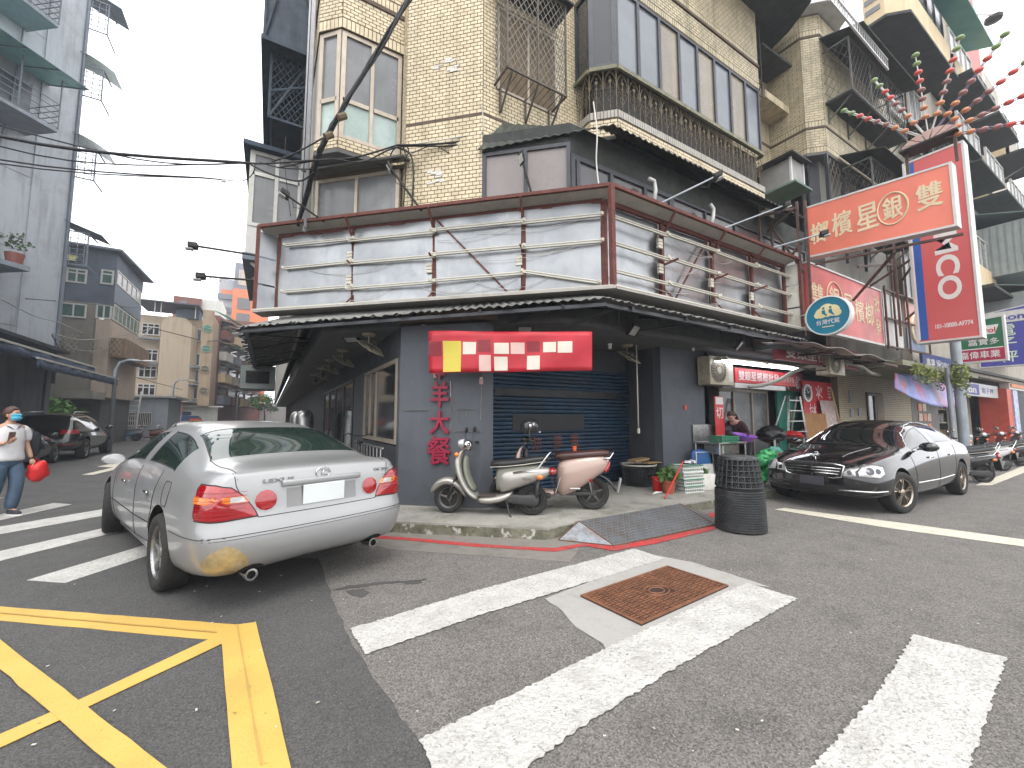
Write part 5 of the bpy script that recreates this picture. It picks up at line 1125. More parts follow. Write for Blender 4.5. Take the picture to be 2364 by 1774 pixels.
B().box((22.1, 4.75, 2.45), (29.3, 4.85, 3.0)).out('panel', SGW, t, ab=True); B().box((22.3, 4.74, 2.5), (26.1, 4.75, 2.95)).out('blue_part', mat('indigo_print', (.06, .05, .3)), t, ab=True); text('nobon', WHT, t, (22.6, 4.738, 2.57), (1, 0, 0), (0, 0, 1), h=.3, w=3.0, depth=.004, bold=.03); text('電子秤', mat('indigo_print', (.06, .05, .3)), t, (26.5, 4.748, 2.6), (1, 0, 0), (0, 0, 1), h=.25, w=2.0, depth=.004, bold=.02)
t = thing('blue_phone_sign', 'blue shop sign with a phone number just under the tall red sign', 'signboard', (19, 4.2, 3))
B().box((16.9, 4.15, 3.02), (20.6, 4.22, 3.5)).out('panel', mat('slate_blue_panel', (.06, .09, .22), .4), t, ab=True); text('車業 ☎2901-5633', WHT, t, (17.2, 4.148, 3.1), (1, 0, 0), (0, 0, 1), h=.26, w=3.2, depth=.004, bold=.01)
# convenience store stripes at right edge
t = thing('striped_store_sign', 'orange green and red striped store fascia at the right edge of the street', 'shop sign', (33, 4.5, 3.4))
for z, h_, m in ((3.0, .16, 'o'), (3.3, .14, 'r'), (3.55, .2, 'g'), (3.82, .14, 'o')):
 B().box((30.2, 4.45, z), (36, 4.5, z+h_)).out('stripe', {'o': mat('stripe_orange', (.65, .2, .06), .5), 'r': mat('stripe_red', (.5, .03, .03), .5), 'g': mat('stripe_green', (.02, .15, .1), .5)}[m], t, ab=True)
B().box((30, 4.5, 2.9), (36, 4.8, 4.05)).out('panel', SGW, t, ab=True)
single('red_pillar', 'bright red orange painted pillar below the striped store fascia', 'pillar', B().box((29.4, 4.5, .15), (30.3, 5.4, 2.9)), mat('red_orange_paint', (.5, .07, .04), .5, var=.15))
single('blue_white_curtain_wall', 'pale blue streaked poster column beside the red pillar', 'poster column', B().box((30.32, 4.45, .15), (31.2, 5.4, 2.85)), mat('pale_blue_poster', (.35, .45, .6), .5, var=.4, scale=4, dirt_tone=((.6, .4, .55), .7, 2)))
# row of shopfronts beyond
t = thing('dim_shopfront_row', 'row of dim shopfronts with shelves and curtains behind the grey poles', 'shopfront', (25, 5.8, .15))
for x0, x1, m in ((21.5, 24.6, mat('grey_shutter_wall', (.15, .14, .13), .7, var=.1)), (26.6, 29.4, mat('cream_curtain', (.42, .38, .3), .8, var=.2, scale=3)), (31.3, 60, DARKW)): B().box((x0, 5.7, .15), (x1, 5.9, 3.3)).out('wall', m, t, ab=True)
B().box((24.6, 6.4, .15), (26.6, 6.5, 3.3)).out('shelf_back', BLK, t, ab=True)
for z in (.7, 1.3, 1.9, 2.4): B().box((24.65, 5.9, z), (26.55, 6.35, z+.04)).out('shelf', OLDW, t, ab=True)
rr = random.Random(2)
for k in range(26): x = 24.7+rr.random()*1.6; z = rr.choice((.74, 1.34, 1.94)); B().box((x, 5.95, z), (x+rr.uniform(.12, .25), 6.2, z+rr.uniform(.15, .42))).out('stock_box', mat('stock_%d' % (k % 4), [(.4, .3, .15), (.3, .06, .05), (.5, .48, .4), (.1, .12, .2)][k % 4], .6), t, ab=True)
B().box((21.5, 4.3, 3.32), (40, 5.9, 3.42)).out('canopy_slab', SOF, t, ab=True)
p = PY(2100, 985, 5.69)
for k in range(8): B().box((22.1+(k % 3)*.5, 5.67, 1.0+(k//3)*.4), (22.5+(k % 3)*.5, 5.69, 1.3+(k//3)*.4)).out('food_poster', mat('food_print_%d' % (k % 2), [(.55, .2, .1), (.5, .4, .3)][k % 2], .5, var=.4, scale=8), t, ab=True)
# sagging printed banner
t = thing('sagging_print_banner', 'loose purple and blue printed banner sagging in a bow below the mossy ledge', 'banner', (18, 4.3, 2.2))
def sb_(s, q):
 u = 2065+170*s; top = 862+14*s;
 bot = 870+72*math.sin(math.pi*(s*.86+.08))**.7 if s < .97 else 890
 y = 4.25-.35*q*math.sin(math.pi*s); return PY(u, top, 4.25).lerp(PY(u, bot, 4.25), q)+Vector((0, -.35*q*math.sin(math.pi*s), 0))
b = B(); b.grid(sb_, 24, 10); b.out('cloth', mat('printed_banner', (.22, .26, .5), .45, var=.5, scale=1.3, dirt_tone=((.5, .18, .35), .9, 1.1), speck=((.5, .15, .08), .6, 2.2)), t, True, ab=True, solid=.01)
single('mossy_ledge', 'weathered concrete ledge overgrown with moss above the sagging banner', 'ledge', B().box((14.3, 3.9, 2.92), (21.5, 5.6, 3.06)), mat('mossy_concrete', (.25, .24, .18), .9, var=.25, scale=3, dirt_tone=((.12, .16, .05), .9, 3)))
# leafy clumps ---------------------------------------------------------------
LEAF = mat('leaf_green', (.07, .14, .035), .55, var=.45, scale=6, spec=.4); LEAFY = mat('leaf_moss_yellow', (.2, .24, .06), .6, var=.4, scale=9)
def leaves(b, c, r, n, s=.05, rnd=None, drop=0):
 rnd = rnd or random.Random(n)
 for _ in range(n):
  d = Vector((rnd.gauss(0, 1), rnd.gauss(0, 1), rnd.gauss(0, 1))).normalized()*rnd.random()**.4
  p = Vector((c[0]+d.x*r[0], c[1]+d.y*r[1], c[2]+d.z*r[2]-drop*rnd.random()))
  u = Vector((rnd.gauss(0, 1), rnd.gauss(0, 1), rnd.gauss(0, .6))).normalized()*s*rnd.uniform(.6, 1.4); w = u.cross(Vector((rnd.gauss(0, 1), rnd.gauss(0, 1), rnd.gauss(0, 1)))).normalized()*s*.38
  m_ = p+u*.5
  b.add([p, m_+w, p+u, m_-w], [(0, 1, 2, 3)])
 return b
t = thing('ledge_creeper', 'yellow-green creeper hanging from the mossy ledge onto the twin grey poles', 'creeper', (17, 3.9, 2.9))
b = B(); rr = random.Random(11)
for k in range(24): x = 15.0+k*.13; leaves(b, (x, 3.88, 3.02-.012*k), (.12, .1, .1), 36, .07, rr, .2 if k % 3 else .45)
leaves(b, (17.2, 3.5, 2.75), (.3, .22, .42), 700, .08, rr); leaves(b, (17.3, 3.5, 2.3), (.16, .14, .35), 250, .08, rr)
b.out('foliage', LEAFY, t, ab=True)
t = thing('balcony_climber', 'green climbing plant with pots inside the mesh balcony above the red sign', 'plant', (14.6, 4.0, 6.5))
b = B()
for k in range(9): leaves(b, (14.0+rr.uniform(-.1, 1.3), 3.85, 6.6+k*.2), (.22, .12, .15), 26, .09, rr)
b.out('foliage', LEAF, t, ab=True)
for x in (13.4, 13.8, 14.6): B().lathe([(0, 0), (.11, 0), (.14, .22), (0, .22)], 12, (x, 4.0, 6.42)).out('pot', mat('pot_red' if x < 14 else 'pot_teal', (.3, .08, .05) if x < 13.6 else (.04, .2, .18), .6), t, ab=True)
# twin poles
GP = mat('galvanised_pole', (.3, .33, .36), .5, .4, var=.12, scale=3, streak=((.2, .21, .22), .5))
single('utility_pole', 'thicker of the two pale grey steel poles behind the black sedan', 'pole', B().tube([(17.25, 3.52, .0), (17.25, 3.52, 4.6)], .12, 16), GP, smooth=40)
single('utility_pole', 'slimmer grey steel pole directly left of the thicker one', 'pole', B().tube([(17.05, 3.68, .0), (17.05, 3.68, 3.0)], .065, 12), GP, smooth=40)
# grey pipes draped over the stall
t = thing('drain_hose', 'thick pale grey corrugated hose drooping under the broken canopy', 'pipe', (11.5, 4.5, 2.5))
b = B(); b.tube([PY(u, v, y) for u, v, y in ((1730, 893, 5.2), (1760, 890, 5.1), (1800, 878, 5.0), (1830, 860, 4.8), (1860, 848, 4.7), (1900, 842, 4.6), (1950, 838, 4.5), (1990, 848, 4.5), (2010, 862, 4.5), (2030, 866, 4.6))], .045, 9); b.out('hose', mat('grey_hose', (.33, .32, .28), .6, var=.15, scale=12), t, True, ab=True)
for k, pts in enumerate([((1925, 850), (1950, 862), (1985, 866), (2005, 852)), ((1900, 845), (1940, 856), (1980, 858), (2040, 846)), ((1820, 842), (1880, 856), (1935, 852), (2000, 862))]):
 single('cable', ['black cable loops knotted at the middle of the broken canopy', 'black cable running right from the broken canopy to the sagging banner', 'black cable under the shaded red sign'][k], 'cable', B().tube([PY(u, v, 4.5) for u, v in pts], .018, 6), BLK)
t = thing('broken_canopy_sheet', 'bent and torn sheet metal canopy edge hanging below the red facade board', 'canopy sheet', (12, 4.2, 3.1))
b = B()
def bs_(s, q): p = PY(1868+200*s, 790+45*s+2*math.sin(s*14), 3.75+.05*math.sin(9*s)); return p+Vector((0, .9*q, -.0+.12*q+.03*math.sin(s*20+q)))
b.grid(bs_, 24, 3); b.out('sheet', mat('bent_zinc', (.42, .4, .38), .4, .6, var=.25, scale=4, dirt_tone=((.4, .2, .12), .6, 4)), t, ab=True, solid=.008)
multi('support_arm', BRNF, t, [lambda b, x=x: b.bar((x, 3.85, 2.9), (x+.1, 4.8, 2.95), .05) for x in (10.2, 11.6, 12.9)]+[lambda b: b.bar((9.6, 4.0, 2.95), (14.2, 4.0, 2.88), .05)], ab=True)
t = ac_unit('white air conditioner tucked up under the broken canopy', (11.4, 4.4, 2.55), 0, w_=.8, h_=.55)
# ================================================================ VEHICLES
TYRE = mat('tyre_rubber', (.022, .021, .02), .85, var=.2, scale=20, bump=.3, bscale=120)
CHRM = mat('chrome', (.6, .6, .6), .12, 1, var=0); RIMM = mat('alloy_silver', (.42, .42, .42), .3, .9, var=.08, scale=8, dirt_tone=((.2, .15, .1), .4, 9))
SEAL = mat('black_rubber_trim', (.012, .012, .012), .5, var=.1); LENR = mat('red_lamp_lens', (.3, .004, .008), .08, var=.15, scale=20, spec=.8, coat=1); LENO = mat('amber_lens', (.65, .17, .015), .15, spec=.8, coat=.5, var=.1)
LENC = mat('clear_lamp_lens', (.5, .5, .5), .1, .3, var=.1, spec=.8, coat=.8); GREENG = mat('green_tinted_window', (.018, .032, .027), .04, var=.2, scale=1, spec=.9, coat=.6)
UNDER = mat('underbody_black', (.01, .01, .01), .9); PLATE = mat('white_number_plate', (.62, .65, .65), .4, var=.05)
def car_mesh(secs, glass, arches, R_w, ymax, caps=(.05, .1), crease=(), arch_w=.3):
 """secs: stations from rear to front, each (x, [(y, z)]*10, [dx]*10); returns an evaluated bmesh-ready mesh with material indices"""
 bm = bmesh.new(); cl = bm.edges.layers.float.new('crease_edge'); ST = []
 for x, pts, dx in secs:
  L = []; Rr = []
  for i, (y, z) in enumerate(pts):
   xx = x+(dx[i] if dx else 0); a = bm.verts.new((xx, y, z)); L.append(a); Rr.append(a if i in (0, 9) else bm.verts.new((xx, -y, z)))
  ST.append((L, Rr))
 for k, (s0, s1) in enumerate(zip(ST, ST[1:])):
  for side in (0, 1):
   for i in range(9):
    q = [s0[side][i], s1[side][i], s1[side][i+1], s0[side][i+1]]
    if side: q = q[::-1]
    f = bm.faces.new(q); f.material_index = glass.get((k, i), 0); f.smooth = True
 for e, sgn, bulge in ((0, -1, caps[0]), (-1, 1, caps[1])):
  L, Rr = ST[e]; rows = [[L[2], L[1], L[0], Rr[1], Rr[2]]]
  for i in range(3, 7):
   row = [L[i]]
   for c in (.55, 0, -.55): row.append(bm.verts.new((L[i].co.x+sgn*bulge*(1-c*c), L[i].co.y*c, L[i].co.z)))
   rows.append(row+[Rr[i]])
  rows.append([L[7], L[8], L[9], Rr[8], Rr[7]])
  for a, c in zip(rows, rows[1:]):
   for j in range(4):
    q = [a[j], a[j+1], c[j+1], c[j]]
    f = bm.faces.new(q if sgn > 0 else q[::-1]); f.smooth = True
 bm.edges.ensure_lookup_table()
 def cr(vs, val):
  for a, c in zip(vs, vs[1:]):
   e = bm.edges.get((a, c))
   if e: e[cl] = val
 for kind, idx, k0, k1, val in crease:
  if kind == 'row':
   for s in (0, 1): cr([ST[k][s][idx] for k in range(k0, k1+1)], val)
  else:
   for s in (0, 1): cr([ST[idx][s][i] for i in range(k0, k1+1)], val)
 bmesh.ops.recalc_face_normals(bm, faces=bm.faces)
 me = bpy.data.meshes.new('c'); bm.to_mesh(me); bm.free()
 for k in range(5): me.materials.append(bpy.data.materials[0])
 o = bpy.data.objects.new('c', me); COL.objects.link(o); m = o.modifiers.new('s', 'SUBSURF'); m.levels = m.render_levels = 2
 tmp = [o]
 for ax in arches:
  for sy in (1, -1):
   cb = B(); cb.lathe([(R_w, sy*(ymax-arch_w)), (R_w, sy*(ymax+.3))] if sy > 0 else [(R_w, sy*(ymax+.3)), (R_w, sy*(ymax-arch_w))], 40, (ax[0], 0, ax[1]), ax='y')
   c = cb.out('cut', None, fixn=True); c.data.materials.append(bpy.data.materials[0]);
   for _ in range(2): c.data.materials.append(bpy.data.materials[0])
   c.data.polygons.foreach_set('material_index', [2]*len(c.data.polygons));
   md = o.modifiers.new('b', 'BOOLEAN'); md.operation = 'DIFFERENCE'; md.solver = 'EXACT'; md.object = c; tmp.append(c)
 dg = bpy.context.evaluated_depsgraph_get(); em = bpy.data.meshes.new_from_object(o.evaluated_get(dg))
 for x in tmp: bpy.data.objects.remove(x)
 return em
def car_finish(t, em, paint, glassm, pillar=.03, seal=.014, names=('body', 'window'), arch=UNDER):
 bm = bmesh.new(); bm.from_mesh(em)
 g = []
 for mi in (1, 4):
  gi = [f for f in bm.faces if f.material_index == mi]; gs = set(gi)
  if not gi: continue
  bmesh.ops.inset_region(bm, faces=gi, thickness=pillar, depth=0)
  for f in bm.faces:
   if f.material_index == mi and f not in gs: f.material_index = 0
  bmesh.ops.inset_region(bm, faces=gi, thickness=seal, depth=-.004)
  for f in bm.faces:
   if f.material_index == mi and f not in gs: f.material_index = 3
  g += gi
 bm.faces.ensure_lookup_table()
 # connected glass regions
 todo = set(g); regs = []
 while todo:
  s = [todo.pop()]; reg = []
  while s:
   f = s.pop(); reg.append(f)
   for e in f.edges:
    for h in e.link_faces:
     if h in todo: todo.remove(h); s.append(h)
  regs.append(reg)
 def mk(name, faces, m, parent, sm=True):
  vi = {}; vs = []; fs = []
  for f in faces:
   q = []
   for v in f.verts:
    if v not in vi: vi[v] = len(vs); vs.append(tuple(v.co))
    q.append(vi[v])
   fs.append(q)
  me = bpy.data.meshes.new(name); me.from_pydata(vs, [], fs); me.materials.append(m)
  me.polygons.foreach_set('use_smooth', [True]*len(fs)); me.set_sharp_from_angle(angle=R(42))
  o = bpy.data.objects.new(name, me); return link(o, parent)
 body = mk('body', [f for f in bm.faces if f.material_index == 0], paint, t)
 a = [f for f in bm.faces if f.material_index == 2]
 if a: mk('wheel_arch_liner', a, arch, t)['kind'] = 'stuff'
 s = [f for f in bm.faces if f.material_index == 3]
 if s: mk('window_seal', s, SEAL, t)
 for rg in regs: mk('window', rg, glassm, t)
 tri = [tuple(v.co) for v in bm.verts]; bm.verts.index_update(); bvh = BVHTree.FromPolygons(tri, [[v.index for v in f.verts] for f in bm.faces]); bm.free()
 return body, bvh
def cast(bvh, o, d, off=.004, default=None):
 h = bvh.ray_cast(Vector(o), Vector(d).normalized())
 if h[0] is None: return default
 n = h[1]; n = n if n.dot(Vector(d)) < 0 else -n
 return h[0]+n*off
def patch(name, t, bvh, poly, org, U, V, d, m, off=.004, bulge=.0, rings=5, smooth=35, kind=None, dense=6, label=None):
 """skin patch: polygon in the plane (org, U, V) thrown onto the body along d"""
 org, U, V, d = Vector(org), Vector(U), Vector(V), Vector(d).normalized(); P = []
 n0 = len(poly)
 for i in range(n0):
  a, c = poly[i], poly[(i+1) % n0]
  for k in range(dense): P.append((a[0]+(c[0]-a[0])*k/dense, a[1]+(c[1]-a[1])*k/dense))
 cx = sum(p[0] for p in P)/len(P); cy = sum(p[1] for p in P)/len(P); n = len(P); vs = []; last = None
 for r_ in range(rings+1):
  f = 1-r_/rings
  if r_ == rings: ring_ = [(cx, cy)]
  else: ring_ = [(cx+(p[0]-cx)*f, cy+(p[1]-cy)*f) for p in P]
  for x, y in ring_:
   o = org+U*x+V*y; q = cast(bvh, o-d*2, d, off+(bulge*(1-f*f)), None)
   vs.append(q)
 good = [v for v in vs if v is not None]
 if not good: return None
 for i, v in enumerate(vs):
  if v is None:
   x, y = (P[i % n] if i < n*rings else (cx, cy)); o = org+U*x+V*y; vs[i] = min(good, key=lambda g: (g-o-(g-o).dot(d)*d).length)
 fs = []
 for r_ in range(rings-1):
  for k in range(n): fs.append((r_*n+k, r_*n+(k+1) % n, (r_+1)*n+(k+1) % n, (r_+1)*n+k))
 for k in range(n): fs.append(((rings-1)*n+k, (rings-1)*n+(k+1) % n, rings*n))
 # skirt
 sk = len(vs); vs += [vs[k]+d*(off+.006) for k in range(n)]; fs += [(k, sk+k, sk+(k+1) % n, (k+1) % n) for k in range(n)]
 b = B().add(vs, fs); return b.out(name, m, t, smooth=smooth, fixn=True, kind=kind, label=label)
def seam(name, t, bvh, pts, org, U, V, d, m=SEAL, w=.006, off=.0012, closed=False, fine=.04, h=None):
 org, U, V, d = Vector(org), Vector(U), Vector(V), Vector(d).normalized(); Q = []
 pp = list(pts)+([pts[0]] if closed else [])
 for a, c in zip(pp, pp[1:]):
  k = max(1, int(math.hypot(c[0]-a[0], c[1]-a[1])/fine))
  for i in range(k): Q.append((a[0]+(c[0]-a[0])*i/k, a[1]+(c[1]-a[1])*i/k))
 Q.append(pp[-1]); run = []; b = B()
 for x, y in Q:
  q = cast(bvh, org+U*x+V*y-d*2, d, off)
  if q is None or (run and (q-run[-1]).length > .35):
   if len(run) > 1: b.tube(run, w/2, 4)
   run = [] if q is None else [q]
  else: run.append(q)
 if len(run) > 1: b.tube(run, w/2, 4)
 if b.v: return b.out(name, m, t)
def wheel(t, x, y, z, r_, w, spokes=5, rim=RIMM, rz=0, dish=.03, twin=False, cap=True):
 s = 1 if y > 0 else -1
 b = B(); rr_ = r_*.66
 prof = [(rr_, -w/2+.02), (r_*.78, -w/2), (r_*.93, -w/2+.004), (r_-.004, -w/2+.028), (r_, -w/4), (r_, w/4), (r_-.004, w/2-.028), (r_*.93, w/2-.004), (r_*.78, w/2), (rr_, w/2-.02), (rr_, -w/2+.02)]
 b.lathe(prof, 40, ax='y'); ty = b.out('wheel', TYRE, t, smooth=50); ty.location = (x, y, z); ty.rotation_euler = (0, 0, rz)
 g = B(); ro = rr_+.004; o = s*(w/2-.02)
 pr = [(ro, -s*(w/2-.02)), (ro-.012, -s*(w/2-.03)), (ro-.02, 0), (ro-.014, o-s*.012), (ro, o+s*.004), (ro+.008, o), (ro+.008, -s*(w/2-.02)), (ro, -s*(w/2-.02))]
 g.lathe(pr, 36, ax='y')
 hub = r_*.17; f0 = o-s*dish
 g.lathe([(0, f0+s*.012), (hub*.7, f0+s*.01), (hub, f0), (hub*1.05, f0-s*.03), (0, f0-s*.03)], 20, ax='y')
 for k in range(spokes):
  for dv in ((-.14, .14) if twin else (0,)):
   a = 2*math.pi*k/spokes+.3; ca, sa = math.cos(a), math.sin(a); a2 = a+dv; ca2, sa2 = math.cos(a2), math.sin(a2)
   w0, w1 = (.5, .38) if not twin else (.2, .18)
   w0 *= r_*.36; w1 *= r_*.3; p0 = Vector((ca, 0, sa))*hub*.8+Vector((0, f0, 0)); p1 = Vector((ca2, 0, sa2))*(ro-.012)+Vector((0, o-s*.01, 0)); T0 = Vector((-sa, 0, ca)); D = Vector((0, -s*.022, 0))
   pm = p0.lerp(p1, .5)+Vector((0, s*.006, 0))
   for q0, q1, u0, u1 in ((p0, pm, w0, w1*.85), (pm, p1, w1*.85, w1*1.25)):
    vs = [q0-T0*u0/2, q0+T0*u0/2, q1+T0*u1/2, q1-T0*u1/2]; g.add(vs+[v+D for v in vs], [(0, 1, 2, 3), (7, 6, 5, 4), (0, 4, 5, 1), (1, 5, 6, 2), (2, 6, 7, 3), (3, 7, 4, 0)])
 rm_ = g.out('rim', rim, ty, smooth=30, fixn=True)
 g = B(); g.lathe([(0, f0-s*.05), (rr_*.95, f0-s*.05), (rr_*.95, f0-s*.06), (0, f0-s*.06)], 24, ax='y')
 for k in range(spokes): a = 2*math.pi*k/spokes; g.lathe([(0, f0+s*.003), (.009, f0+s*.003), (.009, f0-s*.01)], 6, (hub*.62*math.cos(a), 0, hub*.62*math.sin(a)), ax='y')
 g.out('brake_disc', mat('dark_brake', (.06, .055, .05), .5, .5), ty)
 return ty
def sec(x, zb, wb, r_, m, s, d, tt, z8, z9, dx=None): return (x, [(0, zb), (wb*.55, zb), (wb, zb), r_, m, s, d, tt, (tt[0]*.55, z8), (0, z9)], dx)
# ---------------- silver sedan
SILP = mat('silver_car_paint', (.33, .333, .335), .32, .4, var=.03, scale=1, coat=.55)
lex = thing('silver_sedan', 'silver four-door sedan parked at the corner with a scraped yellow-stained rear bumper', 'car', (.06, 5.08, 0), R(110.4)); lex.scale = (1.03, 1.03, 1.02)
S = [sec(-1.07, .29, .66, (.75, .35), (.80, .585), (.775, .71), (.75, .955), (.69, 1.035), 1.05, 1.055, [.14, .12, .08, .0, -.035, .035, .045, .06, .055, .05]),
     sec(-.97, .27, .72, (.83, .335), (.875, .585), (.845, .71), (.815, .965), (.73, 1.06), 1.075, 1.08, [.1, .08, .05, 0, 0, .01, .01, .01, 0, 0]),
     sec(-.72, .24, .76, (.875, .32), (.90, .565), (.89, .72), (.845, .975), (.75, 1.075), 1.09, 1.095),
     sec(-.50, .22, .77, (.885, .30), (.90, .55), (.897, .73), (.858, .98), (.735, 1.085), 1.105, 1.11),
     sec(-.10, .21, .77, (.885, .28), (.90, .55), (.898, .74), (.868, .99), (.66, 1.26), 1.3, 1.305),
     sec(.22, .20, .77, (.885, .27), (.90, .55), (.898, .75), (.874, .985), (.605, 1.365), 1.39, 1.395),
     sec(.60, .19, .77, (.885, .26), (.90, .55), (.898, .75), (.878, .985), (.585, 1.415), 1.435, 1.438),
     sec(1.00, .18, .77, (.885, .26), (.90, .55), (.898, .75), (.879, .98), (.583, 1.425), 1.445, 1.448),
     sec(1.07, .18, .77, (.885, .26), (.90, .55), (.898, .75), (.879, .978), (.583, 1.425), 1.445, 1.448),
     sec(1.55, .18, .77, (.885, .26), (.90, .55), (.898, .74), (.876, .965), (.59, 1.40), 1.422, 1.425),
     sec(1.80, .18, .77, (.885, .26), (.90, .55), (.897, .735), (.873, .957), (.603, 1.345), 1.37, 1.375),
     sec(2.30, .19, .77, (.885, .27), (.90, .55), (.893, .72), (.86, .93), (.68, 1.09), 1.12, 1.125),
     sec(2.62, .20, .77, (.885, .28), (.90, .55), (.89, .71), (.845, .90), (.73, .96), .985, .99),
     sec(3.00, .21, .76, (.88, .30), (.895, .54), (.88, .68), (.81, .84), (.66, .895), .92, .925),
     sec(3.40, .22, .72, (.85, .32), (.865, .53), (.84, .64), (.75, .76), (.58, .81), .83, .835),
     sec(3.66, .24, .6, (.70, .33), (.71, .52), (.69, .62), (.62, .70), (.48, .73), .74, .745)]
GL_ = {}
for k in (4, 5, 6, 8, 9, 10): GL_[(k, 6)] = 1
for k in (3, 4, 10, 11): GL_[(k, 7)] = 4; GL_[(k, 8)] = 4
GL_[(3, 6)] = 0
em = car_mesh(S, GL_, [(0, .34), (2.8, .34)], .385, .9, caps=(.05, .06), crease=[('row', 7, 0, 2, .7), ('st', 0, 5, 9, .8), ('row', 4, 0, 15, .35), ('row', 5, 0, 3, .4)])
body, bv = car_finish(lex, em, SILP, GREENG, pillar=.028, seal=.013)
for x in (0, 2.8):
 for y in (.80, -.80): wheel(lex, x, y, .325, .325, .215, 5, RIMM, rz=R(-10) if x and y else 0, dish=.02)
X0 = (0, 0, 0); UX, UY, UZ = Vector((1, 0, 0)), Vector((0, 1, 0)), Vector((0, 0, 1)); YL = Vector((0, -1, 0)); YR = Vector((0, 1, 0)); BK = Vector((1, 0, 0))
for dd, sg in ((YL, 1), (YR, -1)):
 org = (0, .2*sg, 0)
 for pts in ([(.38, .47), (.30, .62), (.28, .75), (.22, .9), (.2, 1.0)], [(1.04, .30), (1.05, .7), (1.035, .985)], [(.42, .34), (1.04, .30), (2.2, .30), (2.3, .5), (2.34, .75), (2.36, .93)], ):
  seam('door_seam', lex, bv, pts, org, UX, UZ, dd)
 seam('bumper_seam', lex, bv, [(-1.2, .6), (-.38, .57)], org, UX, UZ, dd); seam('side_moulding', lex, bv, [(.39, .52), (1.03, .5), (2.42, .5)], org, UX, UZ, dd, w=.012, off=.001)
 seam('bumper_seam', lex, bv, [(3.75, .56), (3.2, .56)], org, UX, UZ, dd)
 for hx in (.50, 1.62):
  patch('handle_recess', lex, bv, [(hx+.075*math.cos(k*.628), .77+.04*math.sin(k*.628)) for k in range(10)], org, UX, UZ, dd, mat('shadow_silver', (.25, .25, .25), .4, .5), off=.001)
  h = cast(bv, (hx, 2*sg, .78), dd, .018); B().obox(h+Vector((-.07, -.008*sg, -.014)), (.14, 0, 0), (0, .016*sg, 0), (0, 0, .028)).out('door_handle', CHRM, lex, bevel=.008, smooth=True)
seam('fuel_flap_seam', lex, bv, [(-.05, .93), (-.19, .93), (-.22, .88), (-.2, .76), (-.17, .73), (-.06, .73), (-.02, .78), (-.02, .9)], (0, .2, 0), UX, UZ, YL, closed=True)
# trunk
seam('boot_seam', lex, bv, [(.66, 1.05), (.65, .96), (.57, .76), (.5, .71), (-.5, .71), (-.57, .76), (-.65, .96), (-.66, 1.05)], (-1, 0, 0), UY, UZ, BK, fine=.02)
for s in (1, -1): seam('boot_seam', lex, bv, [(-1.02, s*.64), (-.45, s*.66)], (0, 0, 1), UX, UY, (0, 0, -1))
seam('bumper_seam', lex, bv, [(.84, .60), (-.84, .60)], (-1, 0, 0), UY, UZ, BK); seam('bumper_seam', lex, bv, [(.84, .578), (-.84, .578)], (-1, 0, 0), UY, UZ, BK, w=.004)
for s in (1, -1):
 dd = Vector((1, -.75*s, 0)).normalized(); U = Vector((.75*s, 1, 0)).normalized()*1.0; U = Vector((-dd.y, dd.x, 0))
 # lamp outline in oblique view
 def q_(y, z): return (y*s, z)
 org = Vector((-1.0, .70*s, 0)); U = Vector((.6, .8*s, 0)) if False else Vector((dd.y, -dd.x, 0)); U = U if U.dot(Vector((0, s, 0))) > 0 else -U
 lamp = [(-.19, .725), (.0, .715), (.19, .72), (.215, .76), (.215, .93), (.19, .965), (.06, .965), (-.03, .945), (-.10, .88), (-.17, .77)]
 patch('lamp_gasket', lex, bv, [(a*1.06, .84+(b_-.84)*1.08) for a, b_ in lamp], org, U, UZ, dd, SEAL, off=.003, rings=4)
 patch('tail_lamp', lex, bv, lamp, org, U, UZ, dd, LENR, off=.008, bulge=.012, rings=6)
 patch('indicator_lens', lex, bv, [(-.13, .835), (.214, .835), (.214, .885), (-.095, .885)], org, U, UZ, dd, LENO, off=.0195, rings=4)
 patch('reversing_lens', lex, bv, [(-.12, .84), (-.03, .84), (-.03, .88), (-.095, .88)], org, U, UZ, dd, LENC, off=.022, rings=3)
 for k in range(7): seam('lens_rib', lex, bv, [(-.12, .735+k*.03), (.212, .735+k*.03)], org, U, UZ, dd, mat('lens_rib_dark', (.25, .005, .01), .3), w=.003, off=.021)
 cy_, cz_ = .45*s, .83
 patch('lamp_ring', lex, bv, [(cy_+.088*math.cos(k*.5236), cz_+.088*math.sin(k*.5236)) for k in range(12)], (-1, 0, 0), UY, UZ, BK, SILP, off=.003, dense=2)
 patch('round_tail_lamp', lex, bv, [(cy_+.078*math.cos(k*.5236), cz_+.078*math.sin(k*.5236)) for k in range(12)], (-1, 0, 0), UY, UZ, BK, LENR, off=.007, bulge=.012, dense=2)
# number plate recess, grab bar, plate
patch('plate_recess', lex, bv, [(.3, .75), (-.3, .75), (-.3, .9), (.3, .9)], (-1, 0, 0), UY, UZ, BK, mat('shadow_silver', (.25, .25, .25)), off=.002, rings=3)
p = cast(bv, (-3, 0, .945), BK, .0); B().obox(p+Vector((-.028, -.34, -.025)), (.03, 0, 0), (0, .68, 0), (0, 0, .05)).out('boot_garnish', SILP, lex, bevel=.01, smooth=True)
p = cast(bv, (-3, 0, .81), BK, .0); B().obox(p+Vector((-.014, -.18, -.055)), (.008, 0, 0), (0, .36, 0), (0, 0, .16)).out('number_plate', PLATE, lex, bevel=.006)
def badge(txt, y, z, h, w_, m=CHRM, t=lex, bv_=bv):
 p = cast(bv_, (-3, y-w_/2, z), BK, .002); text(txt, m, t, p+Vector((-.004, w_/2, -h/2)), (0, -1, 0), (0, 0, 1), h=h, w=w_, depth=.006, ab=False, bold=.01, name='badge')
badge('LEXUS', .47, .975, .032, .23); badge('GS 300', -.50, .975, .026, .17)
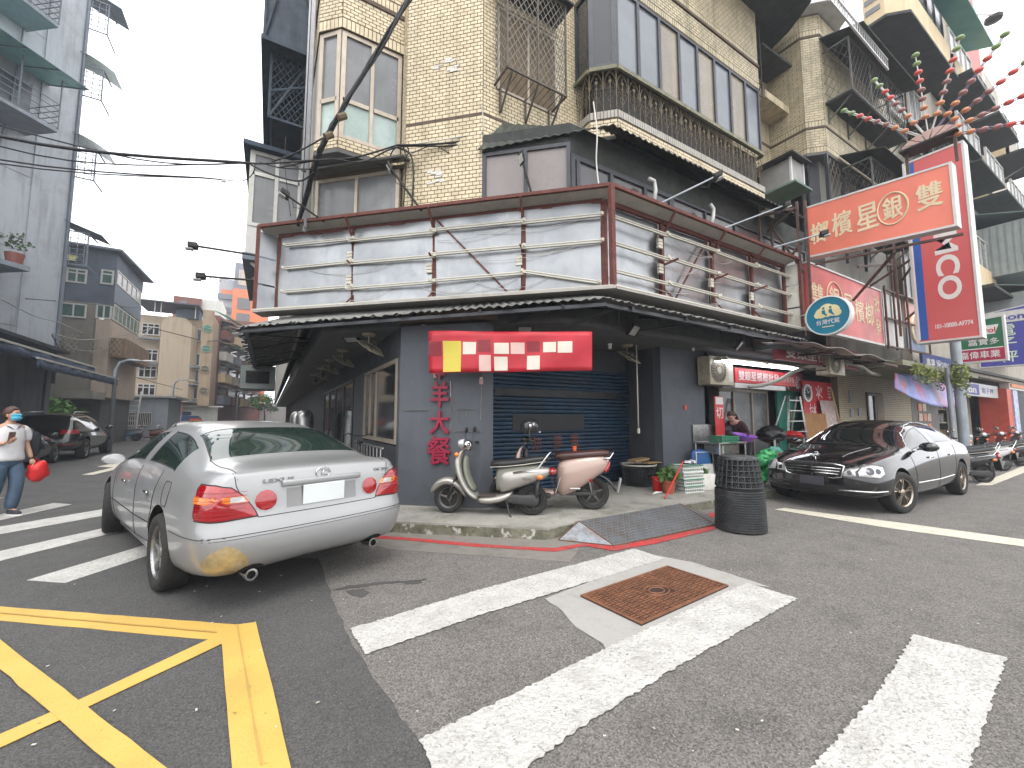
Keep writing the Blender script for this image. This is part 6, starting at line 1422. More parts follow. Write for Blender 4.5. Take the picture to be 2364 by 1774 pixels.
p = cast(bv, (-3, 0, .998), BK, .004); b = B(); b.tube([p+Vector((-.004, .062*math.cos(k*.2618), .046*math.sin(k*.2618))) for k in range(24)], .006, 6, True); b.tube([p+Vector((-.004, -.012, .03)), p+Vector((-.004, .018, -.02)), p+Vector((-.004, -.045, -.02))], .007, 6); b.out('emblem', CHRM, lex, True)
for y in (.52, -.52):
 b = B(); b.lathe([(.03, -.02), (.045, -.02), (.048, .0), (.045, .14), (.03, .14), (.03, -.02)], 18, (-1.02, y, .275), ax='x', sx=1, sy=1); b.out('exhaust_tip', CHRM, lex, smooth=40); B().lathe([(0, 0), (.034, 0), (.034, .01), (0, .01)], 16, (-1.0, y, .275), ax='x').out('exhaust_bore', UNDER, lex)
 patch('exhaust_cutout', lex, bv, [(y+.10*math.cos(k*.5236), .30+.06*math.sin(k*.5236)) for k in range(12)], (-1, 0, 0), UY, UZ, BK, UNDER, off=.002, dense=2)
# stain on the bumper corner
patch('yellow_scrape', lex, bv, [(-.12, .34), (.0, .30), (.14, .33), (.16, .42), (.08, .5), (-.02, .54), (-.08, .50), (-.13, .43)], Vector((-1.0, .66, 0)), Vector((.6, .8, 0)), UZ, Vector((.8, -.6, 0)), mat('yellow_rust_stain', (.46, .36, .19), .35, .4, var=.25, scale=12, coat=.5, dirt_tone=((.4, .405, .41), .9, 6)), off=.0015)
# mirrors, sill, aerial
for s in (1, -1):
 b = B(); b.ball((2.2, .93*s, .985), (.06, .11, .062), 14, 9); b.out('wing_mirror', SILP, lex, True); B().bar((2.22, .76*s, .94), (2.21, .9*s, .965), .05, .04).out('mirror_arm', SILP, lex)
 B().lathe([(0, -.0725), (.062, -.07), (.06, -.05), (0, -.05)], 20, (2.2, .93*s, .985), ax='x', sx=1.5, sy=.88).out('mirror_glass', LENC, lex, smooth=40)
for s in (1, -1): B().box((.42, .74*s-.06, .16), (2.42, .74*s+.06, .24)).out('sill', SILP, lex, bevel=.02, smooth=True)
patch('rear_shelf_reflection', lex, bv, [(.3, 1.09), (.38, 1.09)], (-1, 0, 0), UY, UZ, BK, SEAL) if False else None
# wiper-less rear window heater lines
# ---------------- black sedan
BLKP = mat('black_car_paint', (.006, .006, .007), .12, 0, var=.1, scale=2, coat=1.0, spec=.7)
bz = thing('black_sedan', 'glossy black four-door sedan with chrome grille parked facing the kerb ramp', 'car', (11.85, 3.4, 0), R(180))
WB2 = 3.1
def sx_(x): return x if x < .9 else .9+(x-.9)*(WB2+.80-.9)/(3.67-.9)
S = [sec(-1.10, .30, .62, (.72, .36), (.74, .55), (.73, .66), (.70, .88), (.62, .98), 1.0, 1.0, [.1, .1, .08, .02, 0, .02, .04, .06, .06, .06]),
     sec(-.95, .25, .74, (.86, .33), (.89, .55), (.885, .70), (.84, .94), (.72, 1.03), 1.05, 1.055), sec(-.45, .22, .77, (.90, .30), (.925, .55), (.92, .76), (.87, .985), (.73, 1.06), 1.085, 1.09),
     sec(-.05, .20, .77, (.90, .28), (.925, .55), (.92, .78), (.885, 1.005), (.67, 1.25), 1.29, 1.3), sec(.35, .19, .77, (.90, .26), (.925, .55), (.92, .78), (.885, 1.01), (.62, 1.39), 1.43, 1.435),
     sec(.85, .18, .77, (.90, .25), (.925, .55), (.92, .78), (.885, 1.005), (.60, 1.435), 1.47, 1.475), sec(1.2, .18, .77, (.90, .25), (.925, .55), (.92, .77), (.885, .99), (.60, 1.435), 1.47, 1.475),
     sec(1.27, .18, .77, (.90, .25), (.925, .55), (.92, .77), (.885, .99), (.60, 1.435), 1.47, 1.475), sec(1.60, .18, .77, (.90, .25), (.925, .55), (.92, .76), (.882, .98), (.61, 1.40), 1.44, 1.445),
     sec(1.85, .18, .77, (.90, .26), (.925, .55), (.915, .75), (.878, .965), (.635, 1.31), 1.35, 1.36), sec(2.3, .19, .77, (.90, .27), (.925, .54), (.91, .73), (.865, .945), (.72, 1.05), 1.08, 1.085),
     sec(2.6, .20, .77, (.90, .29), (.925, .54), (.905, .72), (.85, .92), (.74, .975), 1.0, 1.005), sec(3.0, .21, .76, (.895, .30), (.92, .53), (.895, .70), (.83, .87), (.68, .93), .955, .96),
     sec(3.35, .22, .74, (.88, .31), (.90, .52), (.87, .66), (.78, .80), (.60, .86), .885, .89), sec(3.58, .24, .68, (.80, .33), (.82, .50), (.79, .62), (.70, .73), (.52, .78), .795, .80), sec(3.64, .26, .62, (.74, .34), (.76, .50), (.73, .60), (.64, .69), (.47, .72), .735, .74)]
S = [(sx_(a), p_, d_) for a, p_, d_ in S]
GLb = {}
for k in (3, 4, 5, 7, 8, 9): GLb[(k, 6)] = 1
for k in (2, 3, 9, 10): GLb[(k, 7)] = 4; GLb[(k, 8)] = 4
em = car_mesh(S, GLb, [(0, .34), (WB2, .34)], .375, .92, caps=(.05, .12), crease=[('row', 5, 1, 13, .4), ('row', 4, 1, 13, .25)])
body2, bv2 = car_finish(bz, em, BLKP, mat('black_glass', (.006, .008, .008), .05, spec=.8, coat=.5, var=0), pillar=.03, seal=.012)
for x in (0, WB2):
 for y in (.82, -.82): wheel(bz, x, y, .325, .325, .22, 5, mat('warm_alloy', (.4, .34, .28), .25, .9, var=.1), dish=.01, twin=True, rz=R(-14) if x else 0)
FD = Vector((-1, 0, 0))
for dd, sg in ((YL, 1), (YR, -1)):
 org = (0, .2*sg, 0)
 for pts in ([(.42, .40), (.36, .62), (.33, .8), (.27, 1.0)], [(1.32, .28), (1.33, .7), (1.31, .99)], [(.46, .30), (1.3, .27), (2.42, .28), (2.5, .5), (2.55, .8), (2.56, .93)]): seam('door_seam', bz, bv2, pts, org, UX, UZ, dd)
 seam('chrome_strip', bz, bv2, [(.5, .43), (1.3, .41), (2.45, .43)], org, UX, UZ, dd, CHRM, w=.02, off=.002); seam('window_chrome', bz, bv2, [(.05, 1.02), (1.2, 1.0), (2.3, .955)], org, UX, UZ, dd, CHRM, w=.014, off=.003)
 seam('window_chrome', bz, bv2, [(-.02, 1.08), (.3, 1.33), (.6, 1.42), (1.2, 1.425), (1.65, 1.37), (2.0, 1.24), (2.35, 1.03)], org, UX, UZ, dd, CHRM, w=.012, off=.004)
 for hx in (.62, 1.75):
  h = cast(bv2, (hx, 2*sg, .82), dd, .02); B().obox(h+Vector((-.09, -.01*sg, -.016)), (.18, 0, 0), (0, .02*sg, 0), (0, 0, .032)).out('door_handle', CHRM, bz, bevel=.01, smooth=True)
 b = B(); b.ball((sx_(2.12), 1.02*sg, 1.02), (.08, .13, .08), 14, 9); b.out('wing_mirror', BLKP, bz, True); B().bar((sx_(2.1), .86*sg, .97), (sx_(2.1), .98*sg, .99), .05, .03).out('mirror_arm', BLKP, bz)
XE = S[-1][0]
# grille, lamps
g0 = cast(bv2, (9, 0, .64), FD, 0)
B().obox(Vector((XE+.035, -.43, .56)), (.05, 0, 0), (0, .86, 0), (0, 0, .19)).out('grille', SEAL, bz, bevel=.02)
b = B(); pts = [(-.45, .745), (-.40, .57), (-.3, .545), (.3, .545), (.40, .57), (.45, .745), (.3, .775), (-.3, .775)]; b.tube([(XE+.085, y, z) for y, z in pts], .014, 6, True); b.out('grille_surround', CHRM, bz, True)
for z, w_ in ((.61, .37), (.655, .39), (.70, .41)): B().tube([(XE+.095, -w_, z), (XE+.1, 0, z), (XE+.095, w_, z)], .009, 5).out('grille_bar', CHRM, bz, True)
B().bar((XE+.1, 0, .55), (XE+.09, 0, .775), .02).out('grille_bar', CHRM, bz)
b = B(); c_ = Vector((XE-.06, 0, .90)); b.tube([c_+Vector((0, .045*math.cos(k*.2618), .045*math.sin(k*.2618))) for k in range(24)], .005, 5, True)
for k in range(3): a = math.pi/2+k*2.0944; b.bar(c_, c_+Vector((0, .043*math.cos(a), .043*math.sin(a))), .007)
b.bar(c_-Vector((0, 0, .045)), c_-Vector((0, 0, .12)), .012); b.out('bonnet_star', CHRM, bz, True)
for s in (1, -1):
 dd = Vector((-1, -.55*s, 0)).normalized(); U = Vector((dd.y, -dd.x, 0)); U = U if U.y*s > 0 else -U; org = Vector((XE, .66*s, 0))
 big = [(-.05, .60), (.20, .585), (.28, .64), (.27, .74), (.14, .77), (.0, .735), (-.06, .66)]; sm = [(-.24, .585), (-.09, .595), (-.09, .66), (-.03, .72), (-.15, .70), (-.23, .65)]
 for pl in (big, sm):
  patch('lamp_gasket', bz, bv2, [((a-sum(q[0] for q in pl)/len(pl))*1.07+sum(q[0] for q in pl)/len(pl), (z-.66)*1.09+.66) for a, z in pl], org, U, UZ, dd, SEAL, off=.003, rings=4)
  patch('headlamp', bz, bv2, pl, org, U, UZ, dd, LENC, off=.008, bulge=.016, rings=6)
 for cy_, cz_, rr_ in ((.08, .67, .05), (.18, .67, .035), (-.16, .64, .03)): patch('lamp_projector', bz, bv2, [(cy_+rr_*math.cos(k*.5236), cz_+rr_*math.sin(k*.5236)) for k in range(12)], org, U, UZ, dd, mat('lamp_inner', (.08, .08, .09), .15, .6), off=.027, dense=2, rings=3)
 seam('bumper_chrome', bz, bv2, [(-.3, .36), (.3, .38)], org, U, UZ, dd, CHRM, w=.022, off=.008); patch('lower_intake', bz, bv2, [(-.3, .3), (.22, .31), (.25, .35), (-.3, .35)], org, U, UZ, dd, SEAL, off=.003)
patch('lower_intake', bz, bv2, [(-.42, .30), (.42, .30), (.46, .42), (-.46, .42)], (XE, 0, 0), UY, UZ, FD, SEAL, off=.003)
p = cast(bv2, (9, 0, .48), FD, .012); B().obox(p+Vector((0, -.18, -.07)), (.01, 0, 0), (0, .36, 0), (0, 0, .14)).out('number_plate', mat('dark_plate', (.05, .045, .06), .5), bz, bevel=.005)
for s in (1, -1): seam('bonnet_seam', bz, bv2, [(2.72, s*.80), (3.3, s*.72), (3.62, s*.46)], (0, 0, 1), UX, UY, (0, 0, -1)); seam('bonnet_crease', bz, bv2, [(2.8, s*.42), (3.6, s*.3)], (0, 0, 1), UX, UY, (0, 0, -1), BLKP, w=.016, off=0)
for s in (-.1, .5): seam('wiper', bz, bv2, [(2.66, s), (2.6, s-.5)], (0, 0, 1), UX, UY, (0, 0, -1), SEAL, w=.016, off=.012)
# ---------------- black SUV and dark car on the left street
suv = thing('black_suv', 'black estate car with roof rails parked at the far left kerb', 'car', (-6.85, 21.5, 0), R(92))
S = [sec(-1.0, .40, .70, (.80, .46), (.86, .7), (.86, .85), (.84, 1.05), (.70, 1.5), 1.55, 1.56, [.05, .05, .02, 0, 0, .03, .08, .35, .38, .4]), sec(-.7, .35, .76, (.90, .42), (.96, .7), (.955, .88), (.93, 1.1), (.72, 1.58), 1.63, 1.64, [0]*7+[.2, .2, .2]),
     sec(0, .3, .78, (.92, .38), (.98, .7), (.975, .9), (.945, 1.12), (.70, 1.64), 1.69, 1.7), sec(.9, .28, .78, (.92, .36), (.98, .7), (.975, .9), (.945, 1.11), (.70, 1.67), 1.72, 1.73), sec(.97, .28, .78, (.92, .36), (.98, .7), (.975, .9), (.945, 1.11), (.70, 1.67), 1.72, 1.73),
     sec(1.7, .28, .78, (.92, .36), (.98, .7), (.97, .88), (.94, 1.09), (.72, 1.6), 1.65, 1.66), sec(2.4, .3, .78, (.92, .38), (.98, .7), (.96, .86), (.92, 1.06), (.80, 1.2), 1.23, 1.24), sec(3.0, .32, .76, (.92, .4), (.97, .7), (.94, .84), (.88, .98), (.72, 1.06), 1.09, 1.1),
     sec(3.6, .36, .70, (.86, .44), (.88, .66), (.85, .78), (.76, .9), (.6, .95), .97, .97), sec(3.8, .42, .6, (.70, .48), (.72, .64), (.7, .74), (.62, .84), (.5, .87), .88, .88)]
GS = {(2, 6): 1, (4, 6): 1, (5, 6): 1, (1, 6): 1, (5, 7): 4, (5, 8): 4}
em = car_mesh(S, GS, [(0, .4), (2.85, .4)], .46, .98, caps=(.05, .1))
DGP = mat('black_suv_paint', (.012, .012, .012), .14, coat=1, var=0)
bs, bv3 = car_finish(suv, em, DGP, mat('black_glass', (.006, .008, .008)), pillar=.03, seal=.014)
for x in (0, 2.85):
 for y in (.86, -.86): wheel(suv, x, y, .37, .37, .25, 5, RIMM)
for s in (1, -1): B().tube([(-.4, .64*s, 1.66), (-.3, .64*s, 1.74), (1.3, .64*s, 1.76), (1.5, .64*s, 1.69)], .02, 6).out('roof_rail', CHRM, suv, True); b = B(); b.ball((2.1, 1.1*s, 1.15), (.08, .12, .09), 12, 8); b.out('wing_mirror', DGP, suv, True)
for s in (1, -1): patch('tail_lamp', suv, bv3, [(-.22, .95), (.3, .95), (.3, 1.1), (-.18, 1.1)], Vector((-.9, .7*s, 0)), Vector((.5, .86*s, 0)), UZ, Vector((.86, -.5*s, 0)), LENR, off=.01); patch('bumper_reflector', suv, bv3, [(-.25, .55), (.2, .55), (.2, .59), (-.25, .59)], Vector((-.9, .7*s, 0)), Vector((.5, .86*s, 0)), UZ, Vector((.86, -.5*s, 0)), LENR, off=.01)
seam('sill_strip', suv, bv3, [(.5, .5), (2.35, .5)], (0, -.2, 0), UX, UZ, YR, CHRM, w=.03); patch('rear_window', suv, bv3, [(-.62, 1.2), (.62, 1.2), (.55, 1.48), (-.55, 1.48)], (-1, 0, 0), UY, UZ, BK, mat('black_glass', (.006, .008, .008)), off=.004)
dk = thing('dark_bronze_car', 'dark bronze car half hidden behind the masked woman at the left edge', 'car', (-7.0, 17.2, 0), R(92))
S2 = [(x*.97, [(y*.97, z*.96) for y, z in p_], d_) for x, p_, d_ in [sec(-1.05, .30, .62, (.72, .36), (.78, .55), (.77, .66), (.74, .88), (.66, .97), .99, 1.0), sec(-.8, .25, .74, (.86, .33), (.89, .55), (.885, .70), (.84, .94), (.72, 1.02), 1.04, 1.045), sec(-.3, .22, .77, (.90, .30), (.925, .55), (.92, .76), (.87, .985), (.70, 1.08), 1.1, 1.1), sec(.3, .19, .77, (.90, .26), (.925, .55), (.92, .78), (.885, 1.01), (.62, 1.39), 1.43, 1.435), sec(1.2, .18, .77, (.90, .25), (.925, .55), (.92, .77), (.885, .99), (.60, 1.43), 1.46, 1.465), sec(1.27, .18, .77, (.90, .25), (.925, .55), (.92, .77), (.885, .99), (.60, 1.43), 1.46, 1.465), sec(1.8, .18, .77, (.90, .26), (.925, .55), (.915, .75), (.878, .965), (.635, 1.31), 1.35, 1.36), sec(2.5, .20, .77, (.90, .29), (.925, .54), (.905, .72), (.85, .92), (.74, .975), 1.0, 1.005), sec(3.3, .22, .74, (.88, .31), (.90, .52), (.87, .66), (.78, .80), (.60, .86), .885, .89), sec(3.6, .26, .62, (.74, .34), (.76, .50), (.73, .60), (.64, .69), (.47, .72), .735, .74)]]
em = car_mesh(S2, {(3, 6): 1, (5, 6): 1, (6, 6): 1, (2, 7): 4, (2, 8): 4, (6, 7): 4, (6, 8): 4}, [(0, .34), (2.72, .34)], .38, .9)
_, bv4 = car_finish(dk, em, mat('bronze_grey_paint', (.035, .032, .026), .2, .4, coat=1, var=0), mat('black_glass', (.006, .008, .008)))
for x in (0, 2.72):
 for y in (.8, -.8): wheel(dk, x, y, .33, .33, .22, 5, RIMM, twin=True)
for s in (1, -1): b = B(); b.ball((2.0, 1.0*s, .98), (.08, .12, .08), 12, 8); b.out('wing_mirror', mat('bronze_grey_paint', (.035, .032, .026)), dk, True)
# ================================================================ SCOOTERS
def skin(name, m, parent, rings, n=16, p=2.4, sub=1, ab=False, caps=True):
 """loft through super-ellipse rings (centre, half width, half height, axis u, axis v)"""
 b = B(); vs = []
 for c, hw, hh, u, v in rings:
  c, u, v = Vector(c), Vector(u).normalized(), Vector(v).normalized()
  for k in range(n):
   a = 2*math.pi*k/n; ca, sa = math.cos(a), math.sin(a)
   vs.append(c+u*hw*math.copysign(abs(ca)**(2/p), ca)+v*hh*math.copysign(abs(sa)**(2/p), sa))
 fs = [(i*n+k, i*n+(k+1) % n, (i+1)*n+(k+1) % n, (i+1)*n+k) for i in range(len(rings)-1) for k in range(n)]
 if caps: fs += [tuple(range(n))[::-1], tuple(range((len(rings)-1)*n, len(rings)*n))]
 b.add(vs, fs); return b.out(name, m, parent, smooth=True, ab=ab, sub=sub, fixn=True)
Yv = (0, 1, 0); Zv = (0, 0, 1); Xv = (1, 0, 0)
def rx(x, z, hw, hh, p=None): return ((x, 0, z), hw, hh, Yv, Zv)          # ring across X
def rt(x, z, hw, hh, ang): a = R(ang); return ((x, 0, z), hw, hh, Yv, (-math.sin(a), 0, math.cos(a)))   # ring square to a path heading ang degrees up from +X
SCSIL = mat('scooter_champagne_silver', (.4, .385, .35), .35, .5, var=.06, scale=6, coat=.5, dirt_tone=((.28, .25, .2), .35, 9)); SEATB = mat('black_vinyl_seat', (.018, .018, .019), .4, var=.15, bump=.2, bscale=40)
ENG = mat('engine_dark_grey', (.055, .055, .055), .6, .4, var=.2, scale=20); OLIVE = mat('scooter_olive_grey_plastic', (.2, .2, .16), .5, var=.08)
def plate(t, c, a, tilt, w_=.13, h_=.21, rows=3, hz=False):
 b = B(); M = Matrix.Translation(c) @ Matrix.Rotation(a, 4, 'Z') @ Matrix.Rotation(tilt, 4, 'Y')
 b.cbox((0, 0, 0), (.004, w_, h_)); b.v = [tuple(M @ Vector(v)) for v in b.v]; b.out('number_plate', PLATE, t)
 g = B(); rn = random.Random(int(c[0]*1000))
 for k in range(3):
  for j in range(3): g.cbox((-.003, (j-1)*w_*.27, (k-1)*h_*.24), (.002, w_*.14, h_*.13))
 g.v = [tuple(M @ Vector(v)) for v in g.v]; g.out('plate_characters', mat('plate_ink', (.03, .05, .06), .5), t, kind='stuff')
def scooter(name, label, loc, rz, col, style=0, group=None, seat=None, lean=0):
 t = thing(name, label, 'scooter', loc, rz, group); wb = 1.2; r_ = .215; seat = seat or SEATB
 for x in (0, wb): wheel(t, x, .001, r_, r_, .1, 3, mat('dull_alloy', (.25, .25, .25), .4, .7, dirt_tone=((.12, .1, .08), .5, 9)), dish=.02)
 # front fender, fork
 skin('front_fender', col, t, [rt(wb-.25, .22, .05, .02, 60), rt(wb-.20, .36, .085, .05, 45), rt(wb-.06, .455, .095, .06, 15), rt(wb+.08, .46, .095, .06, -10), rt(wb+.2, .38, .085, .055, -45), rt(wb+.27, .27, .05, .03, -70)], p=2.2)
 B().tube([(wb, .07, r_), (wb-.12, .07, .55)], .022, 7).out('fork_leg', ENG, t, True); B().tube([(wb, -.07, r_), (wb-.12, -.07, .55)], .022, 7).out('fork_leg', ENG, t, True)
 # leg shield: curved shell from nose top down to floorboard
 skin('leg_shield', col, t, [rt(wb-.30, .93, .05, .035, 170), rt(wb-.185, .9, .115, .05, 250), rt(wb-.13, .76, .15, .06, 265), rt(wb-.155, .60, .18, .05, 255), rt(wb-.23, .42, .175, .045, 240), rt(wb-.33, .28, .165, .045, 215), rt(wb-.46, .215, .155, .04, 190)], p=2.6)
 skin('inner_panel', OLIVE if style == 0 else SEAL, t, [rt(wb-.25, .84, .09, .04, 255), rt(wb-.235, .62, .12, .04, 258), rt(wb-.31, .42, .125, .035, 240), rt(wb-.40, .31, .12, .03, 215)], p=2.6)
 # floorboard sweep to rear body
 skin('floorboard', col, t, [rx(wb-.42, .205, .14, .045), rx(wb-.55, .20, .165, .05), rx(wb-.70, .215, .165, .055), rx(wb-.83, .25, .15, .05), rx(wb-.95, .31, .12, .04)], p=3)
 B().cbox((wb-.62, 0, .262), (.36, .25, .012)).out('foot_mat', mat('dirty_brown_mat', (.06, .05, .042), .8, var=.2), t, bevel=.004)
 # rear bodywork
 skin('rear_body', col, t, [rx(.47, .44, .10, .15), rx(.40, .47, .155, .17), rx(.22, .51, .175, .155), rx(.02, .55, .165, .125), rx(-.16, .585, .125, .09), rx(-.28, .61, .07, .055)], p=2.5)
 skin('under_seat_panel', OLIVE if style == 0 else col, t, [rx(.52, .46, .09, .19), rx(.42, .52, .12, .17), rx(.1, .62, .12, .08), rx(-.18, .665, .1, .05)], p=2.8)
 skin('seat', seat, t, [rx(.60, .70, .05, .03), rx(.54, .705, .115, .055), rx(.36, .71, .135, .06), rx(.18, .735, .14, .055), rx(-.04, .77, .135, .055), rx(-.2, .785, .10, .05), rx(-.27, .79, .045, .03)], p=2.8)
 B().tube([(.58, .1, .665), (.36, .132, .68), (.1, .138, .71), (-.2, .09, .755)], .006, 5).out('seat_piping', CREAM, t, True)
 # engine, exhaust, belt case
 for y, nm in ((.09, 'belt_case'), (-.10, 'gearbox')):
  skin(nm, ENG, t, [((.42, y, .235), .03, .045, Yv, Zv), ((.3, y, .235), .04, .07, Yv, Zv), ((.1, y, .22), .045, .065, Yv, Zv), ((-.03, y, .215), .045, .095, Yv, Zv), ((-.11, y, .215), .03, .06, Yv, Zv)], p=3)
 skin('silencer', ENG, t, [((.2, -.15, .2), .03, .03, Yv, Zv), ((.1, -.16, .215), .05, .05, Yv, Zv), ((-.22, -.165, .24), .05, .055, Yv, Zv), ((-.27, -.165, .245), .025, .03, Yv, Zv)], p=2.2)
 B().tube([(-.06, .1, .24), (-.1, .1, .5)], .026, 8).out('shock_absorber', ENG, t, True)
 B().tube([(.35, .1, .2), (.3, .16, .03), (.27, .17, .0)], .012, 6).out('kickstand', ENG, t)
 # handlebar, headset, mirrors
 skin('headset', CHRM if style == 0 else col, t, [rt(wb-.27, .88, .04, .04, 100), rt(wb-.27, .93, .085, .075, 100), rt(wb-.275, 1.0, .085, .07, 95), rt(wb-.28, 1.045, .05, .03, 90)], p=2.2)
 B().lathe([(0, .09), (.05, .085), (.07, .05), (.075, .0), (0, 0)], 18, (wb-.22, 0, .985), ax='x').out('headlamp', LENC, t, smooth=40)
 bar_ = [(wb-.36, .34, .99), (wb-.33, .22, 1.0), (wb-.29, .08, .97), (wb-.29, -.08, .97), (wb-.33, -.22, 1.0), (wb-.36, -.34, .99)]
 B().tube(bar_, .012, 7).out('handlebar', CHRM if style == 0 else ENG, t, True)
 for s in (1, -1):
  B().tube([(wb-.335, .22*s, .998), (wb-.36, .34*s, .99)], .019, 8).out('grip', SEAL, t, True); B().tube([(wb-.26, .15*s, 1.0), (wb-.28, .3*s, .985)], .006, 5).out('brake_lever', CHRM, t)
  b = B(); b.tube([(wb-.31, .17*s, 1.0), (wb-.28, .22*s, 1.12), (wb-.30, .25*s, 1.17)], .006, 5); b.out('mirror_stem', ENG, t)
  b = B(); b.ball((wb-.31, .27*s, 1.19), (.018, .065, .042), 12, 8); b.out('mirror', SEAL if style == 0 else CHRM, t, True)
  b = B(); b.ball((wb-.14, .145*s, .84), (.035, .03, .035), 10, 7); b.out('front_indicator', LENO, t, True)
  b = B(); b.ball((-.12, .16*s, .545), (.05, .028, .035), 10, 7); b.out('rear_indicator', LENO, t, True)
 b = B(); b.ball((-.29, 0, .61), (.06, .10, .055), 14, 9); b.out('tail_lamp', LENR, t, True)
 b = B(); b.tube([(.25, .16, .6), (-.1, .17, .66), (-.2, .17, .80), (-.26, .15, .88), (-.28, 0, .89), (-.26, -.15, .88), (-.2, -.17, .80), (-.1, -.17, .66)], .012, 7); b.out('grab_rail', CHRM, t, True)
 plate(t, Vector((-.37, 0, .42)), 0, R(-18)); B().obox((-.33, -.09, .3), (.05, 0, .25), (0, .18, 0), (.012, 0, 0)).out('rear_mudguard', SEAL, t)
 return t
def q2(u, v): return G(u, v, .15)
f_, r__ = q2(1035, 1184), q2(1228, 1189); f_.x += .02; hd = math.atan2(f_.y-r__.y, f_.x-r__.x)
sc1 = scooter('silver_scooter', 'champagne silver retro scooter with a black seat and chrome rear rail parked across the corner pavement', (r__.x, r__.y, .15), hd, SCSIL)
text('Vino', mat('badge_dark', (.06, .05, .05), .4), sc1, (.12, .186, .5), (-1, 0, 0), (0, 0, 1), h=.045, w=.13, depth=.002, ab=False, name='badge')
sc1['label'] = 'champagne silver retro scooter with black seat and chrome rail, parked across the corner pavement'
# smooth rose-beige electric scooter behind it
ROSE = mat('rose_beige_gloss', (.42, .3, .255), .22, .1, var=.03, coat=.8); BRN = mat('brown_leather_seat', (.055, .022, .018), .35, var=.12, spec=.6)
r2 = q2(1368, 1176); el = thing('electric_scooter', 'rose beige electric scooter with a brown seat and a black helmet hung on its mirror', 'scooter', (r2.x, r2.y, .15), R(147))
wb = 1.3; rW = mat('dark_alloy', (.1, .1, .1), .4, .6)
for x in (0, wb): wheel(el, x, .001, .245, .245, .11, 5, rW, dish=.02)
skin('rear_body', ROSE, el, [rx(-.26, .70, .06, .06), rx(-.22, .69, .12, .10), rx(-.08, .655, .165, .16), rx(.12, .58, .185, .23), rx(.32, .50, .185, .28), rx(.46, .46, .165, .28), rx(.54, .44, .12, .22)], p=3)
skin('seat', BRN, el, [rx(-.27, .83, .05, .03), rx(-.2, .835, .12, .06), rx(0, .82, .14, .065), rx(.25, .80, .145, .065), rx(.48, .79, .135, .065), rx(.58, .77, .08, .05)], p=2.8)
skin('leg_shield', ROSE, el, [rt(wb-.33, 1.0, .09, .03, 100), rt(wb-.22, .93, .16, .04, 250), rt(wb-.17, .75, .19, .05, 262), rt(wb-.22, .52, .19, .045, 245), rt(wb-.36, .32, .17, .04, 210), rt(wb-.5, .25, .16, .04, 185), rt(wb-.8, .25, .16, .05, 180)], p=2.6)
skin('inner_panel', SEAL, el, [rt(wb-.31, .95, .13, .05, 255), rt(wb-.30, .7, .15, .05, 260), rt(wb-.4, .42, .14, .04, 235)], p=2.6)
skin('front_fender', ROSE, el, [rt(wb-.2, .42, .07, .03, 50), rt(wb, .51, .085, .03, 0), rt(wb+.2, .43, .07, .03, -50)], p=2.2)
B().tube([(wb, .08, .245), (wb-.15, .08, .7)], .025, 7).out('fork_leg', ENG, el, True)
skin('headset', mat('black_gloss', (.01, .01, .01), .2), el, [rt(wb-.3, .98, .06, .06, 95), rt(wb-.3, 1.03, .09, .085, 95), rt(wb-.31, 1.09, .06, .05, 95)], p=2.2)
B().tube([(wb-.42, .35, 1.02), (wb-.34, .12, 1.04), (wb-.34, -.12, 1.04), (wb-.42, -.35, 1.02)], .014, 7).out('handlebar', ENG, el, True)
for s in (1, -1):
 B().tube([(wb-.39, .24*s, 1.025), (wb-.42, .36*s, 1.02)], .019, 8).out('grip', SEAL, el, True); B().tube([(wb-.36, .17*s, 1.03), (wb-.36, .25*s, 1.2)], .006, 5).out('mirror_stem', CHRM, el)
 b = B(); b.ball((wb-.37, .26*s, 1.24), (.03, .06, .055), 12, 8); b.out('mirror', CHRM, el, True)
skin('tail_lamp', LENR, el, [((-.255, .085, .70), .03, .025, Yv, Zv), ((-.245, .085, .66), .05, .06, Yv, Zv), ((-.2, .1, .60), .045, .05, Yv, Zv), ((-.15, .11, .57), .02, .02, Yv, Zv)])
B().tube([(-.16, .14, .77), (-.24, .13, .76), (-.3, .09, .84), (-.31, 0, .87), (-.3, -.09, .84), (-.24, -.13, .76)], .016, 8).out('grab_rail', CHRM, el, True)
skin('rear_fender', mat('grey_plastic', (.06, .06, .06), .5), el, [rt(.1, .53, .06, .02, 170), rt(-.1, .53, .075, .02, 190), rt(-.27, .42, .08, .02, 235), rt(-.36, .25, .08, .02, 250)], p=2.6)
plate(el, Vector((-.40, 0, .36)), 0, R(-15)); B().tube([(.02, .1, .25), (.08, .12, .55)], .02, 8).out('shock_absorber', CHRM, el, True); B().tube([(.03, .11, .42), (.055, .12, .5)], .034, 10).out('shock_reservoir', LENR, el, True); B().obox((-.04, .075, .22), (.45, 0, .0), (0, .035, 0), (0, 0, .045)).out('swing_arm', ENG, el, bevel=.01); B().cbox((.28, .19, .33), (.16, .02, .03)).out('foot_peg', CHRM, el, bevel=.01)
hl = thing('black_helmet', 'black open helmet hanging on the handlebar of the rose beige scooter', 'helmet', PL(1205, 978, (r2.x-.9, r2.y+.75), 147))
hp = el.location+Matrix.Rotation(R(147), 3, 'Z') @ Vector((wb-.36, .12, 1.2)); hl.location = hp
skin('shell', mat('black_helmet_shell', (.02, .022, .022), .25, coat=.6), hl, [rx(-.13, .0, .05, .06), rx(-.11, .02, .10, .10), rx(-.02, .04, .135, .125), rx(.07, .035, .13, .12), rx(.125, .01, .09, .085), rx(.14, 0, .04, .04)], p=2.2)
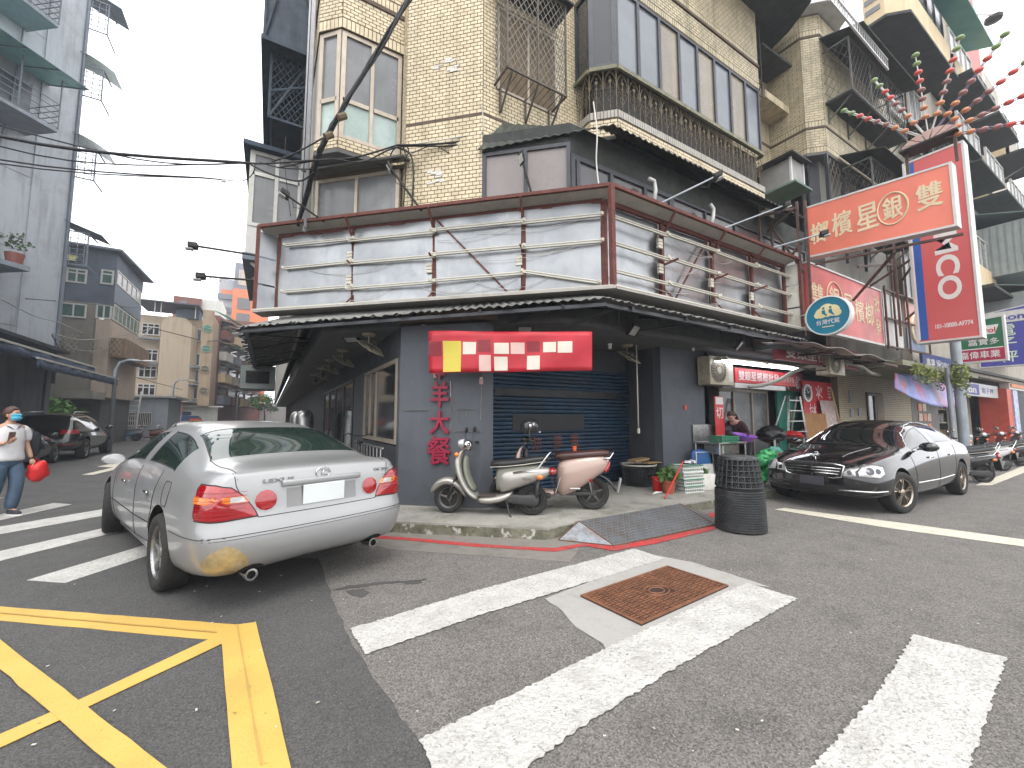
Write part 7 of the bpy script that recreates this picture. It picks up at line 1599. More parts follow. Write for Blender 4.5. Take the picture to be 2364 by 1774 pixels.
b = B(); b.tube([(.13, .09, -.05), (.15, 0, -.06), (.13, -.09, -.05)], .01, 5); b.out('visor_trim', CHRM, hl); B().lathe([(0, .0), (.02, 0), (.02, .01), (0, .01)], 10, (-.02, -.14, .07), ax='y').out('stud', CHRM, hl)
# orange cup on the seat
b = B(); b.lathe([(0, 0), (.025, 0), (.033, .07), (0, .07)], 12, el.location+Matrix.Rotation(R(147), 3, 'Z') @ Vector((.25, -.05, .86))); single('orange_cup', 'small orange plastic cup standing on the brown scooter seat', 'cup', b, mat('orange_plastic', (.7, .12, .03), .4))
# parked scooters on the right beyond the black sedan
cols = [mat('scooter_black', (.015, .015, .016), .25, coat=.5, var=0), mat('scooter_white', (.5, .49, .48), .3, coat=.4, var=.05), mat('scooter_dark_grey', (.06, .06, .065), .3, coat=.4, var=0), mat('scooter_blue_grey', (.12, .2, .28), .3, coat=.4, var=0), mat('scooter_maroon', (.18, .02, .02), .3, coat=.4, var=0)]
def lesser(name, label, x, y, rz, c, grp, k=0): return scooter(name, label, (x, y, 0), rz, cols[c], 1, grp)
sb1 = lesser('parked_scooter', 'black scooter nearest the boot of the black sedan with a white plate', 14.5, 2.7, R(140), 0, 'scooters parked along the right-hand street')
lesser('parked_scooter', 'white sided scooter with long dark seat at the right edge of the photo', 18.3, 3.0, R(150), 1, 'scooters parked along the right-hand street')
for i, (x, c, lab) in enumerate(((16.2, 2, 'dark grey scooter squeezed between the black and the white one'), (20.5, 0, 'second black scooter, farther along the right-hand row'), (22.5, 4, 'maroon scooter in the right-hand row near the low shop sign'), (24.5, 2, 'farthest dark scooter in the right-hand row'))):
 lesser('parked_scooter', lab, x, 3.0, R(142+3*i), c, 'scooters parked along the right-hand street')
# far left scooters
for i, (x, y, c, lab) in enumerate(((-7.6, 36.5, 3, 'pale blue scooter at the left end of the far row'), (-6.6, 37.2, 4, 'maroon scooter, second in the far left row'), (-5.7, 37.6, 1, 'white scooter in the middle of the far left row'), (-4.7, 37.8, 0, 'black scooter at the right end of the far left row'), (-4.0, 38.6, 2, 'dark scooter just before the blue truck'))):
 scooter('parked_scooter', lab, (x, y, 0), R(190), cols[c], 1, 'scooters parked far down the left-hand street')
# bicycle leaning behind the sedan
bk = thing('bicycle', 'dark bicycle leaning at the window left of the calligraphy pillar', 'bicycle', (1.45, 7.9, .15), R(80))
for x in (0, 1.02):
 b = B(); b.tube([(x+.32*math.cos(k*.2618), 0, .33+.32*math.sin(k*.2618)) for k in range(24)], .018, 6, True)
 for k in range(10): b.tube([(x, 0, .33), (x+.31*math.cos(k*.628), 0, .33+.31*math.sin(k*.628))], .002, 3)
 b.out('wheel', TYRE, bk)
b = B(); [b.tube(p_, .016, 6) for p_ in ([(0, 0, .33), (.42, 0, .3), (.9, 0, .72)], [(.42, 0, .3), (.32, 0, .85)], [(.34, 0, .75), (.92, 0, .8)], [(0, 0, .33), (.34, 0, .75)], [(1.02, 0, .33), (.9, 0, .9)])]; b.out('frame', cols[0], bk, True)
B().tube([(.80, .28, 1.02), (.88, .24, 1.06), (.92, .1, 1.0), (.92, -.1, 1.0), (.88, -.24, 1.06), (.80, -.28, 1.02)], .012, 6).out('handlebar', ENG, bk, True); skin('saddle', SEATB, bk, [rx(.18, .9, .07, .03), rx(.3, .9, .06, .03), rx(.42, .9, .02, .02)])
# ================================================================ THINGS ON THE PAVEMENT
BPL = mat('black_plastic_basket', (.022, .024, .026), .42, var=.15, scale=10, dirt_tone=((.07, .07, .07), .5, 7), spec=.5)
def basket(t, c, r0, r1, h, inv=False, nx=26, nz=5, m=BPL, ell=1.0, part='wall_lattice'):
 """openwork tub: real holes; r0 bottom radius, r1 top radius"""
 b = B(); c = Vector(c)
 def pt(a, z, o=0):
  f = z/h; r_ = r0+(r1-r0)*f+o; return c+Vector((r_*math.cos(a)*ell, r_*math.sin(a), z))
 zs = [h*.04+h*.86*j/nz for j in range(nz+1)]
 for z in zs:
  b.tube([pt(2*math.pi*k/48, z) for k in range(48)], .0085, 4, True)
 for k in range(nx):
  a = 2*math.pi*k/nx; b.tube([pt(a, h*.02), pt(a, h*.94)], .009, 4)
  for j in range(nz):
   a1 = a+2*math.pi/nx*.3; a2 = a+2*math.pi/nx*.7; z0, z1 = zs[j]+(zs[1]-zs[0])*.2, zs[j]+(zs[1]-zs[0])*.55
   b.tube([pt(a1, zs[j]), pt(a1, z1), pt(a2, z1), pt(a2, zs[j])], .006, 3)
 o = b.out(part, m, t, ab=True)
 return o
st = thing('basket_stack', 'tall stack of round black plastic baskets standing on the road by the ramp', 'basket stack', (5.58, 3.3, 0))
c = st.location
b = B()
for k in range(17):
 z = .02+k*.031; r_ = .315-.0008*k
 B().lathe([(r_-.02, 0), (r_, 0), (r_+.004, .012), (r_, .024), (r_-.02, .026), (r_-.02, 0)], 48, (0, 0, z)).out('basket_rim', BPL, st, smooth=40)
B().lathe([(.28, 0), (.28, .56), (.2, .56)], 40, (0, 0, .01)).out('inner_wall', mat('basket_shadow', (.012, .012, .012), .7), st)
basket(st, c+Vector((0, 0, .57)), .295, .235, .42, nx=24, nz=5)
B().lathe([(0, .005), (.225, .005), (.235, -.012), (.243, -.03), (.225, -.03), (.225, -.01), (0, -.01)], 48, (0, 0, .985)).out('upturned_base', BPL, st, smooth=40)
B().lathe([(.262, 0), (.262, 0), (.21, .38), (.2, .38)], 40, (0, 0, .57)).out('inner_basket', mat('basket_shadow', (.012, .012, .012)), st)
B().tube([(.31, -.08, .42), (.35, -.1, .36), (.34, -.11, .28), (.36, -.1, .25)], .008, 5).out('pink_string', mat('pink_string', (.6, .12, .2), .6), st)
bb_ = thing('black_laundry_basket', 'wide black openwork basket with cardboard on top in front of the shutter', 'basket', (6.55, 5.95, .15))
basket(bb_, bb_.location+Vector((0, 0, .01)), .29, .34, .42, nx=26, nz=5); B().lathe([(.335, .40), (.36, .41), (.36, .43), (.335, .43), (.335, .40)], 40).out('rim', CREAM, bb_, smooth=40); B().lathe([(0, .02), (.27, .02), (.32, .36), (0, .36)], 24).out('bin_liner', mat('black_bag', (.012, .012, .014), .35, bump=1, bscale=14), bb_, smooth=40)
CARD = mat('cardboard', (.34, .23, .11), .8, var=.12, scale=6)
single('cardboard_piece', 'folded brown cardboard lying on the black openwork basket', 'cardboard', B().obox((6.3, 5.8, .62), (.42, .02, .03), (.03, .25, .0), (0, -.02, .05)), CARD, bevel=.006)
single('cardboard_strip', 'flattened cardboard strip sticking out right of the black openwork basket', 'cardboard', B().obox((6.55, 5.7, .60), (.55, -.05, .01), (0, .18, 0), (0, 0, .015)), CARD)
rb = thing('red_bucket', 'small red bucket with a white handle left of the potted plant', 'bucket', (6.33, 5.3, .15)); RPL = mat('red_plastic', (.55, .02, .02), .35, var=.05)
B().lathe([(0, 0), (.085, 0), (.105, .24), (.112, .25), (.1, .25), (0, .22)], 24).out('body', RPL, rb, smooth=40); B().tube([(.1*math.cos(k*.5), -.1*math.sin(k*.5)-.01, .24-.06*math.sin(k*.5)) for k in range(7)], .004, 5).out('handle', WHT, rb)
pp = thing('potted_plant', 'leafy green plant in a terracotta pot behind the red stick', 'potted plant', (6.3, 5.02, .15))
B().lathe([(0, 0), (.085, 0), (.115, .2), (.13, .2), (.13, .235), (.11, .235), (0, .2)], 24).out('pot', mat('terracotta', (.33, .09, .045), .7, var=.15), pp, smooth=40); leaves(B(), (0, 0, .35), (.17, .17, .11), 170, .1, random.Random(4)).out('foliage', LEAF, pp)
CRT = mat('white_green_crate', (.52, .53, .5), .5, var=.1); CRG = mat('green_crate_plastic', (.03, .17, .1), .45)
def crate(label, p, s, col, rim, grp=None):
 t = thing('plastic_crate', label, 'crate', p, R(-8), grp); w_, d, h_ = s; b = B()
 for z in (0, h_*.5, h_-.02):
  b.box((-w_/2, -d/2, z), (w_/2, -d/2+.012, z+.02)); b.box((-w_/2, d/2-.012, z), (w_/2, d/2, z+.02)); b.box((-w_/2, -d/2+.012, z), (-w_/2+.012, d/2-.012, z+.02)); b.box((w_/2-.012, -d/2+.012, z), (w_/2, d/2-.012, z+.02))
 n = 11
 for k in range(n): x = -w_/2+.006+(w_-.03)*k/(n-1); b.box((x, -d/2+.002, .02), (x+.014, -d/2+.01, h_-.02)); b.box((x, d/2-.01, .02), (x+.014, d/2-.002, h_-.02))
 for k in range(7): y = -d/2+.012+(d-.036)*k/6; b.box((-w_/2+.002, y, .02), (-w_/2+.01, y+.014, h_-.02)); b.box((w_/2-.01, y, .02), (w_/2-.002, y+.014, h_-.02))
 b.out('lattice', col, t); g = B(); g.tube([(-w_/2, -d/2, h_), (w_/2, -d/2, h_), (w_/2, d/2, h_), (-w_/2, d/2, h_)], .012, 5, True); g.out('rim', rim, t); B().box((-w_/2+.015, -d/2+.015, .005), (w_/2-.015, d/2-.015, .03)).out('base', rim, t); return t
for k, (lab) in enumerate(('white and green crate at the bottom of the pavement stack', 'white crate with green rim, second from the bottom of the stack', 'white crate, third in the stack behind the red stick', 'white crate with bottles on top of the pavement stack')):
 crate(lab, (6.78-.01*k, 4.98, .15+k*.125), (.46+.012*k, .33, .115), CRT, CRG if k != 2 else CRT, 'crates stacked on the pavement')
rn = random.Random(8)
for k in range(5):
 t_ = thing('drink_can', ['silver can at the left end of the top pavement crate', 'white can second on the top pavement crate', 'blue can in the middle of the top pavement crate', 'silver can fourth on the top pavement crate', 'white can at the right end of the top pavement crate'][k], 'can', (6.65+.07*k, 4.95+rn.uniform(-.05, .05), .66), rn.random()*3, 'cans on the top crate'); b = B(); b.tube([(-.05, 0, .03), (.05, .01, .035)], .03, 9); b.out('can_body', [CHRM, WHT, mat('can_blue', (.1, .15, .3), .4)][k % 3], t_, smooth=50)
fm = thing('foam_box', 'white foam box with a hoop handle right of the pavement crates', 'box', (7.22, 4.95, .15), R(-8)); FOAM = mat('white_foam', (.62, .6, .57), .7, var=.06, dirt_tone=((.42, .38, .33), .5, 6), bump=.3, bscale=30)
B().box((-.17, -.13, 0), (.17, .13, .3)).out('body', FOAM, fm, bevel=.015, smooth=True); B().tube([(-.15, 0, .29)]+[(-.15*math.cos(k*.314), 0, .29+.14*math.sin(k*.314)) for k in range(1, 10)]+[(.15, 0, .29)], .007, 6).out('handle', WHT, fm, True); leaves(B(), (0, .05, .34), (.13, .1, .05), 60, .08, random.Random(5)).out('leaf_waste', LEAF, fm)
single('plastic_bag', 'small white bag slumped right of the foam box', 'bag', B().ball((7.5, 4.9, .26), (.1, .09, .13), 12, 8), FOAM, smooth=True)
single('red_stick', 'thin red pole leaning on the pavement crates', 'stick', B().tube([G(1535, 1151, .16), PY(1577, 1066, 4.85)], .013, 8), RPL, smooth=40)
single('cloth_scrap', 'white cloth strip lying on the pavement beside the red bucket', 'cloth', B().tube([(5.9, 5.05, .17), (6.05, 5.1, .175), (6.18, 5.08, .17)], [.012, .022, .01], 6), WHT)
bl = thing('blue_folding_chair', 'blue plastic lid folded against a steel chair frame beside the grey pillar', 'folding chair', (7.75, 5.35, .15), R(-10)); BLU = mat('blue_plastic', (.02, .09, .25), .4, var=.1)
skin('blue_back', BLU, bl, [((0, 0, .05), .22, .04, Xv, Yv), ((0, 0, .3), .25, .05, Xv, Yv), ((0, .03, .6), .26, .05, Xv, Yv), ((0, .05, .72), .22, .04, Xv, Yv)], p=5)
b = B(); b.tube([(-.2, -.08, 0), (-.2, -.06, .66), (.24, -.06, .66), (.28, -.08, 0)], .012, 6); b.tube([(-.2, -.08, .2), (.27, -.08, .2)], .01, 5); b.out('steel_frame', STL, bl, True); B().obox((-.18, -.1, .22), (.4, 0, 0), (0, .01, 0), (0, .02, .2)).out('seat_panel', SGW, bl)
tb_ = thing('steel_sink_table', 'stainless steel sink table with splashback where the vendor washes', 'table', (8.35, 5.3, .15))
b = B(); b.box((-.5, -.3, .82), (.5, .3, .86)); b.out('worktop', STL, tb_, bevel=.008); B().box((-.5, .29, .86), (.5, .3, 1.22)).out('splashback', STL, tb_); B().box((-.3, -.24, .6), (.3, .2, .815)).out('sink_bowl', STL, tb_, bevel=.03)
for x in (-.46, .46):
 for y in (-.27, .27): B().tube([(x, y, 0), (x, y, .82)], .018, 8).out('leg', STL, tb_, smooth=40)
B().tube([(0, 0, .0), (0, 0, .6)], .03, 8).out('drain', WHT, tb_)
crate('green basket crate on the steel sink table', (8.25, 5.15, 1.01), (.5, .32, .12), CRG, CRG)
bs = thing('purple_basin', 'big purple plastic basin tilted on the table edge before the vendor', 'basin', (8.98, 5.15, 1.03)); PUR = mat('purple_plastic', (.3, .13, .5), .35)
b = B(); b.lathe([(0, 0), (.16, 0), (.23, .11), (.25, .12), (.24, .105), (.17, .015), (0, .015)], 32); M = Matrix.Rotation(R(12), 4, 'X'); b.v = [tuple(M @ Vector(v)) for v in b.v]; b.out('bowl', PUR, bs, smooth=40)
single('red_tub', 'red plastic tub under the shelf right of the vendor', 'tub', B().lathe([(0, 0), (.15, 0), (.19, .34), (.2, .35), (0, .33)], 24, (10.3, 5.0, .15)), RPL, smooth=40)
single('red_tray', 'flat red tray on the green bag in front of the ladder', 'tray', B().lathe([(0, 0), (.24, 0), (.26, .05), (0, .05)], 24, (9.2, 4.6, .72)), RPL, smooth=40)
gb = thing('green_bag_heap', 'heap of bright green translucent bags at the nose of the black sedan', 'bag', (8.45, 4.55, .15))
b = B(); rn = random.Random(3)
for k in range(6): b.ball((rn.uniform(-.1, .35), rn.uniform(-.12, .2), .16+.09*k), (.2-.015*k, .16, .11), 18, 12)
b.v = [(x+.03*math.sin(60*z+39*y), y+.03*math.sin(55*x+44*z), z+.025*math.sin(52*x+47*y)) for x, y, z in b.v]
b.out('bags', mat('green_bag', (.04, .3, .1), .4, var=.5, scale=14), gb, True)
sh = thing('cluttered_side_table', 'low dark table loaded with black bags and red cloth behind the vendor', 'table', (11.0, 5.5, .15)); DK = mat('dark_clutter', (.03, .03, .03), .6, var=.3)
B().box((-.75, -.35, .86), (.75, .35, .9)).out('top', DK, sh)
for x in (-.7, .7):
 for y in (-.32, .32): B().tube([(x, y, 0), (x, y, .86)], .025, 8).out('leg', SGW, sh)
B().box((-.6, -.3, .3), (.7, .3, .34)).out('lower_shelf', CARD, sh)
single('black_bag', 'crumpled black rubbish bag on the cluttered side table', 'bag', crumple(B().ball((10.6, 5.4, 1.12), (.38, .28, .2), 26, 16)), mat('black_bag', (.012, .012, .014)), smooth=True)
single('red_cloth', 'red cloth draped on the right end of the cluttered side table', 'cloth', crumple(B().ball((11.5, 5.35, 1.07), (.28, .22, .1), 24, 14)), RPL, smooth=True)
single('teal_bag', 'pale teal bag stuffed in a bin beside the vendor', 'bag', crumple(B().ball((10.2, 5.15, .72), (.17, .15, .12), 20, 12), .7), mat('teal_bag', (.15, .45, .36), .5), smooth=True)
single('steel_pot', 'round steel pot on the ladder step', 'pot', B().lathe([(0, 0), (.17, .0), (.2, .08), (.2, .22), (0, .22)], 24, (12.2, 5.35, .7)), STL, smooth=40)
single('waste_bin', 'pale round bin holding the teal bag', 'bin', B().lathe([(0, 0), (.14, 0), (.17, .5), (0, .5)], 20, (10.2, 5.15, .15)), OLDW, smooth=40)
# shop-front appliances down the left arcade
for i, (y, lab) in enumerate(((16.5, 'tall stainless steel kettle cabinet under the left canopy'), (18.5, 'second stainless cabinet deeper under the left canopy'))):
 single('steel_cabinet', lab, 'cabinet', B().lathe([(0, 0), (.3, 0), (.3, 1.4), (.25, 1.56), (.12, 1.65), (0, 1.65)], 28, (1.1-.1*i, y, .15)), STL, smooth=40)
t = thing('window_air_cooler', 'grey boxed air cooler with slatted sides hanging under the far left canopy', 'air cooler', (-.35, 14, 2.3))
B().box((-.75, 13.6, 2.35), (.1, 14.8, 3.0)).out('casing', mat('grey_green_box', (.16, .18, .17), .6, var=.12), t, ab=True); B().box((-.62, 13.58, 2.5), (-.05, 13.6, 2.85)).out('front_grille', UNDER, t, ab=True); multi('side_slot', UNDER, t, [lambda b, k=k: b.box((-.77, 13.7+.5*k, 2.5), (-.75, 14.1+.5*k, 2.85)) for k in range(2)], ab=True)
# ================================================================ PEOPLE
SKINM = mat('skin', (.5, .29, .2), .55, var=.05, spec=.4); HAIR = mat('dark_brown_hair', (.045, .022, .014), .55, var=.3, scale=60)
def skeleton(name, t, pts, edges, m, root=0, sub=2):
 """pts: name -> (position, radius or (rx, ry)); one continuous skinned surface"""
 ks = list(pts); me = bpy.data.meshes.new(name); me.from_pydata([pts[k][0] for k in ks], [(ks.index(a), ks.index(b_)) for a, b_ in edges], [])
 o = bpy.data.objects.new(name, me); COL.objects.link(o); o.modifiers.new('k', 'SKIN')
 bm = bmesh.new(); bm.from_mesh(me); L = bm.verts.layers.skin.verify(); bm.verts.ensure_lookup_table()
 for i, k in enumerate(ks):
  r_ = pts[k][1]; bm.verts[i][L].radius = r_ if hasattr(r_, '__len__') else (r_, r_); bm.verts[i][L].use_root = (i == root)
 bm.to_mesh(me); bm.free(); s = o.modifiers.new('s', 'SUBSURF'); s.levels = s.render_levels = sub
 dg = bpy.context.evaluated_depsgraph_get(); em = bpy.data.meshes.new_from_object(o.evaluated_get(dg)); em.materials.clear(); em.materials.append(m)
 em.polygons.foreach_set('use_smooth', [True]*len(em.polygons)); bpy.data.objects.remove(o)
 q = bpy.data.objects.new(name, em); return link(q, t)
def fingers(t, palm, d, side, m, curl=.5, s=1):
 """four unequal fingers and a thumb from the palm; d = hand direction, side = towards the thumb"""
 d = Vector(d).normalized(); side = Vector(side).normalized(); n = d.cross(side)
 b = B(); palm = Vector(palm)
 skin_pts = [palm-d*.03*s, palm+d*.045*s]
 b.tube([skin_pts[0], palm, skin_pts[1]], [.022*s, .034*s, .03*s], 8)
 for k, (o, L) in enumerate(((.026, .062), (.009, .072), (-.009, .067), (-.026, .052))):
  p = palm+d*.04*s+side*o*s; q = p+d*L*.5*s+n*curl*.012*s; r_ = q+(d*(1-curl*.6)+n*curl).normalized()*L*.5*s
  b.tube([p, q, r_], [.0095*s, .009*s, .007*s], 6)
 p = palm-d*.01*s+side*.026*s; q = p+side*.025*s+d*.018*s; b.tube([p, q, q+d*.03*s+n*.01*s], [.012*s, .011*s, .008*s], 6)
 return b.out('hand', m, t, True)
def head(t, c, f, up=(0, 0, 1), mask=None, hair=HAIR, m=SKINM, bun=False, long_=False):
 """f = facing direction"""
 f = Vector(f).normalized(); up = Vector(up); up = (up-f*up.dot(f)).normalized(); s = up.cross(f); c = Vector(c)
 def P(x, y, z): return c+f*x+s*y+up*z
 def tr(b): b.v = [tuple(P(*v)) for v in b.v]; return b
 b = B(); n, mm = 20, 14; vs = []
 for i in range(mm+1):
  th = math.pi*i/mm
  for k in range(n):
   a = 2*math.pi*k/n; x = .092*math.sin(th)*math.cos(a); y = .074*math.sin(th)*math.sin(a); z = -.115*math.cos(th)
   if z < 0: y *= 1+z*1.9; x = x*(1+z*.8)+(.02*abs(z)/.115 if x > 0 else .0)
   vs.append((x, y, z))
 b.add(vs, [(i*n+k, i*n+(k+1) % n, (i+1)*n+(k+1) % n, (i+1)*n+k) for i in range(mm) for k in range(n)])
 tr(b).out('face', m, t, True, fixn=True)
 b = B(); b.add([(.088, -.013, -.02), (.088, .013, -.02), (.091, 0, .02), (.113, 0, -.022), (.09, 0, -.032)], [(0, 3, 2), (1, 2, 3), (0, 4, 3), (1, 3, 4)]); tr(b).out('nose', m, t, True)
 for sg in (1, -1):
  b = B(); b.ball((.08, .03*sg, .008), (.01, .014, .007), 8, 6); tr(b).out('eye', mat('eye_dark', (.02, .015, .012), .3), t, True); b = B(); b.tube([(.088, .016*sg, .028), (.089, .03*sg, .033), (.078, .048*sg, .027)], .0035, 4); tr(b).out('eyebrow', hair, t)
  b = B(); b.ball((0, .076*sg, -.012), (.016, .008, .03), 8, 6); tr(b).out('ear', m, t, True)
 b = B(); b.tube([(.086, -.022, -.055), (.092, 0, -.052), (.086, .022, -.055)], .005, 5); tr(b).out('mouth', mat('lips', (.4, .14, .12), .5), t, True)
 if mask:
  b = B()
  def mf(u, v):
   a = (u-.5)*2.1; z = .012-.105*v; r_ = .1+.014*math.sin(math.pi*u)*math.sin(math.pi*v)+.006*math.sin(v*12); return (r_*math.cos(a)*(1.0 if v < .8 else .95), r_*.84*math.sin(a), z)
  b.grid(mf, 14, 10); tr(b).out('face_mask', mask, t, True, solid=.003)
 b = B(); vs = []; n, mm = 22, 12
 for i in range(mm+1):
  th = math.pi*i/mm
  for k in range(n):
   a = 2*math.pi*k/n; x = -.012+.1*math.sin(th)*math.cos(a); y = .086*math.sin(th)*math.sin(a); z = .016-.115*math.cos(th)
   front = math.cos(a)*math.sin(th)
   if front > .35 and z < .055: x = min(x, .045); z = max(z, .03) if z > -.0 else z
   if z < 0 and front > -.1: x = min(x, -.0); y *= .9
   vs.append((x, y, z))
 b.add(vs, [(i*n+k, i*n+(k+1) % n, (i+1)*n+(k+1) % n, (i+1)*n+k) for i in range(mm) for k in range(n)])
 tr(b).out('hair', hair, t, True, fixn=True)
 if long_:
  b = B()
  for k in range(7): y = -.05+.0166*k; b.tube([(-.06, y, .05), (-.10, y*1.1, -.04), (-.10, y*1.2, -.15), (-.07, y*1.2, -.24)], [.03, .032, .026, .008], 6)
  tr(b).out('hair_tail', hair, t, True)
# woman walking at the left edge -----------------------------------------------------
f1 = G(-12, 1202); f2 = G(12, 1185); ctr = (f1+f2)/2; to = Vector((-ctr.x, -ctr.y, 0)).normalized(); hd = math.atan2(to.y, to.x)+R(28)
w1 = thing('person', 'masked woman in white polo shirt and jeans walking with phone and red bag', 'person', (ctr.x, ctr.y, 0), hd)
# local x = walking direction (towards the camera), y = her left
J = dict(pel=((0, 0, .93), (.12, .1)), bel=((.0, 0, 1.05), (.12, .10)), che=((.0, 0, 1.23), (.12, .10)), nb=((.0, 0, 1.37), (.11, .07)), nk=((.005, 0, 1.43), .05), hd=((.015, 0, 1.5), .05),
         lh=((0, .09, .86), .07), lk=((.10, .1, .50), .05), la=((.02, .09, .10), .034), lt=((.17, .10, .04), .032), rh=((0, -.09, .86), .07), rk=((.05, -.1, .5), .05), ra=((-.15, -.09, .13), .034), rt_=((-.05, -.10, .04), .032),
         ls=((0, .17, 1.345), .055), le=((-.03, .235, 1.10), .042), lw=((.08, .245, .87), .028), rs=((0, -.17, 1.345), .055), re=((-.04, -.225, 1.10), .042), rw=((.19, -.12, 1.13), .028))
E_ = [('pel', 'bel'), ('bel', 'che'), ('che', 'nb'), ('nb', 'nk'), ('nk', 'hd'), ('pel', 'lh'), ('lh', 'lk'), ('lk', 'la'), ('la', 'lt'), ('pel', 'rh'), ('rh', 'rk'), ('rk', 'ra'), ('ra', 'rt_'), ('nb', 'ls'), ('ls', 'le'), ('le', 'lw'), ('nb', 'rs'), ('rs', 're'), ('re', 'rw')]
def sub_(J, keys, k=1.0, mods={}): return {a: ((mods[a][0] if a in mods and mods[a][0] is not None else J[a][0]), tuple(x*(mods[a][1] if a in mods else k) for x in (J[a][1] if hasattr(J[a][1], '__len__') else (J[a][1],)*2))) for a in keys}
def edg(keys): return [e for e in E_ if e[0] in keys and e[1] in keys]
skeleton('body', w1, J, E_, SKINM)
POLO = mat('white_polo_cotton', (.66, .65, .66), .8, var=.05, bump=.6, bscale=12)
skin('shirt', POLO, w1, [((0, 0, z), hw, hh, Yv, Xv) for z, hw, hh in ((.83, .205, .155), (.88, .2, .15), (1.0, .18, .14), (1.12, .178, .14), (1.24, .185, .14), (1.34, .18, .12), (1.395, .12, .085), (1.43, .07, .06))], p=2.3)
for s in (1, -1): skin('sleeve', POLO, w1, [((0, .12*s, 1.36), .07, .075, Xv, (0, .3, 1)), ((-.005, .19*s, 1.31), .075, .07, Xv, (0, .8, .6)), ((-.015, .225*s, 1.22), .07, .062, Xv, Yv), ((-.02, .235*s, 1.13), .066, .058, Xv, Yv)], p=2.2)
DEN = mat('blue_denim', (.055, .095, .15), .8, var=.25, scale=9, bump=.5, bscale=25, streak=((.12, .17, .23), .5))
skin('jeans', DEN, w1, [((0, 0, .98), .16, .115, Yv, Xv), ((0, 0, .9), .185, .135, Yv, Xv), ((0, 0, .8), .185, .13, Yv, Xv), ((.0, 0, .72), .13, .1, Yv, Xv)], p=2.4)
for s, kn, an in ((1, (.10, .1, .5), (.02, .09, .07)), (-1, (.05, -.1, .5), (-.15, -.09, .11))): skin('jeans_leg', DEN, w1, [((0, .09*s, .86), .095, .11, Yv, Xv), ((.04, .095*s, .7), .09, .1, Yv, Xv), (kn, .075, .085, Yv, Xv), (((kn[0]+an[0])/2-.01, (kn[1]+an[1])/2, .28), .075, .085, Yv, Xv), (an, .075, .095, Yv, Xv)], p=2.3)
for s, k in ((1, 'lt'), (-1, 'rt_')):
 a = J['la' if s > 0 else 'ra'][0]; c = J[k][0]; skin('shoe', mat('dark_canvas_shoe', (.03, .03, .04), .7), w1, [((a[0]-.05, a[1], .055), .035, .045, Yv, Zv), ((a[0]+.03, a[1], .06), .042, .055, Yv, Zv), ((c[0]-.03, c[1], .045), .045, .038, Yv, Zv), ((c[0]+.06, c[1], .035), .03, .025, Yv, Zv)], p=2.5)
 B().prism([(a[0]-.085, a[1]-.035), (c[0]+.03, c[1]-.045), (c[0]+.09, c[1]), (c[0]+.03, c[1]+.045), (a[0]-.085, a[1]+.035)], .0, .024).out('sole', WHT, w1)
fingers(w1, (.225, -.105, 1.15), (1, .25, .35), (0, 1, .3), SKINM, .9); fingers(w1, (.1, .247, .82), (.25, 0, -1), (1, 0, 0), SKINM, .8)
B().obox((.24, -.14, 1.14), (.015, .0, .01), (0, .075, 0), (.02, 0, .15)).out('phone', mat('phone_brown', (.12, .07, .06), .3), w1, bevel=.004)
head(w1, (.03, 0, 1.565), (1, .45, -.02), mask=mat('blue_face_mask', (.08, .42, .6), .7, var=.06), hair=mat('auburn_hair', (.06, .024, .015), .5, var=.3, scale=60))
b = B(); b.add([(.1, -.05, 1.38), (.13, -.01, 1.33), (.08, -.1, 1.4), (.1, .05, 1.38), (.13, .01, 1.33), (.08, .1, 1.4)], [(0, 1, 2), (3, 5, 4)]); b.out('collar', mat('navy_trim', (.03, .035, .06), .7), w1, solid=.008)
skin('dark_jacket', mat('navy_jacket', (.012, .013, .02), .8, var=.2, bump=.6, bscale=15), w1, [((.0, .29, 1.3), .05, .09, Yv, Xv), ((-.01, .31, 1.18), .07, .11, Yv, Xv), ((.0, .32, 1.0), .065, .10, Yv, Xv), ((.02, .30, .88), .03, .06, Yv, Xv)])
rbag = thing('red_carrier_bag', 'crumpled red carrier bag hanging from the masked woman’s hand'.replace('’', "'"), 'bag', w1.location+Matrix.Rotation(hd, 3, 'Z') @ Vector((.12, .32, .6)), hd)
b = B(); b.ball((0, 0, .05), (.11, .13, .17), 16, 10); b.v = [(x+.012*math.sin(40*z+22*y), y+.014*math.sin(35*z+15*x), z+.01*math.sin(30*x+25*y)) for x, y, z in b.v]; b.out('bag_body', mat('red_bag', (.6, .02, .02), .4, var=.15, scale=14), rbag, True)
B().tube([(0, .05, .18), (-.01, -.03, .26), (0, -.05, .18)], .006, 5).out('bag_handle', mat('red_bag', (.6, .02, .02)), rbag)
# vendor bending over the sink --------------------------------------------------------
w2_ = thing('person', 'long-haired vendor in maroon top and purple gloves bending over the basin', 'person', (9.45, 5.45, .15), R(185))
J = dict(pel=((0, 0, .93), (.15, .105)), bel=((.08, 0, 1.05), (.13, .095)), che=((.21, 0, 1.17), (.14, .095)), nb=((.32, 0, 1.265), (.10, .065)), nk=((.375, 0, 1.31), .045), hd=((.42, 0, 1.35), .045),
         lh=((0, .09, .87), .095), lk=((.06, .09, .47), .058), la=((-.01, .09, .08), .036), lt=((.12, .10, .03), .03), rh=((0, -.09, .87), .095), rk=((.05, -.09, .47), .058), ra=((-.02, -.09, .08), .036), rt_=((.11, -.10, .03), .03),
         ls=((.30, .16, 1.24), .052), le=((.26, .26, 1.02), .04), lw=((.38, .22, .97), .028), rs=((.30, -.16, 1.24), .052), re=((.48, -.25, 1.13), .04), rw=((.66, -.24, 1.08), .028))
skeleton('body', w2_, J, E_, SKINM)
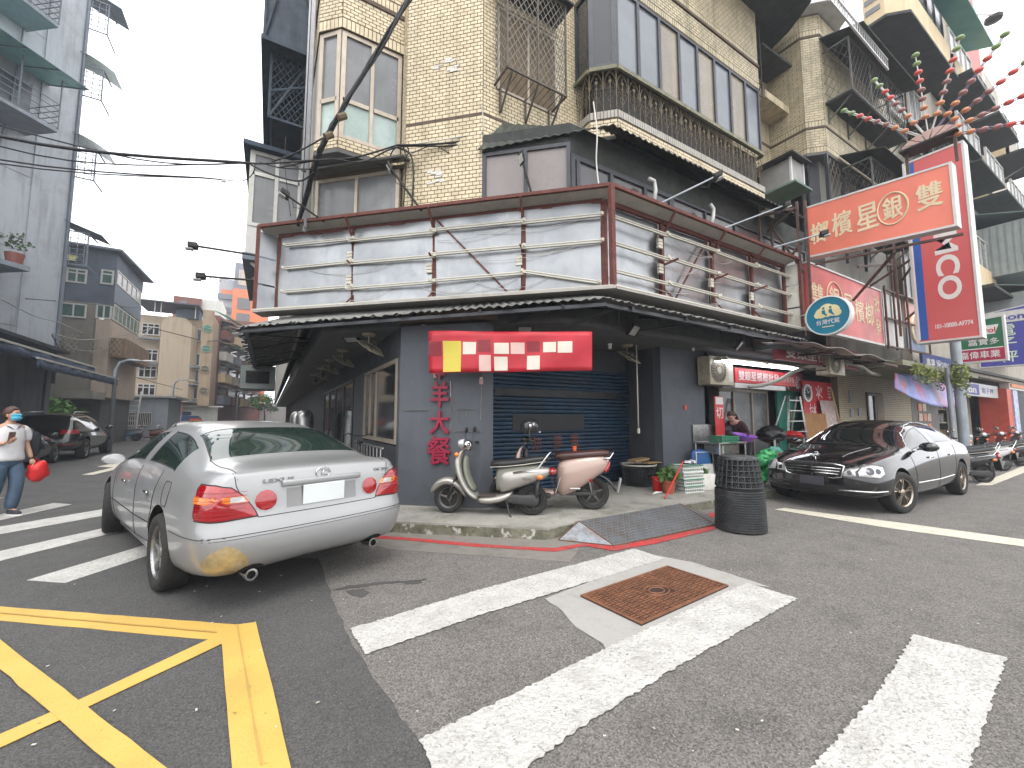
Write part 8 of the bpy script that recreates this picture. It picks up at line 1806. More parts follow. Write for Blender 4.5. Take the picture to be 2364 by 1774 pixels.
kk = ['pel', 'bel', 'che', 'nb', 'ls', 'le', 'lw', 'rs', 're', 'rw']; skeleton('top', w2_, sub_(J, kk, 1.13, {'lw': (None, 1.35), 'rw': (None, 1.35), 'pel': (None, 1.03)}), edg(kk), mat('maroon_knit', (.045, .014, .018), .85, var=.15, bump=.4, bscale=40))
kk = ['pel', 'lh', 'lk', 'la', 'rh', 'rk', 'ra']; skeleton('trousers', w2_, sub_(J, kk, 1.15, {'lk': (None, 1.35), 'rk': (None, 1.35), 'la': (None, 1.6), 'ra': (None, 1.6)}), edg(kk), mat('black_trousers', (.012, .012, .014), .8, bump=.4, bscale=20))
GLV = mat('purple_rubber_glove', (.2, .07, .55), .4, var=.1)
fingers(w2_, (.44, .2, .95), (1, -.3, -.2), (0, -1, .2), GLV, .8); fingers(w2_, (.72, -.235, 1.06), (1, .1, -.3), (0, 1, .3), GLV, .7)
for p, q in (((.36, .225, .975), (.42, .21, .955)), ((.62, -.243, 1.095), (.69, -.238, 1.07))): B().tube([p, q], [.042, .034], 10).out('glove_cuff', GLV, w2_, True)
head(w2_, (.475, 0, 1.40), (.75, .1, -.62), up=(.6, 0, .8), long_=True)
for s, k in ((1, 'lt'), (-1, 'rt_')): c = J[k][0]; skin('shoe', SEATB, w2_, [((c[0]-.17, c[1], .04), .035, .04, Yv, Zv), ((c[0]-.08, c[1], .045), .042, .045, Yv, Zv), ((c[0]+.02, c[1], .035), .042, .032, Yv, Zv), ((c[0]+.07, c[1], .03), .025, .02, Yv, Zv)])
# ================================================================ LEFT STREET
GT = mat('grey_mosaic_tile_wall', (.36, .385, .42), .6, var=.08, scale=1.2, bump=.3, bscale=30, streak=((.17, .175, .18), .65), dirt_tone=((.2, .2, .2), .5, 1.2)); GTB = mat('beige_grey_stained_tile', (.27, .25, .215), .7, var=.12, scale=1, streak=((.13, .12, .1), .7))
TGL = mat('teal_polycarbonate', (.2, .5, .46), .3, var=.15, scale=2); DKS = mat('dark_shop_depth', (.02, .02, .021), .9)
LB_ = thing('tall_grey_apartment_building', 'tall grey tiled apartment tower at the left edge with caged balconies and teal awnings', 'building', (-12, 20, 0))
P0 = Vector((-8.1, 25)); fd = Vector((-.61, -.79)); nn = Vector((.79, -.61)); P1 = P0+fd*13
def wl(p, q, z0, z1, m, name='wall', t_=.3, par=None): return wall(p, q, z0, z1, m, t_, name, par or LB_)
wl(P1, P0, 0, 30, GT); wl(P0, P0+Vector((-8, 6.2)), 0, 30, GT); wl(P0+fd*1.3+nn*.05, P0+nn*.05, 4.4, 30, GTB if False else GT, 'pilaster', .35)
wl(P0+fd*13+nn*.9, P0+fd*3.0+nn*.9, 5.6, 9.2, GT, 'balcony_parapet', .9)
b = B()
for k in range(8):
 z = 5.2+k*3.1; b.obox(Vector((P1.x, P1.y, z))+Vector((nn.x, nn.y, 0))*.002, Vector((-fd.x, -fd.y, 0))*13, Vector((nn.x, nn.y, 0))*.012, (0, 0, .02))
b.out('tile_joint', mat('joint_grey', (.2, .2, .21), .8), LB_, ab=True, kind='stuff')
def lbal(t0, t1, z, dz, dep, m, canopy=True, mesh=True, i=0, label=''):
 t = thing('caged_balcony', label, 'balcony cage', (P0.x+fd.x*(t0+t1)/2, P0.y+fd.y*(t0+t1)/2, z), group='caged balconies on the tall grey tower'); F = Vector((fd.x, fd.y, 0)); N_ = Vector((nn.x, nn.y, 0)); O = Vector((P0.x, P0.y, z))+F*t0
 B().obox(O-N_*0, F*(t1-t0), N_*dep, (0, 0, -.14)).out('floor_slab', mat('bluish_concrete', (.2, .22, .25), .8, streak=((.13, .13, .14), .5)), t, ab=True)
 b = B()
 for zz in (0.05, .3, .55, .8, 1.05):
  b.bar(O+N_*dep+Z(zz), O+N_*dep+F*(t1-t0)+Z(zz), .025); b.bar(O+Z(zz), O+N_*dep+Z(zz), .025)
 n = int((t1-t0)/1.2)
 for k in range(n+1): c = O+F*(t1-t0)*k/n+N_*dep; b.bar(c, c+Z(dz), .04)
 b.bar(O+Z(0), O+Z(dz), .04); b.out('railing', mat('bluish_iron', (.13, .15, .18), .6, .3), t, ab=True)
 if canopy:
  b = B(); b.add([O-F*.5+Z(dz+.45), O+F*(t1-t0)+Z(dz+.45), O+F*(t1-t0)+N_*(dep+.6)+Z(dz), O-F*.5+N_*(dep+.6)+Z(dz)], [(0, 1, 2, 3)]); b.out('awning_sheet', TGL, t, ab=True, solid=.012)
  b = B()
  for k in range(9): c = O-F*.5+F*(t1-t0+.5)*k/8; b.bar(c+Z(dz+.42), c+N_*(dep+.6)+Z(dz-.03), .03)
  b.bar(O-F*.5+N_*(dep+.6)+Z(dz-.03), O+F*(t1-t0)+N_*(dep+.6)+Z(dz-.03), .03); b.out('awning_frame', mat('bluish_iron', (.13, .15, .18)), t, ab=True)
 frame(t, (O+N_*.01), (O+N_*.01+F*(t1-t0)) if False else (O+N_*.01+F*.01), z, z+dz, (), WALU, GLK) if False else None
 g = B(); g.obox(O+N_*.02+Z(.1), F*(t1-t0-.3), N_*.02, (0, 0, dz-.2)); g.out('dark_glazing', mat('dusky_glass', (.07, .08, .1), .3, var=.2), t, ab=True)
 return t
lbal(1.6, 9, 13.2, 2.1, 1.5, None, label='lower caged balcony with laundry on the tall grey tower at the left edge'); lbal(1.9, 9, 17.5, 2.2, 1.5, None, label='upper caged balcony near the top left corner of the photo')
cl_ = B(); O = Vector((P0.x, P0.y, 15))+Vector((fd.x, fd.y, 0))*4+Vector((nn.x, nn.y, 0))*1.3
for k, (c3) in enumerate((0, 1, 2)): B().obox(O+Vector((fd.x, fd.y, 0))*k*.8, Vector((fd.x, fd.y, 0))*.5, Vector((nn.x, nn.y, 0))*.05, (0, 0, -.7)).out('laundry', mat('cloth_%d' % k, [(.4, .5, .55), (.5, .3, .25), (.45, .45, .48)][k], .8), LB_, ab=True)
for z, kind in ((19.5, 'box'), (16.2, 'fan'), (12.3, 'fan'), (8.3, 'box')):
 t = thing('side_window_cage', {19.5: 'topmost window cage on the far edge of the tall grey tower', 16.2: 'window cage with arched clear awning, upper one on the tower edge', 12.3: 'window cage with arched clear awning, lower one on the tower edge', 8.3: 'lowest window cage with flat dark lid on the tower edge'}[z], 'window cage', (P0.x, P0.y, z), group='window cages on the edge of the tall grey tower')
 b = B(); x0, y0 = P0.x-.5, P0.y-.05; cage_box(b, (x0, y0, z), (x0+1.25, y0+1.1, z+1.5), .028)
 for k in range(6): b.bar((x0, y0, z+.24*k), (x0+1.25, y0, z+.24*k), .026); b.bar((x0+.23*k, y0, z), (x0+.23*k, y0, z+1.45), .022)
 b.out('grille', mat('bluish_iron', (.13, .15, .18)), t, ab=True); b = B()
 if kind == 'fan': b.grid(lambda s, q: (x0+1.65*s, y0-.1+1.3*q, z+2.1-.6*s*s), 6, 1)
 else: b.add([(x0, y0-.1, z+2.1), (x0+1.7, y0-.1, z+1.5), (x0+1.7, y0+1.2, z+1.5), (x0, y0+1.2, z+2.1)], [(0, 1, 2, 3)])
 b.out('awning_sheet', mat('clear_pale_sheet', (.42, .5, .45), .3) if kind == 'fan' else mat('bluish_concrete', (.2, .22, .25)), t, ab=True, solid=.015)
# planter ledge
t = thing('planter_ledge', 'ledge of red-brown flower pots and greenery on the tall grey tower', 'planter', (-10, 21, 7))
F = Vector((fd.x, fd.y, 0)); N_ = Vector((nn.x, nn.y, 0)); O = Vector((P0.x, P0.y, 7.3))+F*2.0
B().obox(O, F*6, N_*1.5, (0, 0, -.18)).out('slab', mat('bluish_concrete', (.2, .22, .25)), t, ab=True)
b = B()
for k in range(7): leaves(b, tuple(O+F*(.3+.8*k)+N_*1.3+Z(.85)), (.4, .35, .3), 60, .15, random.Random(k))
b.out('foliage', mat('dusty_leaf', (.09, .15, .07), .6, var=.4), t, ab=True)
for k in range(7): B().lathe([(0, 0), (.2, 0), (.27, .42), (0, .42)], 12, O+F*(.3+.8*k)+N_*1.2).out('pot', mat('brick_red_pot', (.24, .08, .06), .7), t, ab=True)
b = B(); b.tube([P0.to_3d()+fd.to_3d()*3.2+nn.to_3d()*.06+Z(4), P0.to_3d()+fd.to_3d()*2.2+nn.to_3d()*.08+Z(14), P0.to_3d()+fd.to_3d()*1.6+nn.to_3d()*.08+Z(29)], .035, 5); b.tube([P0.to_3d()+nn.to_3d()*.1+Z(3), P0.to_3d()+nn.to_3d()*.1+Z(30)], .07, 6); b.out('drain_pipe', mat('bluish_iron', (.13, .15, .18)), LB_, ab=True)
# blue awning and shop
AW = thing('blue_awning', 'faded blue roll-out canvas awning over the shop front on the left', 'awning', (-7.5, 19, 3.5))
def awn(y0, y1, x0, z0, x1, z1, n=30):
 b = B();
 def f(s, q): y = y0+(y1-y0)*s; x = x0+(x1-x0)*q; return (x, y, z0+(z1-z0)*q-.09*math.sin(math.pi*q)*(1+.4*math.sin(s*22))+.02*math.sin(s*40))
 b.grid(f, n, 6); b.out('canvas', mat('faded_blue_canvas', (.2, .27, .36), .8, var=.15, scale=1, streak=((.12, .15, .2), .4)), AW, True, ab=True, solid=.01)
 b = B(); b.grid(lambda s, q: (x1+.02*math.sin(s*50), y0+(y1-y0)*s, z1-.28*q-.03*abs(math.sin(s*30))*q), 40, 2); b.out('valance', mat('dark_blue_canvas', (.07, .1, .16), .8, var=.2), AW, True, ab=True, solid=.008)
 B().bar((x1, y0, z1), (x1, y1, z1), .06).out('front_bar', WALU, AW, ab=True)
awn(10, 22.5, -8.3, 4.35, -6.1, 3.55); awn(17.5, 25, -8.2, 4.1, -6.0, 3.3)
t = thing('dark_shop_recess', 'dark open shop recess behind the parked cars on the left', 'shop', (-9.4, 18, 0))
B().box((-9.6, 8, 0), (-9.3, 25.5, 4.4)).out('back_wall', DKS, t, ab=True); B().box((-9.3, 8, 4.3), (-7.6, 25, 4.42)).out('ceiling', DKS, t, ab=True); B().box((-9.6, 24.8, 0), (-8.2, 25.2, 4.3)).out('side_wall', mat('dim_grey', (.09, .09, .09), .8), t, ab=True)
for y in (14.2, 20.3): B().box((-8.4, y, 0), (-8.1, y+.35, 4.3)).out('pillar', mat('dim_grey', (.09, .09, .09)), t, ab=True)
ac_unit('large air conditioner box hung inside the dark left shop recess', (-8.9, 18.5, 2.3), R(-60), w_=1.1, h_=.8)
single('wall_shelf_board', 'pale board leaning at the back of the dark shop recess', 'board', B().box((-9.28, 20, .6), (-9.2, 21.2, 1.9)), mat('tan_door', (.22, .17, .1)))
# far buildings ----------------------------------------------------------
DB = thing('dark_weathered_building', 'four-storey corner building with blue-black weathered upper floors and white windows', 'building', (-9, 33, 0))
DBL = mat('blackened_wall', (.1, .12, .155), .85, var=.3, scale=.8, streak=((.16, .18, .2), .5), dirt_tone=((.11, .13, .16), .7, .8)); DGR = mat('brownish_grey_wall', (.23, .21, .18), .85, var=.15, scale=1, streak=((.14, .13, .115), .6)); PNK = mat('pinkish_beige_render', (.42, .34, .27), .8, var=.1, scale=1, streak=((.24, .2, .16), .5)); BGR = mat('bluish_grey_band', (.17, .2, .24), .8, var=.1, streak=((.1, .12, .14), .5))  # haze is put into the colour of the blackened and brownish walls
def wd(p, q, z0, z1, m, name='wall', t_=.3, par=DB): return wall(p, q, z0, z1, m, t_, name, par)
wd((-13, 31.4), (-7.99, 31.4), 8.0, 11.09, DBL); wd((-13, 31.4), (-8.6, 31.4), 2.7, 8.0, DGR); wd((-8.6, 31.25), (-8.0, 31.25), 2.7, 7.1, PNK)
wd((-7.98, 31.45), (-7.98, 37), 8.2, 9.3, BGR); wd((-7.98, 31.45), (-7.98, 37), 10.2, 11.08, DBL); wd((-8.05, 31.46), (-8.05, 37), 9.3, 10.2, DGR); wd((-7.98, 31.45), (-7.98, 37), 2.7, 7.1, PNK); wd((-8.05, 31.46), (-8.05, 37), 7.1, 8.2, DGR)
B().prism([(-13, 31.0), (-7.7, 31.0), (-7.5, 37.4), (-13, 37.4)], 11.1, 11.22).out('roof', BGR, DB, ab=True)
for x0, x1, z0, z1, c_, r_ in ((-9.98, -9.16, 9.03, 9.84, (.5,), (.7,)), (-8.6, -8.06, 9.15, 10.0, (), (.7,)), (-10.1, -9.05, 7.07, 7.87, (.5,), ()), (-8.68, -8.02, 7.15, 7.97, (.5,), ())):
 frame(DB, (x0, 31.34), (x1, 31.34), z0, z1, c_, WALU, mat('green_curtain_glass', (.06, .12, .1), .3, var=.3, scale=3), fw=.08, rows=r_)
frame(DB, (-7.95, 31.6), (-7.95, 36.6), 9.3, 10.15, (.2, .4, .6, .8), WALU, GLH, fw=.07); frame(DB, (-7.95, 31.5), (-7.95, 36.8), 7.15, 8.1, (.15, .3, .45, .6, .75, .9), WALU, mat('green_curtain_glass', (.06, .12, .1)), fw=.07)
t = thing('rusty_balcony_box', 'rusty sheet metal balcony with lattice front on the weathered corner building', 'balcony cage', (-8, 32, 5)); B().box((-7.95, 31.3, 5.0), (-7.3, 36.6, 6.1)).out('sheet', mat('rust_sheet', (.2, .13, .08), .8, var=.3, scale=2, streak=((.1, .06, .04), .6)), t, ab=True)
b = B(); lattice(b, (-8.7, 31.05, 5.1), (1.3, 0, 0), (0, 0, 1.0), .22, .02); lattice(b, (-10.2, 31.2, 5.1), (1.0, 0, 0), (0, 0, 1.0), .22, .02); b.out('lattice', OLDW, t, ab=True, kind='stuff')
B().add([(-10.6, 31.4, 10.6), (-9.6, 31.4, 10.55), (-9.5, 30.8, 10.1), (-10.6, 30.8, 10.1)], [(0, 1, 2, 3)]).out('yellow_awning', mat('yellow_sheet', (.5, .48, .2), .4), DB, ab=True, solid=.02)
B().box((-13, 31.5, 0), (-8.2, 37, 2.7)).out('ground_floor', mat('dim_grey', (.09, .09, .09)), DB, ab=True); B().box((-12.5, 29.5, 2.55), (-8.0, 31.4, 2.95)).out('concrete_beam', mat('stained_beam', (.26, .25, .22), .8, streak=((.14, .13, .11), .6)), DB, ab=True); B().box((-9.6, 29.6, 0), (-9.0, 30.2, 2.55)).out('column', mat('dim_grey', (.09, .09, .09)), DB, ab=True)
# low white-grey house with ladder-like grille in front
LH = thing('low_grey_house', 'low pale grey house with white window grilles in front of the beige block', 'building', (-8, 42, 0))
B().box((-9.2, 38.5, 0), (-6.4, 43.5, 3.0)).out('wall', mat('pale_blue_grey_wall', (.3, .33, .36), .8, var=.1, streak=((.2, .2, .2), .5)), LH, ab=True); B().box((-9.6, 38.1, 3.0), (-5.9, 43.5, 3.15)).out('roof', mat('grey_roof', (.3, .3, .3), .7), LH, ab=True)
for x in (-8.9, -8.0):
 b = B(); b.box((x, 38.4, 1.0), (x+.7, 38.45, 1.06)); b.box((x, 38.4, 1.9), (x+.7, 38.45, 1.96)); [b.box((x+.1*k, 38.4, 1.06), (x+.1*k+.03, 38.45, 1.9)) for k in range(8)]; b.out('window_grille', WALU, LH, ab=True)
 B().box((x, 38.44, 1.0), (x+.7, 38.49, 1.96)).out('window', GLK, LH, ab=True)
t = thing('white_ladder', 'upright white ladder standing before the low grey house', 'ladder', (-8.2, 37.5, 0)); b = B(); [B().bar((x, 37.5, 0), (x+.1, 37.8, 3.4), .07).out('rail', WALU, t, ab=True) for x in (-8.5, -7.9)]
for k in range(9): B().bar((-8.48+.01*k, 37.52+.03*k, .3+.35*k), (-7.88+.01*k, 37.52+.03*k, .3+.35*k), .05).out('rung', WALU, t, ab=True)
BG = thing('beige_apartment_block', 'beige rendered block with a tall blank wall bay and a column of round windows', 'building', (-7, 46, 0)); BGE = mat('beige_render', (.46, .37, .27), .8, var=.1, scale=.8, streak=((.27, .22, .17), .55), dirt_tone=((.36, .31, .25), .5, .8)); RSB = mat('rust_stained_beige', (.38, .29, .2), .8, var=.12, scale=1, streak=((.2, .1, .05), .7))
def wb_(p, q, z0, z1, m, name='wall', t_=.4): return wall(p, q, z0, z1, m, t_, name, BG)
wb_((-9.8, 44.6), (-4.6, 44.6), 2.6, 10.2, BGE); wb_((-4.59, 44.06), (-4.59, 60), 2.6, 10.6, RSB)
B().extr([(-8.15, 44.0, 2.9), (-6.1, 44.0, 2.9), (-6.1, 44.0, 9.6), (-6.5, 44.0, 10.1), (-7.7, 44.0, 10.2), (-8.15, 44.0, 9.7)], (0, .6, 0)).out('blank_bay', BGE, BG, ab=True); wb_((-6.1, 44.0), (-5.75, 44.4), 2.9, 9.5, BGE, 'blank_bay')
wb_((-5.4, 44.0), (-4.6, 44.0), 2.6, 11.05, RSB, 'stair_tower')
for z in (9.4, 7.6, 5.8, 3.9):
 B().lathe([(.0, -.04), (.3, -.04), (.3, .03), (0, .03)], 24, (-5.02, 43.98, z), ax='y').out('round_window', mat('teal_round_glass', (.04, .2, .16), .3) if z > 7 else mat('brown_round_glass', (.12, .1, .07), .3), BG, ab=True); b = B(); b.bar((-5.32, 43.92, z), (-4.72, 43.92, z), .05); b.tube([(-5.02+.31*math.cos(k*.2618), 43.95, z+.31*math.sin(k*.2618)) for k in range(24)], .03, 5, True); b.out('round_frame', OLDW, BG, ab=True)
for z in (8.5, 6.3, 4.9, 3.4):
 frame(BG, (-9.5, 44.5), (-8.3, 44.5), z, z+1.0, (.33, .66), WALU, GLK, fw=.08, rows=(.7,)); frame(BG, (-6.05, 44.5), (-5.45, 44.5), z-.2, z+.9, (.5,), WALU, GLT, fw=.07)
for x0, x1, z in ((-9.7, -8.2, 6.1), (-9.7, -8.2, 8.2), (-6.1, -5.4, 6.0), (-6.1, -5.4, 4.5), (-6.1, -5.4, 3.0)): B().box((x0, 44.0, z-.12), (x1, 44.5, z)).out('ledge', BGR, BG, ab=True)
B().prism([(-9.9, 43.6), (-5.6, 43.4), (-5.6, 48), (-9.9, 48)], 11.2, 11.3).out('roof_canopy', mat('dark_sheet_roof', (.06, .07, .09), .6), BG, ab=True); multi('canopy_post', WALU, BG, [lambda b, x=x: b.bar((x, 43.8, 10.1), (x, 43.8, 11.2), .06) for x in (-8.6, -8.2, -5.9)], ab=True); B().box((-7.3, 44.4, 10.2), (-5.7, 46, 11.0)).out('roof_shed', DBL, BG, ab=True); B().box((-9.9, 44.3, 2.5), (-3.6, 44.5, 2.62)).out('ground_awning', SGW, BG, ab=True); B().box((-6.4, 44.6, 0), (-4, 45, 2.5)).out('shop_front', WALU, BG, ab=True)
RBD = thing('red_brick_apartments', 'dark red brick apartments with many small balconies and a green roof awning', 'building', (-4, 52, 0)); RBK = mat('dark_red_brick', (.17, .06, .045), .8, var=.15, scale=1, streak=((.1, .05, .04), .5), bump=.2)
wall((-4.6, 48), (-1.2, 66), 0, 11.5, RBK, .5, 'wall', RBD); wall((-5, 60), (-2, 60), 8, 13.6, RBK, .5, 'wall', RBD)
rr = random.Random(9)
for k in range(5):
 for j in range(4):
  y = 48.6+k*3.2; x = -4.6+(y-48)*.189; z = 2.9+j*2.15; B().obox((x, y, z), (.45, 2.2, 0), (.55, -.1, 0), (0, 0, .85)).out('balcony', [BGR, RBK, CRM, LTP, WALU][(k+j*2) % 5], RBD, ab=True); B().obox((x+.03, y, z+.9), (.42, 2.2, 0), (.05, -.01, 0), (0, 0, .8)).out('window', [GLK, GLH, GLT][(k+j) % 3], RBD, ab=True); B().obox((x, y-.1, z+1.8), (.45, 2.4, 0), (.85, -.15, -.2), (0, 0, .05)).out('awning', [BGR, GRN, OLDW][(k*2+j) % 3], RBD, ab=True)
B().add([(-5.2, 50, 12.4), (-4.2, 50, 12.0), (-1.5, 64, 12.6), (-2.8, 64, 13.2)], [(0, 1, 2, 3)]).out('green_roof_awning', mat('green_awning', (.06, .25, .13), .6), RBD, ab=True, solid=.05); B().box((-5.6, 56, 10), (-4.7, 60, 12.8)).out('green_penthouse', mat('green_awning', (.06, .25, .13)), RBD, ab=True)
t = thing('red_rooftop_house', 'small red-brown rooftop house beyond the beige block canopy', 'building', (-9, 60, 0)); B().box((-10.2, 60, 0), (-7.6, 64, 15.8)).out('wall', RBK, t, ab=True); B().box((-7.6, 60.5, 0), (-5.6, 66, 15.9)).out('white_annex', WALU, t, ab=True); B().box((-9.6, 59.95, 14.6), (-9.0, 60, 15.3)).out('window', GLH, t, ab=True)
t = thing('orange_grey_tower', 'modern grey tower with orange panels rising at the end of the left street', 'building', (-5, 82, 0)); GTW = mat('slate_grey_cladding', (.15, .17, .2), .6, var=.08, scale=.5); ORG = mat('orange_cladding', (.62, .16, .05), .6, var=.06)
B().box((-6.1, 80, 0), (-1, 86, 23.0)).out('orange_wing', ORG, t, ab=True); B().box((-6.2, 83, 0), (-1, 92, 28.4)).out('tower', GTW, t, ab=True); B().box((-4.6, 84, 28.4), (-3.2, 88, 31)).out('stair_head', GTW, t, ab=True); B().box((-8.4, 84, 0), (-6.3, 92, 25.5)).out('grey_wing', mat('pale_grey_cladding', (.33, .34, .36), .6), t, ab=True); B().box((-8.0, 83.9, 22.4), (-6.5, 84, 23.6)).out('orange_panel', ORG, t, ab=True)
for k in range(7): B().box((-5.4, 79.9, 4+k*2.6), (-3.6, 80, 5.9+k*2.6)).out('louvre', mat('louvre_grey', (.13, .12, .12), .6), t, ab=True)
for k in range(4): B().box((-8.5, 83.7, 15+k*2.3), (-6.25, 84, 15.9+k*2.3)).out('balcony', GTW, t, ab=True)
B().box((-5.6, 82.9, 24.5), (-3.4, 83, 27.2)).out('upper_window', LTP, t, ab=True)
single('white_site_wall', 'white hoarding wall closing the end of the left street', 'wall', B().box((-4.2, 66, 0), (2, 66.3, 3.6)), SGW); tr_ = thing('street_tree', 'small bright green tree above the white hoarding at the street end', 'tree', (-.6, 58, 0)); B().tube([(0, 0, 0), (.1, 0, 1.6), (0, 0, 2.6)], [.1, .08, .05], 7).out('trunk', mat('bark', (.08, .06, .04), .9), tr_); b = B(); rr = random.Random(1)
for k in range(9): leaves(b, (rr.uniform(-1.2, 1.2), rr.uniform(-1, 1), rr.uniform(2.6, 4.2)), (.7, .7, .45), 130, .22, rr)
b.out('crown', mat('bright_leaf', (.1, .24, .04), .6, var=.4, scale=2), tr_)
single('garden_shrub', 'leafy shrub behind the black estate under the concrete beam', 'shrub', leaves(B(), (-9.3, 29, 1.7), (1.2, .8, .8), 600, .22, random.Random(6)), mat('bright_leaf', (.1, .24, .04)))
# far end blocker
single('far_street_block', 'hazy grey building closing the view at the very end of the left street', 'building', B().box((-30, 100, 0), (-8.5, 110, 12)), mat('hazy_grey', (.3, .32, .34), .8));
# vehicles far
tk = thing('blue_truck', 'small blue box truck parked beyond the far scooters', 'truck', (-6.0, 46.5, 0), R(100)); TB = mat('truck_blue', (.03, .08, .2), .4, coat=.4, var=.08)
B().box((-2.0, -.85, .75), (.9, .85, 1.75)).out('cargo_bed', TB, tk, bevel=.04); skin('cab', TB, tk, [((.95, 0, 1.15), .85, .75, Yv, Zv), ((1.5, 0, 1.2), .86, .78, Yv, Zv), ((2.0, 0, 1.05), .82, .6, Yv, Zv), ((2.25, 0, .9), .75, .42, Yv, Zv)], p=6); B().box((-1.95, -.7, 1.0), (-2.02, .7, 1.6)).out('tailgate', TB, tk); B().box((-1.9, -.8, 1.76), (.8, .8, 2.1)).out('tarpaulin', mat('truck_tarp', (.05, .09, .16), .8), tk, bevel=.05)
for x in (-1.3, 1.6):
 for y in (.75, -.75): wheel(tk, x, y, .32, .32, .2, 5, RIMM)
sv = thing('dark_far_car', 'dark car roof visible just beyond the silver sedan', 'car', (-3.2, 24.5, 0), R(95)); em = car_mesh(S2, {(3, 6): 1, (5, 6): 1, (6, 6): 1, (2, 7): 4, (2, 8): 4, (6, 7): 4, (6, 8): 4}, [(0, .34), (2.72, .34)], .38, .9); car_finish(sv, em, mat('dark_blue_paint', (.012, .016, .03), .15, coat=1, var=0), mat('black_glass', (.006, .008, .008)))
for x in (0, 2.72):
 for y in (.8, -.8): wheel(sv, x, y, .33, .33, .22, 5, RIMM)
single('orange_crate_box', 'bright orange delivery box on the far black scooter', 'box', B().box((-4.95, 37.2, .95), (-4.3, 37.8, 1.5)), mat('orange_plastic', (.7, .12, .03)))
def street_lamp(label, p, h, arm, az):
 t = thing('street_lamp', label, 'street lamp', p, az); B().tube([(0, 0, 0), (0, 0, h*.9), (arm*.15, 0, h*.98), (arm*.5, 0, h*1.01), (arm, 0, h)], [.09, .07, .055, .05, .04], 8).out('pole', GP, t, True); skin('lamp_head', SGW, t, [((arm, 0, h), .05, .04, Yv, Zv), ((arm+.25, 0, h-.0), .12, .06, Yv, Zv), ((arm+.5, 0, h-.02), .06, .03, Yv, Zv)])
street_lamp('curved grey street lamp just beyond the black estate', (-6.0, 24.6, 0), 4.1, 1.0, R(-20)); street_lamp('street lamp with a green sign in front of the beige blank wall', (-6.5, 40.5, 0), 4.5, .9, R(-10)); street_lamp('farthest street lamp beside the white hoarding', (-3.0, 52, 0), 4.2, .8, R(0))
single('green_street_sign', 'small green street sign on the lamp before the beige wall', 'street sign', B().box((-7.5, 40.3, 2.25), (-6.7, 40.35, 2.65)), mat('street_sign_green', (.01, .2, .1), .4)); t = thing('signal_head', 'dark signal lights on the lamp pole before the beige wall', 'traffic light', (-6.5, 40.4, 3.1)); B().ball((.15, -.05, 0), .13, 8, 6).out('lamp_housing', BLK, t, True)
# ---- dark balconies on the far left part of the corner building
t = thing('dark_mesh_cage', 'very tall dark mesh cage stack at the top left edge of the corner building', 'balcony cage', (-.1, 11, 8)); DBM = mat('deep_blue_black_metal', (.03, .045, .065), .6, .3, var=.3, scale=3, streak=((.06, .08, .1), .6))
b = B();
for z0, z1, x0, y0 in ((9.6, 14.5, -.45, 9.6), (8.0, 9.6, -.3, 9.8)):
 cage_box(b, (x0, y0, z0), (.44, 14, z1), .03)
 for k in range(7): b.bar((x0, y0+.6*k, z0), (x0, y0+.6*k, z1), .03)
 b.bar((x0, y0, z0), (.44, y0, z1), .04); b.bar((.44, y0, z0+1), (x0, y0, z1-1), .04)
b.out('frame', DBM, t, ab=True); b = B(); lattice(b, (-.3, 9.8, 8.0), (.74, 0, 0), (0, 0, 1.6), .12, .012); lattice(b, (-.3, 14, 8.0), (0, -4.2, 0), (0, 0, 1.6), .14, .012); b.out('mesh', DBM, t, ab=True, kind='stuff')
B().box((-.44, 9.65, 9.7), (.4, 13.9, 14.4)).out('corrugated_panel', DBM, t, ab=True); B().box((-.5, 9.5, 9.5), (.44, 14, 9.6)).out('floor_plate', DBM, t, ab=True)
t = thing('white_balcony_enclosure', 'white framed glazed balcony at the left end of the corner building above the billboard', 'balcony', (-.2, 10.4, 5));
B().box((-.62, 10.4, 5.1), (.42, 14, 5.75)).out('parapet', SGW, t, ab=True); frame(t, (-.6, 10.38), (.42, 10.38), 5.75, 7.5, (.5,), WALU, GLH, fw=.08, rows=(.7,)); frame(t, (-.62, 14), (-.62, 10.4), 5.75, 7.5, (.25, .5, .75), WALU, GLH, fw=.08); B().box((-.75, 10.2, 7.5), (.44, 14, 7.6)).out('roof', DBM, t, ab=True); B().box((-.66, 10.3, 4.95), (.44, 14, 5.1)).out('floor_slab', BGR, t, ab=True)
multi('knee_brace', SGW, t, [lambda b, y=y: b.bar((-.5, y, 4.95), (.42, y, 4.1), .06) for y in (10.5, 11.6, 12.7)], ab=True); B().box((-.64, 10.36, 3.3), (-.58, 14, 7.7)).out('dark_screen', mat('grey_sheet_screen', (.14, .16, .19), .6), t, ab=True) if False else None
# ================================================================ CABLES AND LAMP ARMS
CAB = mat('black_cable', (.014, .014, .016), .6, var=.2)
def cable(label, pts, r_, cat='cable', m=CAB, n=6, grp='overhead cables'):
 P_ = [Vector(p) for p in pts]; out = []
 for i in range(len(P_)-1):
  p0, p1, p2, p3 = P_[max(i-1, 0)], P_[i], P_[i+1], P_[min(i+2, len(P_)-1)]
  for k in range(8):
   t = k/8; out.append(.5*((2*p1)+(p2-p0)*t+(2*p0-5*p1+4*p2-p3)*t*t+(3*p1-p0-3*p2+p3)*t**3))
 out.append(P_[-1]); return single('cable', label, cat, B().tube(out, r_, n), m, grp, smooth=True)
def o3(x, y, Y): return PY(580+x/2.965, y/2.965, Y)
